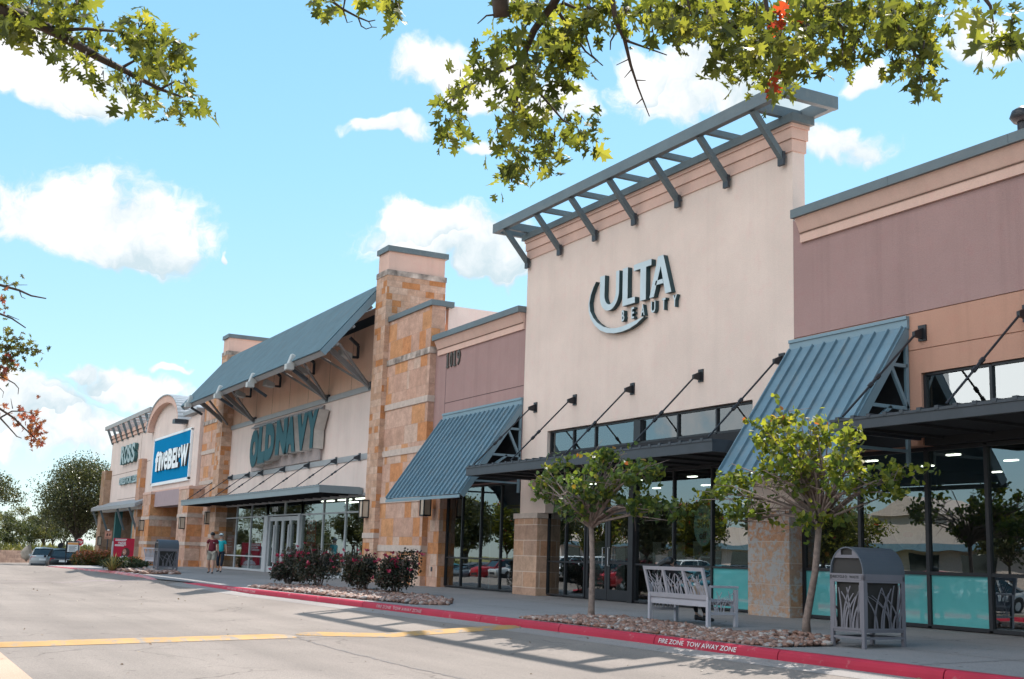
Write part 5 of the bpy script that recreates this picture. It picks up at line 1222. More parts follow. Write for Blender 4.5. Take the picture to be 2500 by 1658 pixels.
# top sprig
A7 = lambda zx, zy, D=7.2: (740+zx/8.446, zy/8.446, D)
twig([A7(500, -400), A7(640, 60), A7(820, 190), A7(1140, 360), A7(1350, 445), A7(1490, 415)], .011, .003); twig([A7(820, 190), A7(910, 470), A7(1020, 440)], .005, .002); twig([A7(1140, 370), A7(1200, 540), A7(1300, 600), A7(1420, 560), A7(1520, 565)], .005, .002); twig([A7(880, -100), A7(830, 190)], .006, .004); twig([A7(1350, 445), A7(1420, 560)], .003, .002)
for zx, zy, k in [(420, 20, 9), (600, 60, 9), (300, -40, 9), (1300, -10, 9), (1750, -20, 12), (1850, 60, 10), (1930, 200, 5), (700, -60, 9)]: q = A7(zx, zy); blob(q[0], q[1], 7.2, 12, 9, k, .15)
# middle drooping branch
A2 = lambda zx, zy, D: (1050+zx/3.267, zy/3.267, D)
twig([A2(1150, -300, 7.0), A2(990, 20, 7.2), A2(830, 240, 7.3), A2(720, 500, 7.4), A2(690, 780, 7.5), A2(655, 930, 7.5), A2(625, 1200, 7.6)], .032, .006)
twig([A2(700, 515, 7.4), A2(560, 570, 7.4), A2(400, 640, 7.4), A2(280, 695, 7.4), A2(170, 760, 7.4)], .011, .004); twig([A2(170, 760, 7.4), A2(160, 900, 7.4), A2(180, 990, 7.4)], .004, .002)
twig([A2(710, 540, 7.4), A2(830, 690, 7.4), A2(940, 820, 7.4), A2(1060, 960, 7.5), A2(1180, 1020, 7.5)], .010, .004); twig([A2(630, 1150, 7.6), A2(800, 1280, 7.6)], .006, .003)
twig([A2(565, -200, 7.1), A2(560, 20, 7.1), A2(570, 140, 7.1)], .05, .045); twig([A2(545, 115, 7.1), A2(450, 125, 7.1), A2(378, 190, 7.1)], .007, .003)
twig([A2(1440, -100, 7.2), A2(1480, 170, 7.2), A2(1550, 310, 7.2), A2(1600, 520, 7.3), A2(1660, 700, 7.3), A2(1750, 930, 7.3)], .018, .003); twig([A2(1550, 320, 7.2), A2(1720, 380, 7.2), A2(1890, 440, 7.2)], .008, .003); twig([A2(1500, 230, 7.2), A2(1440, 330, 7.2), A2(1437, 400, 7.2)], .006, .003); twig([A2(1590, 470, 7.3), A2(1485, 520, 7.3)], .004, .002); twig([A2(1610, 550, 7.3), A2(1550, 620, 7.3)], .004, .002); twig([A2(1650, 640, 7.3), A2(1720, 643, 7.3)], .004, .002); twig([A2(1690, 790, 7.3), A2(1645, 830, 7.3)], .004, .002); twig([A2(1720, 380, 7.2), A2(1800, 340, 7.2)], .003, .002)
twig([A2(1050, 20, 7.2), A2(1200, 80, 7.2), A2(1300, 60, 7.2)], .01, .005); twig([A2(1000, 60, 7.2), A2(1120, 240, 7.3), A2(1240, 410, 7.3), A2(1380, 525, 7.3)], .012, .003); twig([A2(1240, 100, 7.2), A2(1245, 290, 7.2), A2(1290, 440, 7.2), A2(1370, 520, 7.2)], .007, .003)
for zx, zy, rx, ry, k in [(700, 40, 50, 22, 30), (760, 130, 40, 25, 22), (860, 60, 40, 30, 22), (1260, 90, 30, 30, 22), (1290, 210, 26, 22, 16), (1230, 230, 14, 14, 6), (1050, 80, 35, 30, 20), (570, 300, 8, 14, 3), (540, 420, 14, 26, 6), (620, 420, 30, 30, 12), (700, 300, 26, 22, 10), (920, 220, 40, 26, 18), (1080, 250, 45, 30, 24), (900, 380, 50, 32, 26), (1050, 380, 50, 35, 30), (1150, 470, 45, 38, 30), (1000, 500, 50, 35, 30), (880, 540, 40, 30, 22), (1100, 600, 38, 24, 20), (780, 480, 30, 26, 14), (640, 600, 26, 22, 10), (730, 650, 22, 24, 10), (640, 720, 22, 28, 10), (800, 620, 24, 20, 10), (480, 600, 20, 16, 7), (370, 640, 16, 16, 7), (345, 570, 10, 16, 4), (240, 610, 12, 12, 3), (430, 510, 10, 10, 3), (150, 720, 10, 9, 3), (270, 720, 14, 14, 6), (190, 810, 28, 22, 16), (220, 870, 18, 12, 8), (120, 965, 10, 8, 2), (250, 970, 16, 10, 5), (120, 1050, 14, 10, 4), (215, 1060, 22, 16, 12), (720, 870, 30, 30, 18), (660, 820, 20, 16, 8), (880, 840, 26, 20, 10), (990, 780, 28, 30, 16), (900, 920, 28, 30, 14), (600, 960, 16, 26, 7), (540, 1070, 20, 22, 10), (590, 1110, 20, 18, 9), (780, 1000, 30, 20, 12), (900, 1030, 30, 30, 16), (990, 1080, 26, 34, 16), (830, 1150, 30, 24, 16), (960, 1190, 26, 34, 16), (1070, 960, 22, 22, 8), (1110, 1050, 18, 18, 7), (1200, 980, 26, 12, 7), (1290, 1020, 24, 16, 10), (1250, 1090, 28, 22, 14), (1230, 1170, 22, 16, 7), (560, 1270, 22, 18, 9), (660, 1260, 30, 20, 14), (690, 1350, 28, 26, 16), (650, 1450, 26, 22, 16), (870, 1280, 22, 14, 7), (870, 1360, 18, 22, 10), (1760, 100, 28, 26, 12), (1770, 260, 20, 22, 10), (1690, 180, 12, 10, 3), (1560, 100, 45, 30, 26), (1420, 60, 40, 26, 22), (1860, 60, 40, 26, 24), (1930, 150, 22, 26, 12), (1520, -20, 60, 20, 24), (560, 40, 10, 20, 5)]:
    q = A2(zx, zy, 7.4); blob(q[0], q[1], 7.35+g9.normal()*.15, rx*.75, ry*.75, k, .15, .012)
# right canopy
A3 = lambda zx, zy, D: (1600+zx/2.628, zy/2.628, D)
for a in ([(380, -40), (430, 110), (540, 200), (700, 260)], [(700, -40), (740, 200), (790, 400)], [(1000, -50), (1210, 190), (1195, 330)], [(1250, -50), (1260, 200), (1330, 290)], [(1500, -40), (1560, 180), (1700, 400)], [(200, -40), (240, 110), (330, 200)], [(2080, -60), (2150, 40), (2170, 160)]):
    twig([A3(x, y, 7.4) for x, y in a], .015, .004)
for zx, zy, rx, ry, k in [(60, 60, 45, 35, 36), (180, 60, 45, 35, 34), (100, 140, 20, 20, 8), (230, 220, 35, 35, 24), (180, 200, 18, 25, 10), (330, 120, 45, 40, 36), (420, 60, 45, 32, 34), (420, 250, 40, 40, 32), (500, 170, 45, 40, 36), (420, 380, 30, 32, 20), (480, 470, 22, 34, 18), (560, 300, 45, 40, 36), (560, 420, 35, 30, 22), (650, 60, 60, 40, 44), (650, 180, 45, 40, 38), (680, 330, 45, 40, 36), (660, 470, 26, 30, 16), (800, 90, 50, 40, 40), (800, 240, 45, 36, 36), (800, 360, 45, 36, 34), (840, 460, 45, 36, 30), (770, 540, 22, 20, 10), (830, 545, 22, 20, 10), (960, 60, 55, 40, 44), (960, 200, 45, 40, 36), (960, 330, 40, 36, 28), (980, 440, 22, 20, 10), (1080, 120, 45, 50, 36), (1070, 260, 30, 24, 16), (1200, 60, 45, 36, 34), (1230, 140, 30, 36, 20), (1330, 150, 40, 40, 26), (1340, 220, 20, 24, 12), (1380, 60, 45, 32, 32), (1280, 340, 35, 20, 14), (1360, 330, 30, 26, 16), (1220, 400, 30, 24, 14), (1200, 360, 18, 16, 6), (1520, 60, 55, 40, 44), (1600, 140, 45, 40, 38), (1700, 60, 50, 36, 42), (1800, 60, 36, 40, 28), (1560, 270, 45, 40, 34), (1480, 310, 30, 36, 18), (1680, 230, 40, 40, 34), (1720, 310, 26, 30, 18), (1520, 400, 30, 26, 16), (1620, 420, 36, 32, 22), (1720, 440, 26, 26, 14), (1700, 530, 26, 22, 14), (1770, 480, 12, 20, 6), (540, 20, 60, 26, 36), (1100, 10, 60, 26, 36), (250, 10, 60, 26, 36), (2070, 20, 26, 14, 6), (1960, 0, 20, 10, 5)]:
    q = A3(zx, zy, 7.3); blob(q[0], q[1], 7.4+g9.normal()*.3, rx*.70, ry*.60, int(k*.92), .15, .006)
for zx, zy, s in [(2180, 90, 7), (2160, 210, 7), (2200, 290, 6), (2290, 160, 5), (2290, 230, 6), (2210, 330, 3)]: q = A3(zx, zy, 6.2); blob(q[0], q[1], 6.2, 14, 12, s, .17)
for zx, zy in [(770, 120), (820, 120), (790, 165), (800, 150), (790, 535)]:
    for _ in range(2): LP.append(atD(*A3(zx+g9.normal()*8, zy+g9.normal()*6, 7.05))); LS.append(.10); LT.append(.992)
# limbs joining those sprays to the trunk
def limb(px, py, D, r0, r1, lift=.6):
    e = atD(px, py, D); m1 = TOP+(e-TOP)*.5+np.array([0, 0, lift]); limbs.tube([TOP-np.array([0, 0, .1]), TOP+(e-TOP)*.22+np.array([0, 0, lift*.7]), m1, TOP+(e-TOP)*.8+np.array([0, 0, lift*.5]), e], [r0, r0*.85, (r0+r1)/2, r1*1.2, r1], 8)
limb(-200, -40, 7.2, .10, .04, .9); limb(1050+1150/3.267, -92, 7.0, .09, .032); limb(800, -47, 7.2, .06, .011, .9); limb(1222, -61, 7.1, .08, .05)
for zx, zy in ((380, -40), (700, -40), (1000, -50), (1250, -50), (1500, -40), (200, -40), (2080, -60)): q = A3(zx, zy, 7.4); limb(*q, .06, .015)
limb(1050+1440/3.267, -31, 7.2, .06, .018)
# crown over our heads (outside the frame, it shades the ground by the camera and shows in the glass)
for _ in range(34):
    c = TOP+np.array([g9.uniform(-3.2, 3.2), g9.uniform(-3.2, 2.4), g9.uniform(.8, 3.8)])
    if c[1] > 1 and c[2] < 4.9: continue
    limbs.tube([TOP, TOP+(c-TOP)*.5+[0, 0, .2], c], [.04, .02, .006], 5)
    for _ in range(60): LP.append(c+g9.normal(size=3)*.5); LS.append(.15); LT.append(g9.uniform(0, .95))
part('limbs', limbs, M['barkdark'], oak, True)
me = leafmesh('crown', *OAK, np.array(LP), np.array(LS), nrm_bias=(.15, -.25, .15), droop=.75, seed=77, tint=np.array(LT)); part('crown', me, M['oakleaf'], oak)

# ---- turning tree whose twigs enter at the left edge
tt = thing('turning_oak', 'sparse oak twigs turning red at the left edge of the photo', 'tree', (-17.5, -1.5, -.4))
tb = np.array([-17.5, -1.5, -.5]); mb = MB(); mb.tube([tb, tb+[0, .1, 2], tb+[.1, .2, 4.0], tb+[0, .2, 6.5]], [.14, .11, .08, .03], 10); part('trunk', mb, M['barkdark'], tt, True)
A4 = lambda zx, zy, D=17.: (zx/3.407, 640+zy/3.407, D)
limbs, LP, LS, LT = MB(), [], [], []
for a, r in (([(-400, 100), (0, 190), (160, 235), (260, 280), (385, 303)], .014), ([(0, 195), (120, 190), (228, 190)], .005), ([(160, 235), (180, 290), (212, 305)], .005), ([(-300, 350), (0, 430), (100, 470), (215, 548)], .012), ([(60, 440), (160, 480)], .005), ([(-300, 620), (0, 690), (120, 720), (320, 725)], .012), ([(-200, 940), (40, 965), (120, 1010), (155, 1050), (150, 1100)], .007), ([(-300, 1100), (0, 1220), (120, 1300), (200, 1380), (310, 1480)], .012), ([(0, 1295), (100, 1240), (180, 1240), (290, 1260)], .008), ([(0, 1295), (60, 1360), (140, 1450), (180, 1465)], .008), ([(105, 1220), (90, 1135)], .004), ([(-20, 1030), (30, 1080), (20, 1130)], .004)):
    twig([A4(x, y) for x, y in a], r*1.6, r*.6)
for zx, zy, k, red in [(20, 170, 14, .2), (70, 180, 10, .2), (25, 240, 14, .1), (10, 310, 12, .2), (20, 380, 16, .3), (80, 600, 14, .0), (40, 640, 16, 0), (110, 640, 12, 0), (130, 720, 24, 0), (60, 720, 20, 0), (200, 700, 20, 0), (270, 720, 24, 0), (310, 730, 10, 0), (30, 780, 24, .1), (90, 800, 20, .1), (140, 810, 16, .1), (20, 850, 20, .4), (70, 860, 14, .4), (30, 920, 20, .8), (80, 930, 12, .7), (5, 980, 10, 1), (45, 1175, 6, 1), (65, 1200, 5, 1), (150, 1230, 10, 1), (270, 1240, 12, 1), (240, 1270, 8, 1), (300, 1310, 10, 1), (210, 1310, 8, 1), (160, 1320, 8, 1), (200, 1350, 16, 1), (265, 1340, 10, 1), (290, 1385, 20, 1), (255, 1410, 12, 1), (310, 1415, 10, 1), (325, 1470, 14, 1), (285, 1500, 10, 1), (290, 1440, 8, 1)]:
    c = atD(*A4(zx, zy))
    for _ in range(max(2, int(k*.6))):
        LP.append(c+g9.normal(size=3)*.06); LS.append(.07); LT.append(g9.uniform(.62, 1) if g9.uniform() < red else g9.uniform(0, .5))
part('limbs', limbs, M['barkdark'], tt, True)
for zx, zy in ((-400, 100), (-300, 350), (-300, 620), (-200, 940), (-300, 1100)):
    e = atD(*A4(zx, zy)); s_ = tb+np.array([0, .2, max(1.5, e[2]-.2)]); mb = MB(); mb.tube([s_, (s_+e)/2+[0, 0, .25], e], [.045, .03, .02], 6); part('limb', mb, M['barkdark'], tt, True)
me = leafmesh('crown', *OAK, np.array(LP), np.array(LS)*1.25, droop=.4, seed=78, tint=np.array(LT)); part('crown', me, M['redoak'], tt)

# ---- far trees
def far_tree(name, label, base, h, w, seed, nl, size, m, cat='tree', group=None, trunk=.28, low=.28, lean=0, blobs=26, lod=OVAL):
    g = np.random.default_rng(seed); base = np.array(base, float)
    t = thing(name, label, cat, tuple(base), group=group)
    mb = MB(); fk = base+np.array([lean*.3, 0, h*low])
    mb.tube([base-[0, 0, .3], base+[0, 0, h*.08], fk], [trunk*1.3, trunk, trunk*.8], 10)
    C = []
    for i in range(blobs):
        a = g.uniform(0, 6.28); u = g.uniform(-1, 1); rr = math.sqrt(max(0, 1-abs(u)**1.8))*g.uniform(.3, 1)
        c = base+np.array([lean*(u+1)/2+rr*w*.42*math.cos(a), rr*w*.42*math.sin(a), h*(low+.12+(1-low-.2)*(u+1)/2)]); C.append((c, w*g.uniform(.10, .2)))
        if i % 2 == 0:
            m1 = fk+(c-fk)*.5+np.array([0, 0, -.04*h*g.uniform(0, 1)]); mb.tube([fk+[0, 0, -.1], m1, c], [trunk*.45, trunk*.25, .03], 6)
    part('trunk', mb, M['barkdark'], t, True)
    P = []
    for i in range(nl):
        c, r = C[int(g.integers(len(C)))]; v = g.normal(size=3); v /= np.linalg.norm(v); P.append(c+v*r*g.uniform(.35, 1.1)*np.array([1.1, 1.1, .75]))
    part('crown', leafmesh('crown', *lod, np.array(P), size, nrm_bias=(0, 0, .5), seed=seed), m, t)
    return t
p = onX(208, 1352, -112)
far_tree('live_oak', 'big dark evergreen oak standing beside the far end store', (p[0], p[1]-.8, -.9), 9.2, 11.2, 51, 30000, .165, M['liveoak'], group='evergreen oaks at the far end', trunk=.26, low=.27, blobs=74)
p = onX(-72, 1300, -96)
far_tree('live_oak', 'evergreen oak cut off by the left edge of the photo', (p[0], p[1], -.9), 8.0, 7.2, 52, 14000, .15, M['liveoak'], group='evergreen oaks at the far end', trunk=.22, low=.3, blobs=36)
# retaining wall across the far end, boulder, brush behind
wa, wb = onX(0, 1374, -118), onX(300, 1372, -139)
wd = (wb-wa)[:2]/np.linalg.norm((wb-wa)[:2]); wn = np.array([-wd[1], wd[0]]); wn *= -1 if wn[0] > 0 else 1
mb = MB(); q0, q1 = wa[:2]-wd*60, wb[:2]+wd*30; zt = onX(0, 1080+1288/4.9, -118)[2]
mb.prism([tuple(q0), tuple(q1), tuple(q1+wn*.5), tuple(q0+wn*.5)], lambda a, b, d: (a, b, d), -1.4, zt)
o = part('retaining_wall', mb, stone('limestone block wall', .9, .22, [(.4, (.36, .24, .19)), (.3, (.40, .27, .215)), (.3, (.31, .205, .165))], mortar=(.2, .13, .1), ms=.02), None); tag(o, 'long low pinkish stone block retaining wall across the far end', 'wall')
mb = MB(); mb.prism([tuple(q0), tuple(q1), tuple(q1-wn*.35), tuple(q0-wn*.35)], lambda a, b, d: (a, b, d), -1.2, onX(0, 1376, -118)[2]+.02); struct('curb', mb, M['curbold'])
def bank(u, v): return zt-.08+.012*v+.25*math.sin(u*.15)*min(1, v/8.)
mb = MB(); V = []; us, vv = np.linspace(0, np.linalg.norm(q1-q0), 40), [.45, 2, 5, 9, 16, 30, 60]
for u in us:
    for v in vv: xy = q0+wd*u+wn*v; V.append((*xy, bank(u, v)))
mb.add(V, [(i*7+j, (i+1)*7+j, (i+1)*7+j+1, i*7+j+1) for i in range(39) for j in range(6)]); struct('grass_bank', mb, mat('yellow grass', (.17, .155, .05), .95, var=.3, scale=1.5), True)
g7 = np.random.default_rng(5); P = []
for i in range(9000):
    u, v = g7.uniform(30, np.linalg.norm(q1-q0)), g7.uniform(.5, 5); xy = q0+wd*u+wn*v; P.append((*xy, bank(u, v)+.0))
BL = ([(-.09, 0, 0), (.09, 0, 0), (.12, .6, .1), (0, 1, .35)], [(0, 1, 2, 3)])
o = part('tall_grass', leafmesh('tall_grass', *BL, np.array(P), g7.uniform(.35, .9, len(P)), nrm_bias=(0, -.3, 0), droop=-1.8, seed=8), M['brush'], None); tag(o, 'yellow green tall grass and weeds along the top of the far wall', 'grass', kind='stuff')
for i in range(26):
    u = 46+i*2.1+g7.normal()*.8; v = 5+12*g7.uniform(); xy = q0+wd*u+wn*v
    far_tree('scrub_tree', 'scrubby %s tree in the brush beyond the far wall' % ('olive green' if i % 3 else 'yellow green'), (*xy, bank(u, v)-.1), 3.2+2.0*g7.uniform(), 3.8+1.6*g7.uniform(), 60+i, 2200, .19, M['brush'] if i % 3 == 0 else M['scrub'], group='scrubby %s trees beyond the far wall' % ('olive green' if i % 3 else 'yellow green'), trunk=.12, low=.12, blobs=16)
# ---------------------------------------------------------------- boulder, shrubs at the far end
def blobmesh(mb, c, ax, seed, amp=.25, rot=0):
    g = np.random.default_rng(seed); v = IV.copy()
    for _ in range(5): v = v*(1+amp*.5*np.sin(IV@(g.normal(size=3)*2.5)+g.uniform(0, 6)))[:, None]
    v = v*np.array(ax); a = rot; v = v@np.array([[math.cos(a), -math.sin(a), 0], [math.sin(a), math.cos(a), 0], [0, 0, 1]]).T
    mb.add(v+np.array(c), IF)
p = onX(65, 1357, -112); mb = MB(); blobmesh(mb, (p[0], p[1], p[2]+.25), (.28, .42, .70), 3, .16); o = part('boulder', mb, mat('pale boulder', (.46, .38, .31), .9, var=.3, scale=2, bmp=.8, bscale=6), None, True); tag(o, 'pale upright boulder in front of the far stone wall', 'boulder')
M['shrubred'] = leafmat('red tipped shrub', [(0, (.045, .05, .02)), (.5, (.11, .10, .03)), (.7, (.28, .09, .05)), (1, (.40, .14, .09))], .5, .35)
def shrub(name, label, p, w, h, seed, m, n=1300, size=.14, group=None, cat='shrub'):
    g = np.random.default_rng(seed); p = np.array(p, float); t = thing(name, label, cat, tuple(p), group=group)
    mb = MB()
    for k in range(9): a = g.uniform(0, 6.28); mb.tube([p, p+[.3*w*math.cos(a), .3*w*math.sin(a), h*.7]], [.02, .006], 5)
    part('stem', mb, M['bark'], t)
    P = []
    for i in range(n): v = g.normal(size=3); v /= np.linalg.norm(v); v *= g.uniform(.55, 1.05); P.append(p+[v[0]*w/2, v[1]*w/2, h*.52+v[2]*h*.5])
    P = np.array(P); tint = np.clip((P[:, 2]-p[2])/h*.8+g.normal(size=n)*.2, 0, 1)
    part('foliage', leafmesh('foliage', *OVAL, P, size, seed=seed, tint=tint), m, t)
    return t
for i, (px, w_, lab) in enumerate(((208, 2.0, 'nearest the black car'), (240, 2.1, 'in the middle of the row'), (270, 1.7, 'beside the red poster'))):
    p = onX(px, 1366, -80); shrub('red_tip_shrub', 'rounded shrub with red tipped leaves, %s' % lab, (p[0], p[1], p[2]-.55), w_*.85, 1.1, 81+i, M['shrubred'], group='red tipped shrubs at the island end')
M['juniper'] = leafmat('dark shrub', [(0, (.02, .028, .012)), (1, (.06, .075, .03))], .6, .2)
p = onZ(303, 1389, -.06); zg = zwalk(p[0], p[1])
shrub('low_shrub', 'low dark green shrub at the far kerb beside the yucca', (p[0], p[1], zg), 2.3, .62, 90, M['juniper'], 1600, .12)
# yucca
p = onZ(275, 1389, -.06); yv = thing('yucca', 'spiky yellow yucca beside the low dark shrub', 'plant', (p[0], p[1], zwalk(p[0], p[1])))
mb = MB(); g3 = np.random.default_rng(4); o3 = ORG[yv]
for k in range(60):
    a = g3.uniform(0, 6.28); e = g3.uniform(.15, 1.4); d = np.array([math.cos(a)*math.cos(e), math.sin(a)*math.cos(e), math.sin(e)]); s = np.array([-math.sin(a), math.cos(a), 0])*.028; L_ = g3.uniform(.6, .95)
    mb.add([o3+d*.03-s, o3+d*.03+s, o3+d*L_*.6+s*.9, o3+d*L_, o3+d*L_*.6-s*.9], [(0, 1, 2, 3, 4)])
part('blades', mb, mat('yucca blade', (.36, .30, .10), .6, var=.25, scale=6), yv, fix=False)

# ---------------------------------------------------------------- signs at the far end
t = thing('advert_board', 'red sidewalk advertisement board with $650 and a smiling woman', 'advert board', (-78, 14.2, -.15)); X_ = -78
P0, P1 = onX(200+515/6.533, 1180+872/6.533, X_), onX(200+812/6.533, 1180+1255/6.533, X_)
ya, yb_, zt_, zb_ = P0[1], P1[1], P0[2], P1[2]
zg = zwalk(X_, 14.2)-.004*8
RED = mat('advert red', (.50, .012, .045), .5, var=.04)
mb = MB(); mb.box(X_-.12, X_, ya, yb_, zb_, zt_); part('panel', mb, RED, t)
mb = MB(); mb.box(X_-.18, X_+.05, ya, yb_-.1, zb_-.55, zb_-.002); part('foot', mb, M['white'], t)
mb = MB(); mb.box(X_-.14, X_+.02, ya-.08, ya-.0, zb_-.55, zt_-.2); part('side_frame', mb, M['alu'], t)
YZ = lambda u, v, d: (X_+d, u, v)
wd_, hg = yb_-ya, zt_-zb_
fr = lambda a, b: (ya+a*wd_, zt_-b*hg)
mb = MB()
letters(mb, '$650', YZ, fr(.2, 0)[0], fr(.58, 0)[0], fr(0, .26)[1], fr(0, .15)[1], .006, .006, bold=.03)
for r0, (a, b) in enumerate(((.06, .62), (.06, .58), (.06, .60), (.06, .5))):
    z = fr(0, (.05, .105, .285, .33)[r0])[1]; mb.box(X_+.002, X_+.006, fr(a, 0)[0], fr(b, 0)[0], z-.012*hg, z+.018*hg)
part('lettering', mb, M['white'], t, fix=False)
def yzell(cy, cz, a, b, d, m, nm='print'):
    mb = MB().add([(X_+d, cy+a*math.cos(k*.2618), cz+b*math.sin(k*.2618)) for k in range(24)], [tuple(range(24))]); return part(nm, mb, m, t, fix=False)
hairm, skinm, shirtm = mat('print hair', (.10, .04, .035), .6), mat('print skin', (.52, .27, .2), .6), mat('print shirt', (.70, .64, .70), .6)
yzell(*fr(.62, .6), .19*wd_, .20*hg, .008, hairm); yzell(*fr(.50, .72), .09*wd_, .2*hg, .009, hairm); 
c = fr(.55, .97); mb = MB().add([(X_+.011, c[0]+.32*wd_*math.cos(k*.1653), c[1]+.22*hg*math.sin(k*.1653)) for k in range(20)], [tuple(range(20))]); part('print', mb, shirtm, t, fix=False)
yzell(*fr(.55, .58), .09*wd_, .125*hg, .012, skinm); yzell(*fr(.52, .60), .03*wd_, .012*hg, .014, M['white'])
# crossing sign
def post_sign(name, label, cat, x, cy, cz, zg, build, pole=M['darkgrey'], r=.04):
    t = thing(name, label, cat, (x, cy, zg)); mb = MB(); mb.tube([(x-.04, cy, zg), (x-.04, cy, cz)], r, 8); part('pole', mb, pole, t); build(t); return t
X2 = -85; q0, q1 = onX(200+370/6.533, 1180+755/6.533, X2), onX(200+470/6.533, 1180+890/6.533, X2)
def bld(t):
    mb = MB(); mb.box(X2-.02, X2, q0[1], q1[1], q1[2], q0[2]); part('panel', mb, mat('faded orange sign', (.60, .27, .19), .5), t)
    mb = MB(); w_, h_ = q1[1]-q0[1], q0[2]-q1[2]; f2 = lambda a, b: (q0[1]+a*w_, q0[2]-b*h_)
    for ax_, s in ((.36, 1.), (.72, .8)):
        cy, cz = f2(ax_, .33); mb.add([(X2+.004, cy+.05*s*w_*math.cos(k*.6283), cz+.045*s*h_*math.sin(k*.6283)) for k in range(10)], [tuple(range(10))])
        for (a, b, c_, d_) in ((0, .38, 0, .52), (0, .52, -.1, .68), (0, .52, .09, .68), (0, .41, -.12, .5), (0, .41, .12, .48)):
            u, v = f2(ax_+a*s, .33+(b-.33)*s), f2(ax_+c_*s, .33+(d_-.33)*s); mb.bar((X2+.004, *u), (X2+.004, *v), .006, .075*s*w_, up=(0, u[1]-v[1], v[0]-u[0]))
    letters(mb, 'WATCH FOR', lambda u, v, d: (X2+d, u, v), f2(.1, 0)[0], f2(.9, 0)[0], f2(0, .14)[1], f2(0, .06)[1], .004, .004)
    letters(mb, 'PEDESTRIANS', lambda u, v, d: (X2+d, u, v), f2(.08, 0)[0], f2(.92, 0)[0], f2(0, .93)[1], f2(0, .83)[1], .004, .004)
    part('lettering', mb, M['black'], t, fix=False)
    mb = MB(); mb.tube([(X2-.01, (q0[1]+q1[1])/2, q0[2]), (X2-.01, (q0[1]+q1[1])/2, q0[2]+.09)], .07, 8); part('finial', mb, M['white'], t)
post_sign('crossing_sign', 'orange pedestrian sign on a dark post before the far stone corner', 'sign', X2, (q0[1]+q1[1])/2, q0[2]-.1, -.25, bld)
X3 = -110; s0 = onX(955/4.9, 1080+1193/4.9, X3)
def octa(x, r, m, nm='plate', d=.0): return MB().add([(x+dd, s0[1]+r*math.cos(R(22.5+45*k)), s0[2]+r*math.sin(R(22.5+45*k))) for dd in (-.01, d) for k in range(8)], [tuple(range(8)), tuple(range(15, 7, -1))]+[(k, (k+1) % 8, 8+(k+1) % 8, 8+k) for k in range(8)])
def bld(t):
    part('border', octa(X3, .34, None), M['white'], t); part('plate', octa(X3+.004, .315, None), mat('stop red', (.45, .02, .03), .5), t)
    mb = MB(); letters(mb, 'STOP', lambda u, v, d: (X3+d, u, v), s0[1]-.22, s0[1]+.22, s0[2]-.11, s0[2]+.11, .01, .01, bold=.03); part('lettering', mb, M['white'], t, fix=False)
post_sign('stop_sign', 'red octagonal STOP sign behind the parking notice', 'sign', X3, s0[1], s0[2], -1.0, bld, M['alu'])
X4 = -95; s1 = onX(725/4.9, 1080+1235/4.9, X4)
def bld(t): part('plate', MB().add([(X4+dd, s1[1]+.2*math.cos(R(22.5+45*k)), s1[2]+.22*math.sin(R(22.5+45*k))) for dd in (-.01, .01) for k in range(8)], [tuple(range(8)), tuple(range(15, 7, -1))]+[(k, (k+1) % 8, 8+(k+1) % 8, 8+k) for k in range(8)]), M['black'], t)
post_sign('stop_sign', 'dark back of an octagonal sign above the parked cars', 'sign', X4, s1[1], s1[2]-.05, -1.0, bld)
X5 = -83; s2, s3 = onX(805/4.9, 1080+1187/4.9, X5), onX(930/4.9, 1080+1318/4.9, X5)
t = thing('notice_board', 'framed white notice board with an orange heading in front of the cars', 'sign', (X5, s2[1], -.25))
mb = MB(); mb.box(X5-.06, X5, s2[1]-.06, s3[1]+.05, s3[2]-.03, s2[2]+.04); part('frame', mb, M['black'], t)
mb = MB(); mb.box(X5-.01, X5+.004, s2[1]+.05, s3[1]-.01, s3[2]+.02, s2[2]-.03); part('panel', mb, M['white'], t)
mb = MB(); mb.box(X5, X5+.008, s2[1]+.05, s3[1]-.01, s2[2]-.19, s2[2]-.05); part('heading', mb, mat('orange print', (.75, .35, .12), .5), t)
mb = MB()
for k in range(5): mb.box(X5, X5+.008, s2[1]+.14, s3[1]-.1-.08*(k % 2), s2[2]-.30-.075*k, s2[2]-.275-.075*k)
part('lettering', mb, M['darkgrey'], t)
mb = MB()
for y in (s2[1], s3[1]): mb.box(X5-.05, X5-.01, y-.03, y+.03, -.6, s3[2]-.03)
part('leg', mb, M['black'], t)

# ---------------------------------------------------------------- cars
def carmesh(kind='suv'):
    """stations along the length give belt half-width, sill, belt and roof heights -> smooth lofted body"""
    if kind == 'suv': prof = [(-2.28, .62, .42, .80, .80), (-2.2, .84, .30, .93, .93), (-1.75, .92, .27, 1.0, 1.0), (-1.1, .94, .27, 1.05, 1.07), (-.35, .94, .27, 1.06, 1.58), (.3, .94, .27, 1.07, 1.69), (1.2, .94, .27, 1.09, 1.68), (1.85, .93, .28, 1.1, 1.58), (2.2, .90, .33, 1.1, 1.14), (2.3, .84, .42, .95, .95)]
    else: prof = [(-2.3, .60, .40, .66, .66), (-2.2, .82, .26, .78, .78), (-1.7, .89, .23, .85, .85), (-.95, .90, .23, .92, .94), (-.15, .90, .23, .93, 1.36), (.4, .90, .23, .94, 1.44), (.95, .90, .23, .95, 1.40), (1.65, .89, .24, .97, 1.05), (2.15, .86, .28, .96, .96), (2.28, .76, .40, .80, .80)]
    return prof
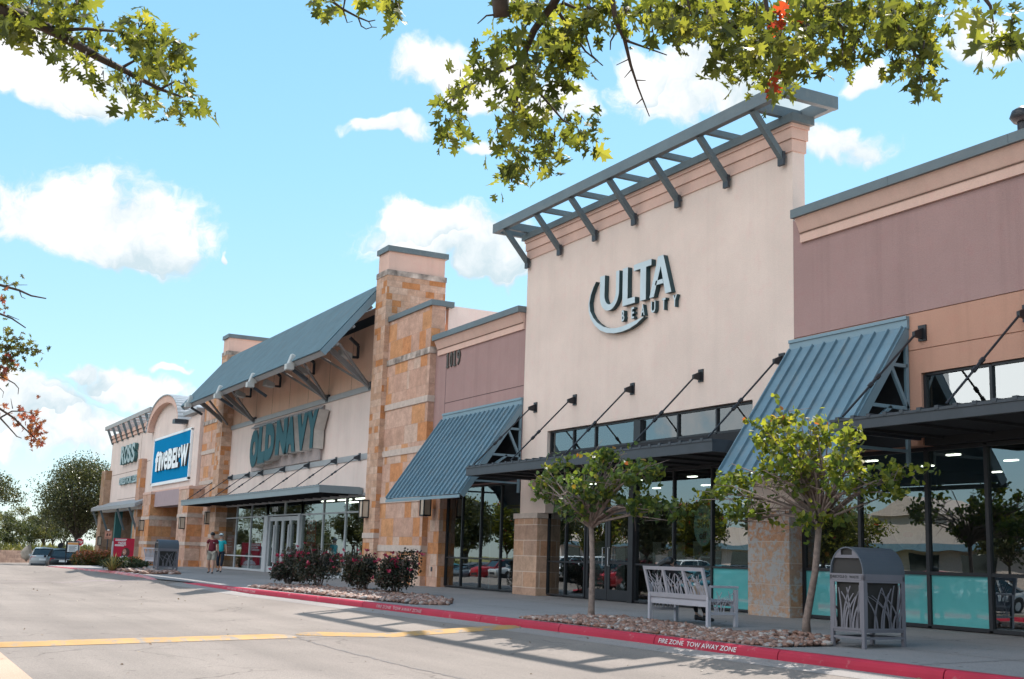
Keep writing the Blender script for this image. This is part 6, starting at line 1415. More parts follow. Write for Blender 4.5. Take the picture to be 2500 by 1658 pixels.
def make_car(label, paint, loc, rz, kind='suv', group=None, plate=True):
    t = thing('parked_car', label, 'car', loc, rz, group); ORG[t] = np.zeros(3); pr = carmesh(kind)
    ys = np.linspace(pr[0][0], pr[-1][0], 41); c = np.array(pr); f = lambda k: np.interp(ys, c[:, 0], c[:, k])
    W, S, B_, RF = f(1), f(2), f(3), f(4)
    mb = MB(); ring = []
    for y, w_, s, b_ in zip(ys, W, S, B_):
        ring.append([(-w_*.9, y, s), (-w_, y, s+.15), (-w_*1.01, y, (s+b_)/2+.05), (-w_*.97, y, b_-.03), (-w_*.88, y, b_), (0, y, b_+.03), (w_*.88, y, b_), (w_*.97, y, b_-.03), (w_*1.01, y, (s+b_)/2+.05), (w_, y, s+.15), (w_*.9, y, s), (0, y, s-.02)])
    V = [p for r in ring for p in r]; k = 12; n_ = len(ring)
    mb.add(V, [(i*k+j, i*k+(j+1) % k, (i+1)*k+(j+1) % k, (i+1)*k+j) for i in range(n_-1) for j in range(k)]+[tuple(range(k)), tuple(range(n_*k-1, n_*k-k-1, -1))])
    body = part('body', mb, paint, t, True)
    # glasshouse: glass shell, painted roof, pillars
    gi = [i for i in range(n_) if RF[i]-B_[i] > .02]
    mb, rfm = MB(), MB(); V, Vr = [], []
    for i in gi:
        h = RF[i]-B_[i]; w0 = W[i]*.88; w1 = max(w0-.34*h, .5); V += [(-w0, ys[i], B_[i]-.01), (-w1, ys[i], RF[i]-.04), (w1, ys[i], RF[i]-.04), (w0, ys[i], B_[i]-.01)]
        Vr += [(-w1-.015, ys[i], RF[i]-.05), (-w1*.9, ys[i], RF[i]+.0), (0, ys[i], RF[i]+.03), (w1*.9, ys[i], RF[i]+.0), (w1+.015, ys[i], RF[i]-.05)]
    m_ = len(gi); mb.add(V, [(i*4+j, i*4+j+1, (i+1)*4+j+1, (i+1)*4+j) for i in range(m_-1) for j in range(3)]+[(0, 1, 2, 3), (m_*4-1, m_*4-2, m_*4-3, m_*4-4)])
    part('window', mb, M['carglass'], t)
    rr_ = [j for j, i in enumerate(gi) if RF[i] > RF.max()-.16]; a, b = rr_[0], rr_[-1]
    rfm.add(Vr[a*5:(b+1)*5], [(i*5+j, i*5+j+1, (i+1)*5+j+1, (i+1)*5+j) for i in range(b-a) for j in range(4)]); rf_ = part('roof', rfm, paint, t, True)
    mb = MB(); ia, ib = gi[0], gi[-1]
    for s in (-1, 1):
        for i0, i1 in ((gi[0], gi[a]), (gi[b], gi[-1]), ((gi[a]+gi[b])//2, (gi[a]+gi[b])//2)):
            p0 = (s*W[i0]*.885, ys[i0], B_[i0]); h1 = RF[i1]-B_[i1]; p1 = (s*(max(W[i1]*.88-.34*h1, .5)+.01), ys[i1], RF[i1]-.04)
            if i0 == gi[b]: p0, p1 = (s*W[i1]*.885, ys[i1], B_[i1]), (s*(max(W[i0]*.88-.34*(RF[i0]-B_[i0]), .5)+.01), ys[i0], RF[i0]-.04)
            mb.bar(p0, p1, .07, .07)
    part('pillars', mb, paint, t)
    for s in (-1, 1):
        for y in (-1.4, 1.42):
            mb = MB(); x = s*(.80); pts = [(x-.11*s, y, .34), (x+.12*s, y, .34)]; mb.tube(pts, .34, 20); wh = part('wheel', mb, M['tyre'], t)
            mb = MB(); mb.tube([(x+.10*s, y, .34), (x+.135*s, y, .34)], .21, 14); part('rim', mb, M['alu'], wh)
            mb = MB(); mb.tube([(x-.16*s, y, .37), (x+.115*s, y, .37)], .41, 20); part('wheel_arch', mb, M['black'], body)
        yb_ = pr[-1][0]; mb = MB(); mb.box(s*.52, s*.86, yb_-.20, yb_-.01, .76, 1.0); part('tail_light', mb, M['taillight'], t)
        mb = MB(); mb.box(s*.48, s*.80, pr[0][0]+.02, pr[0][0]+.2, .62, .76); part('headlight', mb, M['headlight'], t)
        mb = MB(); mb.box(s*.95, s*1.13, -.75, -.55, 1.0, 1.16); part('mirror', mb, paint, t, bevel=.03)
    mb = MB(); mb.box(-.8, .8, pr[-1][0]-.12, pr[-1][0]+.05, .36, .52); part('bumper', mb, M['darkgrey'], t, bevel=.03)
    mb = MB(); mb.box(-.45, .45, pr[0][0]-.02, pr[0][0]+.1, .42, .58); part('grille', mb, M['black'], t)
    if plate: mb = MB(); mb.box(-.26, .26, pr[-1][0]-.0, pr[-1][0]+.035, .74, .88); part('licence_plate', mb, M['white'], t)
    mb = MB(); mb.box(-.6, .6, pr[-1][0]-.03, pr[-1][0]+.02, .92, .95); part('chrome_strip', mb, M['alu'], t)
    return t
M['tyre'] = mat('tyre', (.02, .02, .02), .8); M['taillight'] = mat('tail lamp', (.45, .015, .02), .25); M['headlight'] = mat('head lamp', (.7, .72, .75), .1)
M['carglass'] = mat('car glass', (.015, .02, .022), .06, spec=.9)
def paint(c, met=.3): return mat('car paint', c, .28, met, var=.02, spec=.6)
PB, PS, PR, PW, PT_, PG = paint((.012, .013, .017)), paint((.46, .46, .46), .1), paint((.40, .012, .02), .1), paint((.72, .73, .74), 0), paint((.03, .20, .26)), paint((.12, .13, .15))
xb = -92.; pa, pb = onX(610/4.9, 1374, xb), onX(930/4.9, 1374, xb)
zc = lambda x, y: zroad(x, y)
cy_ = (pa[1]+pb[1])/2; TL = R(90-4)          # tail towards +X
make_car('black SUV seen from behind at the far end of the lane', PB, (xb-2.0, cy_, zc(xb-2, cy_)), R(-90)-R(4), 'suv', 'cars waiting at the far end of the lane')
ps = onX(575/4.9, 1374, -96); make_car('silver SUV half hidden behind the black one', PS, (-98.5, ps[1], zc(-98.5, ps[1])), R(-90)-R(9), 'suv', 'cars waiting at the far end of the lane')
# parking lot across the lane, seen in the shop windows
proto = {}
for i, (p_, k_, nm) in enumerate(((PS, 'sedan', 'silver sedan'), (PR, 'suv', 'red SUV'), (PW, 'suv', 'white SUV'), (PT_, 'sedan', 'teal sedan'), (PG, 'sedan', 'dark grey sedan'), (PB, 'suv', 'black SUV'))):
    x = -38.-3.0*i; proto[i] = make_car('%s parked across the lane, mirrored in the shop windows' % nm, p_, (x, -6.3, zroad(x)-.02), R(180)+R(2*(i % 2)), k_, 'cars mirrored in the shop windows: '+nm, False)
slots = [(-56.-3.0*k, -6.3, 0) for k in range(20)]+[(-52-3.05*k, -17.5, 1) for k in range(20) if k % 5 != 3]+[(-60-3.2*k, -28, 0) for k in range(16) if k % 3]
for j, (x, y, row) in enumerate(slots):
    c = dup(proto[[3, 0, 2, 1, 5, 4, 2, 3, 0, 1, 4, 2][(j*7) % 12]], (x, y, zroad(x)-.02), R(180*((row+1) % 2))+R(rng.normal()*1.5))
# trees, a light mast and a store across the lot, for the glass to mirror
for i, (x, y, h, w_) in enumerate(((-58, -12, 6.0, 4.6), (-64, -21, 6.5, 5), (-72, -12, 6, 5), (-80, -22, 7, 6), (-86, -12, 7, 6), (-98, -24, 8, 7), (-102, -12.5, 7.5, 6.5), (-112, -22, 8, 7), (-120, -14, 8, 7.5), (-130, -24, 9, 9), (-140, -16, 9, 8), (-46, -27, 5, 4.5), (-68, -44, 7, 7), (-88, -46, 8, 8), (-110, -44, 9, 9), (-150, -30, 10, 10))):
    far_tree('parking_lot_tree', 'leafy tree in the parking lot, mirrored in the shop windows', (x, y, zroad(x)), h, w_, 120+i, 5200, .30, M['oakleaf'] if i % 2 else M['liveoak'], group='parking lot trees mirrored in the shop windows', trunk=.14, low=.3, blobs=34)
for lab, x0, x1, h, col in (('pale store across the parking lot, mirrored in the shop windows', -78, -46, 6.2, 'palestucco'), ('tan store across the parking lot, mirrored in the shop windows', -112, -80, 7.0, 'band'), ('white store with a dark roof across the lot, mirrored in the shop windows', -170, -116, 6.0, 'stucco')):
    b = thing('store_across', lab, 'store', ((x0+x1)/2, -62, 0)); mb = MB(); mb.box(x0, x1, -70, -62, -.6, h); mb.prism([((x0+x1)/2-5, h), ((x0+x1)/2+5, h), ((x0+x1)/2, h+2.2)], XZ, -70, -61.5); part('wall', mb, M[col], b)
    for k in range(int((x1-x0)/7)): xx = x0+2+7*k; mb = MB(); mb.box(xx, xx+4, -61.98, -61.9, 0, 3); part('window', mb, M['carglass'], b)
    mb = MB(); mb.box(x0, x1, -61.9, -60.8, 3.3, 3.9); part('awning', mb, M['roofmetal'], b)
# ---------------------------------------------------------------- bench
M['bench'] = mat('pale grey bench paint', (.40, .38, .42), .45, var=.05)
def blades(mb, u0, u1, v0, v1, fn, n, seed, w=.011):
    g = np.random.default_rng(seed)
    for k in range(n):
        b_ = g.uniform(u0+.02, u1-.02); lean = g.choice([-1, 1])*g.uniform(.1, .9)*(u1-u0)*.75; top = g.uniform(.82, 1.0)*(v1-v0)
        P = []
        for s in np.linspace(0, 1, 8):
            u = b_+lean*s**2; v = v0+top*(1-.25*s*abs(lean)/(u1-u0))*s; P.append((min(max(u, u0+.004), u1-.004), min(v, v1-.004)))
        for i in range(7):
            (a, b2), (c_, d_) = P[i], P[i+1]; ww = w*(1-.5*i/7); mb.add([fn(a-ww, b2, 0), fn(a+ww, b2, 0), fn(c_+ww*.9, d_, 0), fn(c_-ww*.9, d_, 0), fn(a-ww, b2, .008), fn(a+ww, b2, .008), fn(c_+ww*.9, d_, .008), fn(c_-ww*.9, d_, .008)], [(0, 1, 2, 3), (7, 6, 5, 4), (0, 4, 5, 1), (2, 6, 7, 3), (1, 5, 6, 2), (3, 7, 4, 0)])
def bench(label, loc, rz, Lx=2.03):
    """local frame: the back faces -Y, the sitter looks towards +Y"""
    t = thing('bench', label, 'bench', loc, rz, 'grass pattern metal benches'); ORG[t] = np.zeros(3); h = Lx/2; s = .065
    bk = lambda u, v, d: (u, -.02-.16*(v-.47)/.6+d, v)
    mb = MB()
    for v0, v1 in ((.47, .56), (1.0, 1.07)): mb.prism([(-h, v0), (h, v0), (h, v1), (-h, v1)], bk, -.02, .025)
    for u in (-h+.035, -h/3, h/3, h-.035): mb.prism([(u-.035, .56), (u+.035, .56), (u+.035, 1.0), (u-.035, 1.0)], bk, -.018, .023)
    bkst = part('backrest', mb, M['bench'], t)
    for i in range(3):
        mb = MB(); u0, u1 = -h+.07+i*2*h/3-(.035 if i else 0)+0, -h/3-.035+i*2*h/3; u0 = (-h+.07, -h/3+.035, h/3+.035)[i]; u1 = (-h/3-.035, h/3-.035, h-.07)[i]
        blades(mb, u0, u1, .56, 1.0, bk, 14, 200+i, .0115); part('grass_cutout', mb, M['bench'], bkst)
    mb = MB(); mb.box(-h+.07, h-.07, .0, .60, .44, .47)
    for u in np.arange(-h+.2, h-.1, .16): mb.box(u-.03, u+.03, .02, .58, .471, .478)
    part('seat', mb, M['bench'], t)
    mb = MB(); mb.box(-h+.07, h-.07, -.03, .02, .34, .44); mb.box(-h+.07, h-.07, .57, .61, .36, .44); part('seat_rail', mb, M['bench'], t)
    for sx in (-1, 1):
        x0, x1 = sorted((sx*h, sx*(h-.07)))
        mb = MB(); mb.box(x0, x1, -.06, .01, -.05, .72); part('leg', mb, M['bench'], t); mb = MB(); mb.box(x0, x1, .58, .65, -.05, .68); part('leg', mb, M['bench'], t)
        mb = MB(); mb.box(x0-.005, x1+.005, .012, .66, .70, .745); arm = part('armrest', mb, M['bench'], t, bevel=.008); mb = MB(); mb.box(x0+.01, x1-.01, .01, .58, .20, .25); part('side_rail', mb, M['bench'], t)
        mb = MB(); xm = (x0+x1)/2; blades(mb, .02, .57, .25, .68, lambda u, v, d: (xm+d, u, v), 11, 210+sx, .011); part('grass_cutout', mb, M['bench'], arm)
    return t
bl = onZ(1749.5, 1534, -.1); bench('pale grey bench with grass cutouts where a woman sits', (-19.92, 14.3, zwalk(-20, 14.4)+.03), R(-.5))
p = onZ(335, 1388, -.12); bench('far bench seen end on beside the far bin', (p[0]-.75, p[1]+.9, zwalk(p[0], p[1]+.9)), R(8), 2.0)

# ---------------------------------------------------------------- bins
M['bin'] = mat('lilac grey bin paint', (.155, .145, .165), .45, var=.05); M['binblue'] = mat('blue grey hood', (.075, .088, .11), .45, var=.06, spec=.5); M['binin'] = mat('bin liner', (.03, .027, .026), .7)
def bin_(label, loc, rz, W_=.66, D_=.98, H_=1.49):
    t = thing('waste_bin', label, 'litter bin', loc, rz, 'hooded litter bins with grass cutouts'); ORG[t] = np.zeros(3); a, b, s = W_/2, D_/2, .055; zb_, zt_ = .27, .98
    for sx in (-1, 1):
        for sy in (-1, 1):
            mb = MB(); x0, x1 = sorted((sx*a, sx*(a-s))); y0, y1 = sorted((sy*b, sy*(b-s))); mb.box(x0, x1, y0, y1, -.03, zt_+.08); mb.box(x0+.005, x1-.005, y0+.005, y1-.005, -.06, -.03); part('leg', mb, M['bin'], t)
    mb = MB()
    for z in (.10, .20): mb.box(-a+s, a-s, -b+.01, -b+s-.01, z, z+.035); mb.box(-a+s, a-s, b-s+.01, b-.01, z, z+.035); mb.box(-a+.01, -a+s-.01, -b+s, b-s, z, z+.035); mb.box(a-s+.01, a-.01, -b+s, b-s, z, z+.035)
    part('base_rail', mb, M['bin'], t)
    mb = MB(); mb.box(-a+s+.02, a-s-.02, -b+s+.02, b-s-.02, .22, zt_+.02); part('liner', mb, M['binin'], t)
    pans = (('XZ-', lambda u, v, d: (u, -b+.012-d, v), -a+s, a-s), ('XZ+', lambda u, v, d: (u, b-.012+d, v), -a+s, a-s), ('YZ+', lambda u, v, d: (a-.012+d, u, v), -b+s, b-s), ('YZ-', lambda u, v, d: (-a+.012-d, u, v), -b+s, b-s))
    for i, (nm, fn, u0, u1) in enumerate(pans):
        mb = MB(); f = .03
        mb.prism([(u0, .235), (u1, .235), (u1, .235+f), (u0, .235+f)], fn, 0, .012); mb.prism([(u0, zt_-f), (u1, zt_-f), (u1, zt_), (u0, zt_)], fn, 0, .012); mb.prism([(u0, .235+f), (u0+f, .235+f), (u0+f, zt_-f), (u0, zt_-f)], fn, 0, .012); mb.prism([(u1-f, .235+f), (u1, .235+f), (u1, zt_-f), (u1-f, zt_-f)], fn, 0, .012)
        blades(mb, u0+f, u1-f, .26, zt_-.025, fn, 14 if i > 1 else 11, 300+i, .018); part('panel', mb, M['bin'], t)
    mb = MB(); mb.box(-a, a, -b, b, zt_+.002, zt_+.10); part('collar', mb, M['bin'], t)
    mb = MB(); yF = -b-.004
    letters(mb, 'RECYCLE', XZ, -a+.07, -.04, zt_+.03, zt_+.07, yF, yF, bold=.02); letters(mb, 'WASTE', XZ, .06, .24, zt_+.03, zt_+.07, yF, yF, bold=.02)
    for cx in (-a+.035, -.005):
        for k in range(3):
            t0 = R(90+120*k); p0, p1 = np.array([cx+.022*math.cos(t0), zt_+.048+.022*math.sin(t0)]), np.array([cx+.022*math.cos(t0+R(85)), zt_+.048+.022*math.sin(t0+R(85))]); mb.bar((p0[0], yF, p0[1]), (p1[0], yF, p1[1]), .009, .002, up=(0, 1, 0))
    part('lettering', mb, M['black'], t, fix=False)
    # barrel hood with open dark ends set back
    arc = [(-a*math.cos(q), zt_+.10+(H_-zt_-.10)*math.sin(q)) for q in np.linspace(0, math.pi, 25)]
    mb = MB(); inn = [(x*.94, zt_+.10+(z-zt_-.10)*.95) for x, z in arc]; ribbon(mb, arc, inn, -b, b); part('hood', mb, M['binblue'], t)
    for sy in (-1, 1):
        mb = MB(); y = sy*(b-.05)
        dk = [(x, z) for x, z in inn]; mb.prism(dk, XZ, y-.01, y+.01); part('inner_end', mb, M['binin'], t)
        mb = MB(); top = [(x, z) for x, z in inn if z > zt_+.33]; xa_, xb2 = top[0][0], top[-1][0]; y2 = sy*(b-.012)
        hole = [(-.11, zt_+.395), (.11, zt_+.395), (.09, zt_+.46), (-.09, zt_+.46)]
        mb.prism([top[0], (-.11, top[0][1]), (-.11, zt_+.46)]+[(x, z) for x, z in reversed(top) if x < -.1 and z > zt_+.33][:-1], XZ, y2-.006, y2+.006)
        mb.prism([top[-1], (.11, top[-1][1]), (.11, zt_+.46)]+[(x, z) for x, z in top if x > .1][:-1], XZ, y2-.006, y2+.006)
        mb.prism([(-.11, top[0][1]), (.11, top[0][1]), (.11, zt_+.385), (-.11, zt_+.385)], XZ, y2-.006, y2+.006)
        part('hood_plate', mb, M['bin'], t)
    return t
bin_('large hooded recycling bin by the kerb, lettered RECYCLE WASTE', (-14.52, 14.02, zwalk(-14.5, 14)+.03), R(6.5))
p = onZ(384, 1397, -.12); bin_('far hooded bin standing before the arched store', (p[0], p[1]+.35, zwalk(p[0], p[1])+.03), R(4))
# ---------------------------------------------------------------- people
def skinmesh(name, chains, mat_, parent, sub=1, root=0):
    """chains: lists of (key, xyz, radius[, radius2]); equal keys are the same joint. One continuous skinned surface."""
    idx, V, Rr, E = {}, [], [], set()
    for ch in chains:
        prev = None
        for it in ch:
            k = it[0]
            if k not in idx: idx[k] = len(V); V.append(it[1]); Rr.append((it[2], it[3] if len(it) > 3 else it[2]))
            if prev is not None and prev != idx[k]: E.add((prev, idx[k]))
            prev = idx[k]
    me = bpy.data.meshes.new(name); me.from_pydata([tuple(map(float, v)) for v in V], list(E), [])
    o = link(bpy.data.objects.new(name, me))
    sk = o.modifiers.new('skin', 'SKIN'); sk.use_smooth_shade = True; sk.branch_smoothing = .6
    for i, r in enumerate(Rr): me.skin_vertices[0].data[i].radius = r; me.skin_vertices[0].data[i].use_root = (i == root)
    sb = o.modifiers.new('sub', 'SUBSURF'); sb.levels = sub; sb.render_levels = sub
    dg = bpy.context.evaluated_depsgraph_get(); dg.update()
    m2 = bpy.data.meshes.new_from_object(o.evaluated_get(dg)); bpy.data.objects.remove(o)
    m2.materials.clear(); m2.name = name
    m2.polygons.foreach_set('use_smooth', [True]*len(m2.polygons))
    return part(name, m2, mat_, parent)
M['skin'] = mat('skin', (.42, .23, .17), .55, var=.06); M['skin2'] = mat('fair skin', (.50, .29, .22), .55, var=.06)
def hand(k, w, d, fwd, side, curl=.25):
    """five finger chains from the wrist w along d; fwd is the palm side, side points to the thumb"""
    w, d, fwd, side = map(lambda a: np.array(a, float), (w, d, fwd, side)); P = w+d*.055; out = []
    for i, (s, L_) in enumerate(((.034, .085), (.012, .095), (-.012, .088), (-.034, .068))):
        b = w+d*.095+side*s; m1 = b+d*L_*.5+fwd*L_*curl*.4; e = b+d*L_*.85+fwd*L_*curl*1.4
        out.append([(k+'palm', P, .033, .02), (k+'f%da' % i, b, .0105), (k+'f%db' % i, m1, .0095), (k+'f%dc' % i, e, .0075)])
    b = P+side*.035-d*.01; out.append([(k+'palm', P, .033, .02), (k+'t1', b, .013), (k+'t2', b+side*.025+d*.03, .011), (k+'t3', b+side*.02+d*.06+fwd*.02, .009)])
    return out
def head_chains(nk, hd, up, fw, rt, s=1.0):
    """neck -> skull with nose, chin and ears; up/fw/rt are the head's axes"""
    nk, hd, up, fw, rt = (np.array(a, float) for a in (nk, hd, up, fw, rt))
    return [[('neck', nk, .058*s), ('jaw', hd-up*.075*s+fw*.012*s, .066*s, .072*s), ('skull', hd+fw*.0, .084*s, .098*s), ('crownpt', hd+up*.075*s-fw*.005*s, .078*s, .09*s), ('toppt', hd+up*.115*s-fw*.01*s, .045*s)],
            [('jaw', hd-up*.075*s+fw*.012*s, .066*s, .072*s), ('chin', hd-up*.11*s+fw*.062*s, .03*s)],
            [('skull', hd, .084*s, .098*s), ('nose', hd-up*.022*s+fw*.112*s, .016*s)],
            [('skull', hd, .084*s, .098*s), ('ear1', hd-up*.01*s+rt*.092*s-fw*.01*s, .02*s)], [('skull', hd, .084*s, .098*s), ('ear2', hd-up*.01*s-rt*.092*s-fw*.01*s, .02*s)]]
def face(t, hd, up, fw, rt, s, lips):
    hd, up, fw, rt = (np.array(a, float) for a in (hd, up, fw, rt)); mb = MB()
    for q in (-1, 1): blobmesh(mb, hd+fw*.094*s+up*.012*s+rt*q*.034*s, (.011*s,)*3, 1, 0)
    part('eyes', mb, M['black'], t, True); mb = MB(); p = hd+fw*.093*s-up*.062*s; mb.tube([p-rt*.024*s, p+fw*.006*s, p+rt*.024*s], [.004*s, .008*s, .004*s], 6); part('mouth', mb, lips, t, True)
lips = mat('lips', (.34, .13, .11), .5)

def walker(label, loc, rz, s, cloth, female=False):
    t = thing('person', label, 'person', loc, rz); ORG[t] = np.zeros(3); t.scale = (s,)*3
    sh = .185 if not female else .16; hp = .095; k = 1.0
    # facing +Y, mid-stride: left leg forward, arms swinging
    pel, sp1, ch, nb, nk, hd = (0, 0, .95), (0, .01, 1.10), (0, .01, 1.30), (0, -.01, 1.46), (0, .005, 1.53), (.02, .03, 1.655)
    yaw = -.35 if not female else -.25; fw = np.array([-math.sin(yaw), math.cos(yaw), 0]); rt = np.array([math.cos(yaw), math.sin(yaw), 0]); up = np.array([0, 0, 1.])
    lw = 1.15 if not female else .95
    legs = []
    J = {}
    for nm, sx, knee, ank in (('l', -1, (.0, .14, .50), (.0, .20, .085)), ('r', 1, (.0, .06, .50), (.0, -.16, .12))):
        hip = (sx*hp, 0, .90); kn = (sx*(hp+.01), knee[1], knee[2]); an = (sx*hp, ank[1], ank[2]); toe = (sx*(hp+.03), ank[1]+.16, .04)
        J[nm+'hip'], J[nm+'kn'], J[nm+'an'], J[nm+'toe'] = hip, kn, an, toe
        legs.append([('pel', pel, .125*lw, .10*lw), (nm+'hip', hip, .088*lw), (nm+'th', tuple((np.array(hip)+kn)/2), .078*lw), (nm+'kn', kn, .056*lw), (nm+'calf', tuple(np.array(kn)*.65+np.array(an)*.35-np.array([0, .015, 0])), .055*lw), (nm+'an', an, .036), (nm+'toe', toe, .034)])
    arms = []
    for nm, sx, el, wr in (('l', -1, (.06, -.03, 1.16), (.09, -.02, .92)), ('r', 1, (.05, .0, 1.16), (.03, .13, .94))):
        s0 = (sx*sh, -.005, 1.43); e0 = (sx*(sh+el[0]), el[1], el[2]); w0 = (sx*(sh+wr[0]), wr[1], wr[2]); d = np.array(w0)-e0; d /= np.linalg.norm(d)
        J[nm+'s'], J[nm+'e'], J[nm+'w'] = s0, e0, w0
        arms.append([('nb', nb, .075, .07), (nm+'s', s0, .058), (nm+'e', e0, .041), (nm+'fa', tuple(np.array(e0)*.7+np.array(w0)*.3), .039), (nm+'w', w0, .026), (nm+'palm', tuple(np.array(w0)+d*.055), .033, .02)])
        arms += hand(nm, w0, d, (-sx*.7, .5, 0), (0, 1, 0))
    spine = [('pel', pel, .125*lw, .10*lw), ('sp1', sp1, .115*lw, .10*lw), ('ch', ch, .13, .105), ('nb', nb, .075, .07), ('neck', nk, .055)]
    skinmesh('body', [spine]+legs+arms+head_chains(nk, hd, up, fw, rt), cloth['skin'], t)
    face(t, hd, up, fw, rt, 1, lips)
    A = lambda n, r, r2=None, o=(0, 0, 0): (n, tuple(np.array(J[n])+o), r, r2 or r)
    # shirt with short sleeves and a straight hem
    bl = 1.25 if not female else 1.05
    shirt = [[('hem', (0, .01, .91), .155*bl, .125*bl), ('w', (0, .02, 1.06), .15*bl, .13*bl), ('c', (0, .015, 1.28), .15*bl, .125*bl), ('y', (0, -.005, 1.43), .105, .09), ('col', (0, .0, 1.50), .066)]]
    for nm in 'lr': shirt.append([('y', (0, -.005, 1.43), .105, .09), (nm+'1', J[nm+'s'], .077), (nm+'2', tuple(np.array(J[nm+'s'])*.42+np.array(J[nm+'e'])*.58), .068)])
    sh_ = skinmesh('shirt', shirt, cloth['shirt'], t)
    if not female:
        mb = MB(); mb.add([(-.10, .152, 1.335), (-.055, .155, 1.345), (-.05, .152, 1.325), (-.085, .154, 1.315)], [(0, 1, 2, 3)]); part('chest_logo', mb, M['white'], sh_, fix=False)
    else:
        mb = MB(); mb.tube([(-.055, .03, 1.515), (-.03, .085, 1.49), (0, .1, 1.475), (.03, .085, 1.49), (.055, .03, 1.515)], .014, 6); part('collar', mb, cloth['shirt'], sh_)
    cut = .30 if female else .44; pants = []
    for nm in 'lr':
        kn, an, hip = np.array(J[nm+'kn']), np.array(J[nm+'an']), np.array(J[nm+'hip'])
        if female: pants.append([('p', (0, 0, .97), .13, .105), (nm+'h', hip, .105), (nm+'k', kn, .08), (nm+'c', kn*.42+an*.58, .072)])
        else: pants.append([('p', (0, 0, .97), .15, .125), (nm+'h', hip, .118), (nm+'t', (hip+kn)/2, .112), (nm+'k', kn+np.array([0, 0, .03]), .108)])
    skinmesh('trousers' if female else 'shorts', pants, cloth['pants'], t)
    for nm in 'lr':
        an, toe = np.array(J[nm+'an']), np.array(J[nm+'toe']); 
        skinmesh('shoe', [[('a', an-[0, .02, -.0], .05), ('h', an*[1, 1, 0]+[0, -.035, an[2]-.045], .046), ('m', (an+toe)/2*[1, 1, 0]+[0, 0, .045+max(0, an[2]-.1)], .048, .04), ('t', toe+[0, .02, .006], .042, .034)]], cloth['shoe'], t)
    # hair and cap
    hd = np.array(hd); mb = MB(); blobmesh(mb, hd+up*.035-fw*.02, (.093, .108, .098), 3, .04, yaw); part('hair', mb, cloth['hair'], t, True)
    mb = MB(); n_ = 20; V = []
    for j in range(6):
        ph = j/5*math.pi/2
        for i in range(n_): a = i/n_*2*math.pi; V.append(hd+up*(.055+.085*math.sin(ph))+(fw*math.sin(a)*.115+rt*math.cos(a)*.10)*max(.02, math.cos(ph)))
    mb.add(V, [(j*n_+i, j*n_+(i+1) % n_, (j+1)*n_+(i+1) % n_, (j+1)*n_+i) for j in range(5) for i in range(n_)]); cap = part('cap', mb, cloth['cap'], t, True)
    mb = MB(); k_ = 9; V = []
    for i in range(k_):
        a = math.pi*(.12+.76*i/(k_-1)); b0 = hd+up*.058+fw*math.sin(a)*.113+rt*math.cos(a)*.098; b1 = b0+fw*(.085*math.sin(a))-up*.02; V += [b0, b1, b1-up*.008, b0-up*.008]
    mb.add(V, [(i*4+j, i*4+(j+1) % 4, (i+1)*4+(j+1) % 4, (i+1)*4+j) for i in range(k_-1) for j in range(4)]); part('visor', mb, cloth['visor'], cap)
    return t
maroon = mat('maroon polo', (.115, .008, .018), .8, var=.08, scale=12); turq = mat('turquoise polo', (.012, .33, .38), .8, var=.08, scale=12)
khaki = mat('khaki shorts', (.30, .27, .23), .85, var=.08, scale=12); navy = mat('navy capri', (.012, .017, .03), .85)
p1 = onZ(513.5, 1400.5, -.08); z1 = zwalk(p1[0], p1[1]); p1 = onZ(513.5, 1400.5, z1)
walker('man in a maroon polo, khaki shorts and black cap walking towards us', (p1[0], p1[1], z1), R(-112), 1.055, dict(skin=M['skin'], shirt=maroon, pants=khaki, shoe=M['black'], hair=mat('dark hair', (.05, .035, .03), .8), cap=M['black'], visor=M['black']))
p2 = onZ(535.5, 1398.5, z1); walker('woman in a turquoise polo, dark capri trousers and pale cap walking beside him', (p2[0], p2[1], zwalk(p2[0], p2[1])), R(-118), 1.045, dict(skin=M['skin2'], shirt=turq, pants=navy, shoe=M['black'], hair=mat('grey hair', (.45, .42, .40), .8), cap=mat('pale cap', (.42, .52, .56), .8), visor=M['black']), True)

# woman seated on the near bench, seen from behind
bo = np.array([-19.92, 14.3, zwalk(-20, 14.4)+.03])
t = thing('person', 'dark haired woman in black sitting on the bench with her head bowed', 'person', tuple(bo)); ORG[t] = np.zeros(3)
blk = mat('black jacket', (.012, .012, .015), .8, var=.1, scale=14); hairb = mat('black hair', (.008, .007, .008), .4, spec=.6)
pel = (-.60, .24, .60); sp = (-.66, .20, .78); ch = (-.74, .22, .96); nb = (-.79, .25, 1.05); nk = (-.815, .29, 1.085); hd = np.array([-.83, .36, 1.13])
fw = np.array([.45, .75, -.48]); fw /= np.linalg.norm(fw); rt = np.array([.8, -.5, .0]); rt -= fw*(rt@fw); rt /= np.linalg.norm(rt); up = np.cross(rt, fw)
legs = []; J = {}
for nm, hip, kn, an, toe in (('l', (-.69, .27, .58), (-.56, .72, .62), (-.50, .79, .13), (-.31, .86, .04)), ('r', (-.51, .27, .58), (-.32, .73, .62), (-.24, .80, .13), (-.05, .86, .04))):
    J[nm] = (hip, kn, an, toe)
    legs.append([('pel', pel, .125, .11), (nm+'h', hip, .078), (nm+'t', tuple((np.array(hip)+kn)/2), .062), (nm+'k', kn, .044), (nm+'c', tuple(np.array(kn)*.65+np.array(an)*.35), .038), (nm+'a', an, .034), (nm+'toe', toe, .034)])
arms = []; A = {}
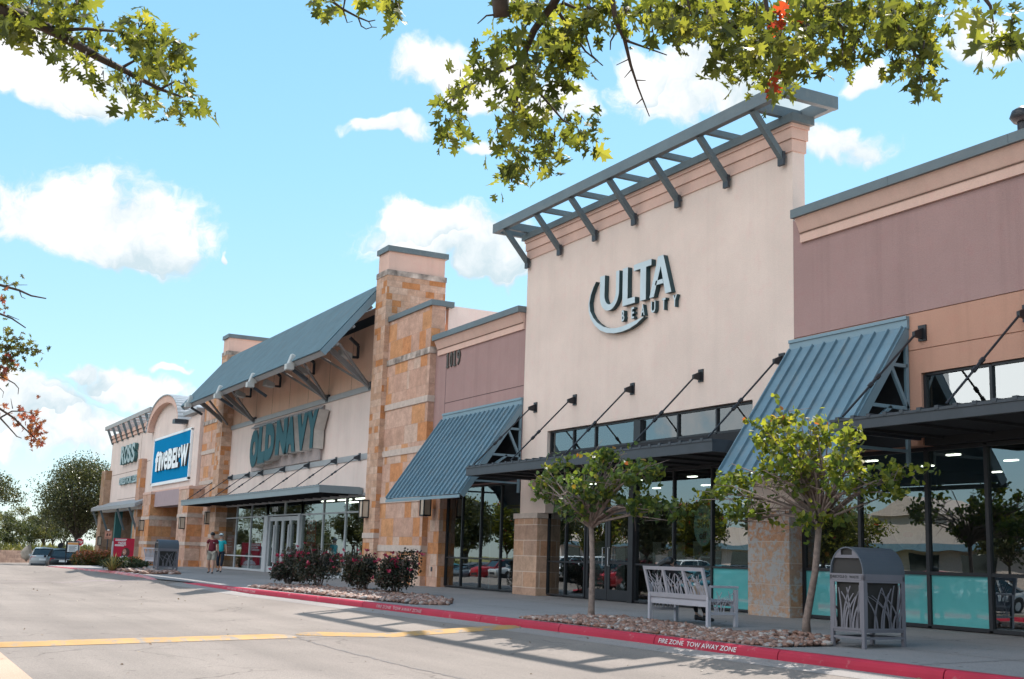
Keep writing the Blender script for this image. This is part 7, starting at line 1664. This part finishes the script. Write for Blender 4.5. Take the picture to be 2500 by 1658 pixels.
for nm, s0, e0, w0 in (('l', (-.95, .22, 1.03), (-1.0, .40, .80), (-.74, .60, .76)), ('r', (-.62, .20, 1.05), (-.44, .34, .84), (-.40, .58, .80))):
    d = np.array(w0)-e0; d /= np.linalg.norm(d); A[nm] = (s0, e0, w0)
    arms.append([('nb', nb, .075, .07), (nm+'s', s0, .055), (nm+'e', e0, .04), (nm+'w', w0, .025), (nm+'palm', tuple(np.array(w0)+d*.055), .033, .02)]); arms += hand(nm, w0, d, (0, 0, -1), (.6, .6, .3), .5)
skinmesh('body', [[('pel', pel, .125, .11), ('sp', sp, .115, .10), ('ch', ch, .13, .105), ('nb', nb, .075, .07), ('neck', nk, .05)]]+legs+arms+head_chains(nk, hd, up, fw, rt), M['skin2'], t)
face(t, hd, up, fw, rt, 1, lips)
jk = [[('hem', (-.60, .24, .56), .15, .13), ('w', sp, .14, .12), ('c', ch, .155, .125), ('y', nb, .10, .085), ('col', (-.805, .28, 1.075), .066)]]
for nm in 'lr': s0, e0, w0 = A[nm]; jk.append([('y', nb, .10, .085), (nm+'1', s0, .072), (nm+'2', e0, .054), (nm+'3', tuple(np.array(e0)*.15+np.array(w0)*.85), .04)])
skinmesh('jacket', jk, blk, t)
lg = []
for nm in 'lr': hip, kn, an, toe = map(np.array, J[nm]); lg.append([('p', pel, .13, .115), (nm+'h', hip, .097), (nm+'k', kn, .064), (nm+'c', kn*.62+an*.38, .058), (nm+'a', an+[0, 0, .025], .043)])
skinmesh('leggings', lg, blk, t)
for nm in 'lr':
    hip, kn, an, toe = map(np.array, J[nm])
    skinmesh('ankle_boot', [[('s', an+[0, 0, .03], .05), ('h', an+[-.0, -.03, -.06], .048), ('m', (an+toe)/2*[1, 1, 0]+[0, 0, .06], .052, .046), ('t', toe+[.02, .01, .008], .044, .038)], [('h', an+[0, -.03, -.06], .048), ('hl', an*[1, 1, 0]+[-.04, -.03, .02], .028)]], M['black'], t)
mb = MB(); blobmesh(mb, hd+up*.035-fw*.03, (.102, .112, .102), 5, .05); mb.tube([hd-fw*.06+up*.05, hd+np.array([-.075, -.07, .02]), hd+np.array([-.115, -.15, -.02]), hd+np.array([-.135, -.22, -.08]), hd+np.array([-.14, -.26, -.15]), hd+np.array([-.135, -.28, -.22])], [.07, .085, .07, .05, .03, .008], 10)
part('hair', mb, hairb, t, True)
b2 = thing('bag', 'pale tan handbag on the bench seat beside the woman', 'bag', (bo[0]+.35, bo[1]+.26, bo[2]+.478)); ORG[b2] = np.zeros(3)
mb = MB(); mb.prism([(-.2, 0), (.2, 0), (.17, .25), (-.17, .25)], lambda a, b, d: (a, d, b), -.08, .08); part('pouch', mb, mat('tan leather', (.40, .29, .22), .6), b2, bevel=.03)
mb = MB(); mb.tube([(-.1, 0, .24), (-.08, 0, .36), (.08, 0, .36), (.1, 0, .24)], .011, 6); part('handle', mb, mat('strap', (.2, .13, .09), .6), b2)
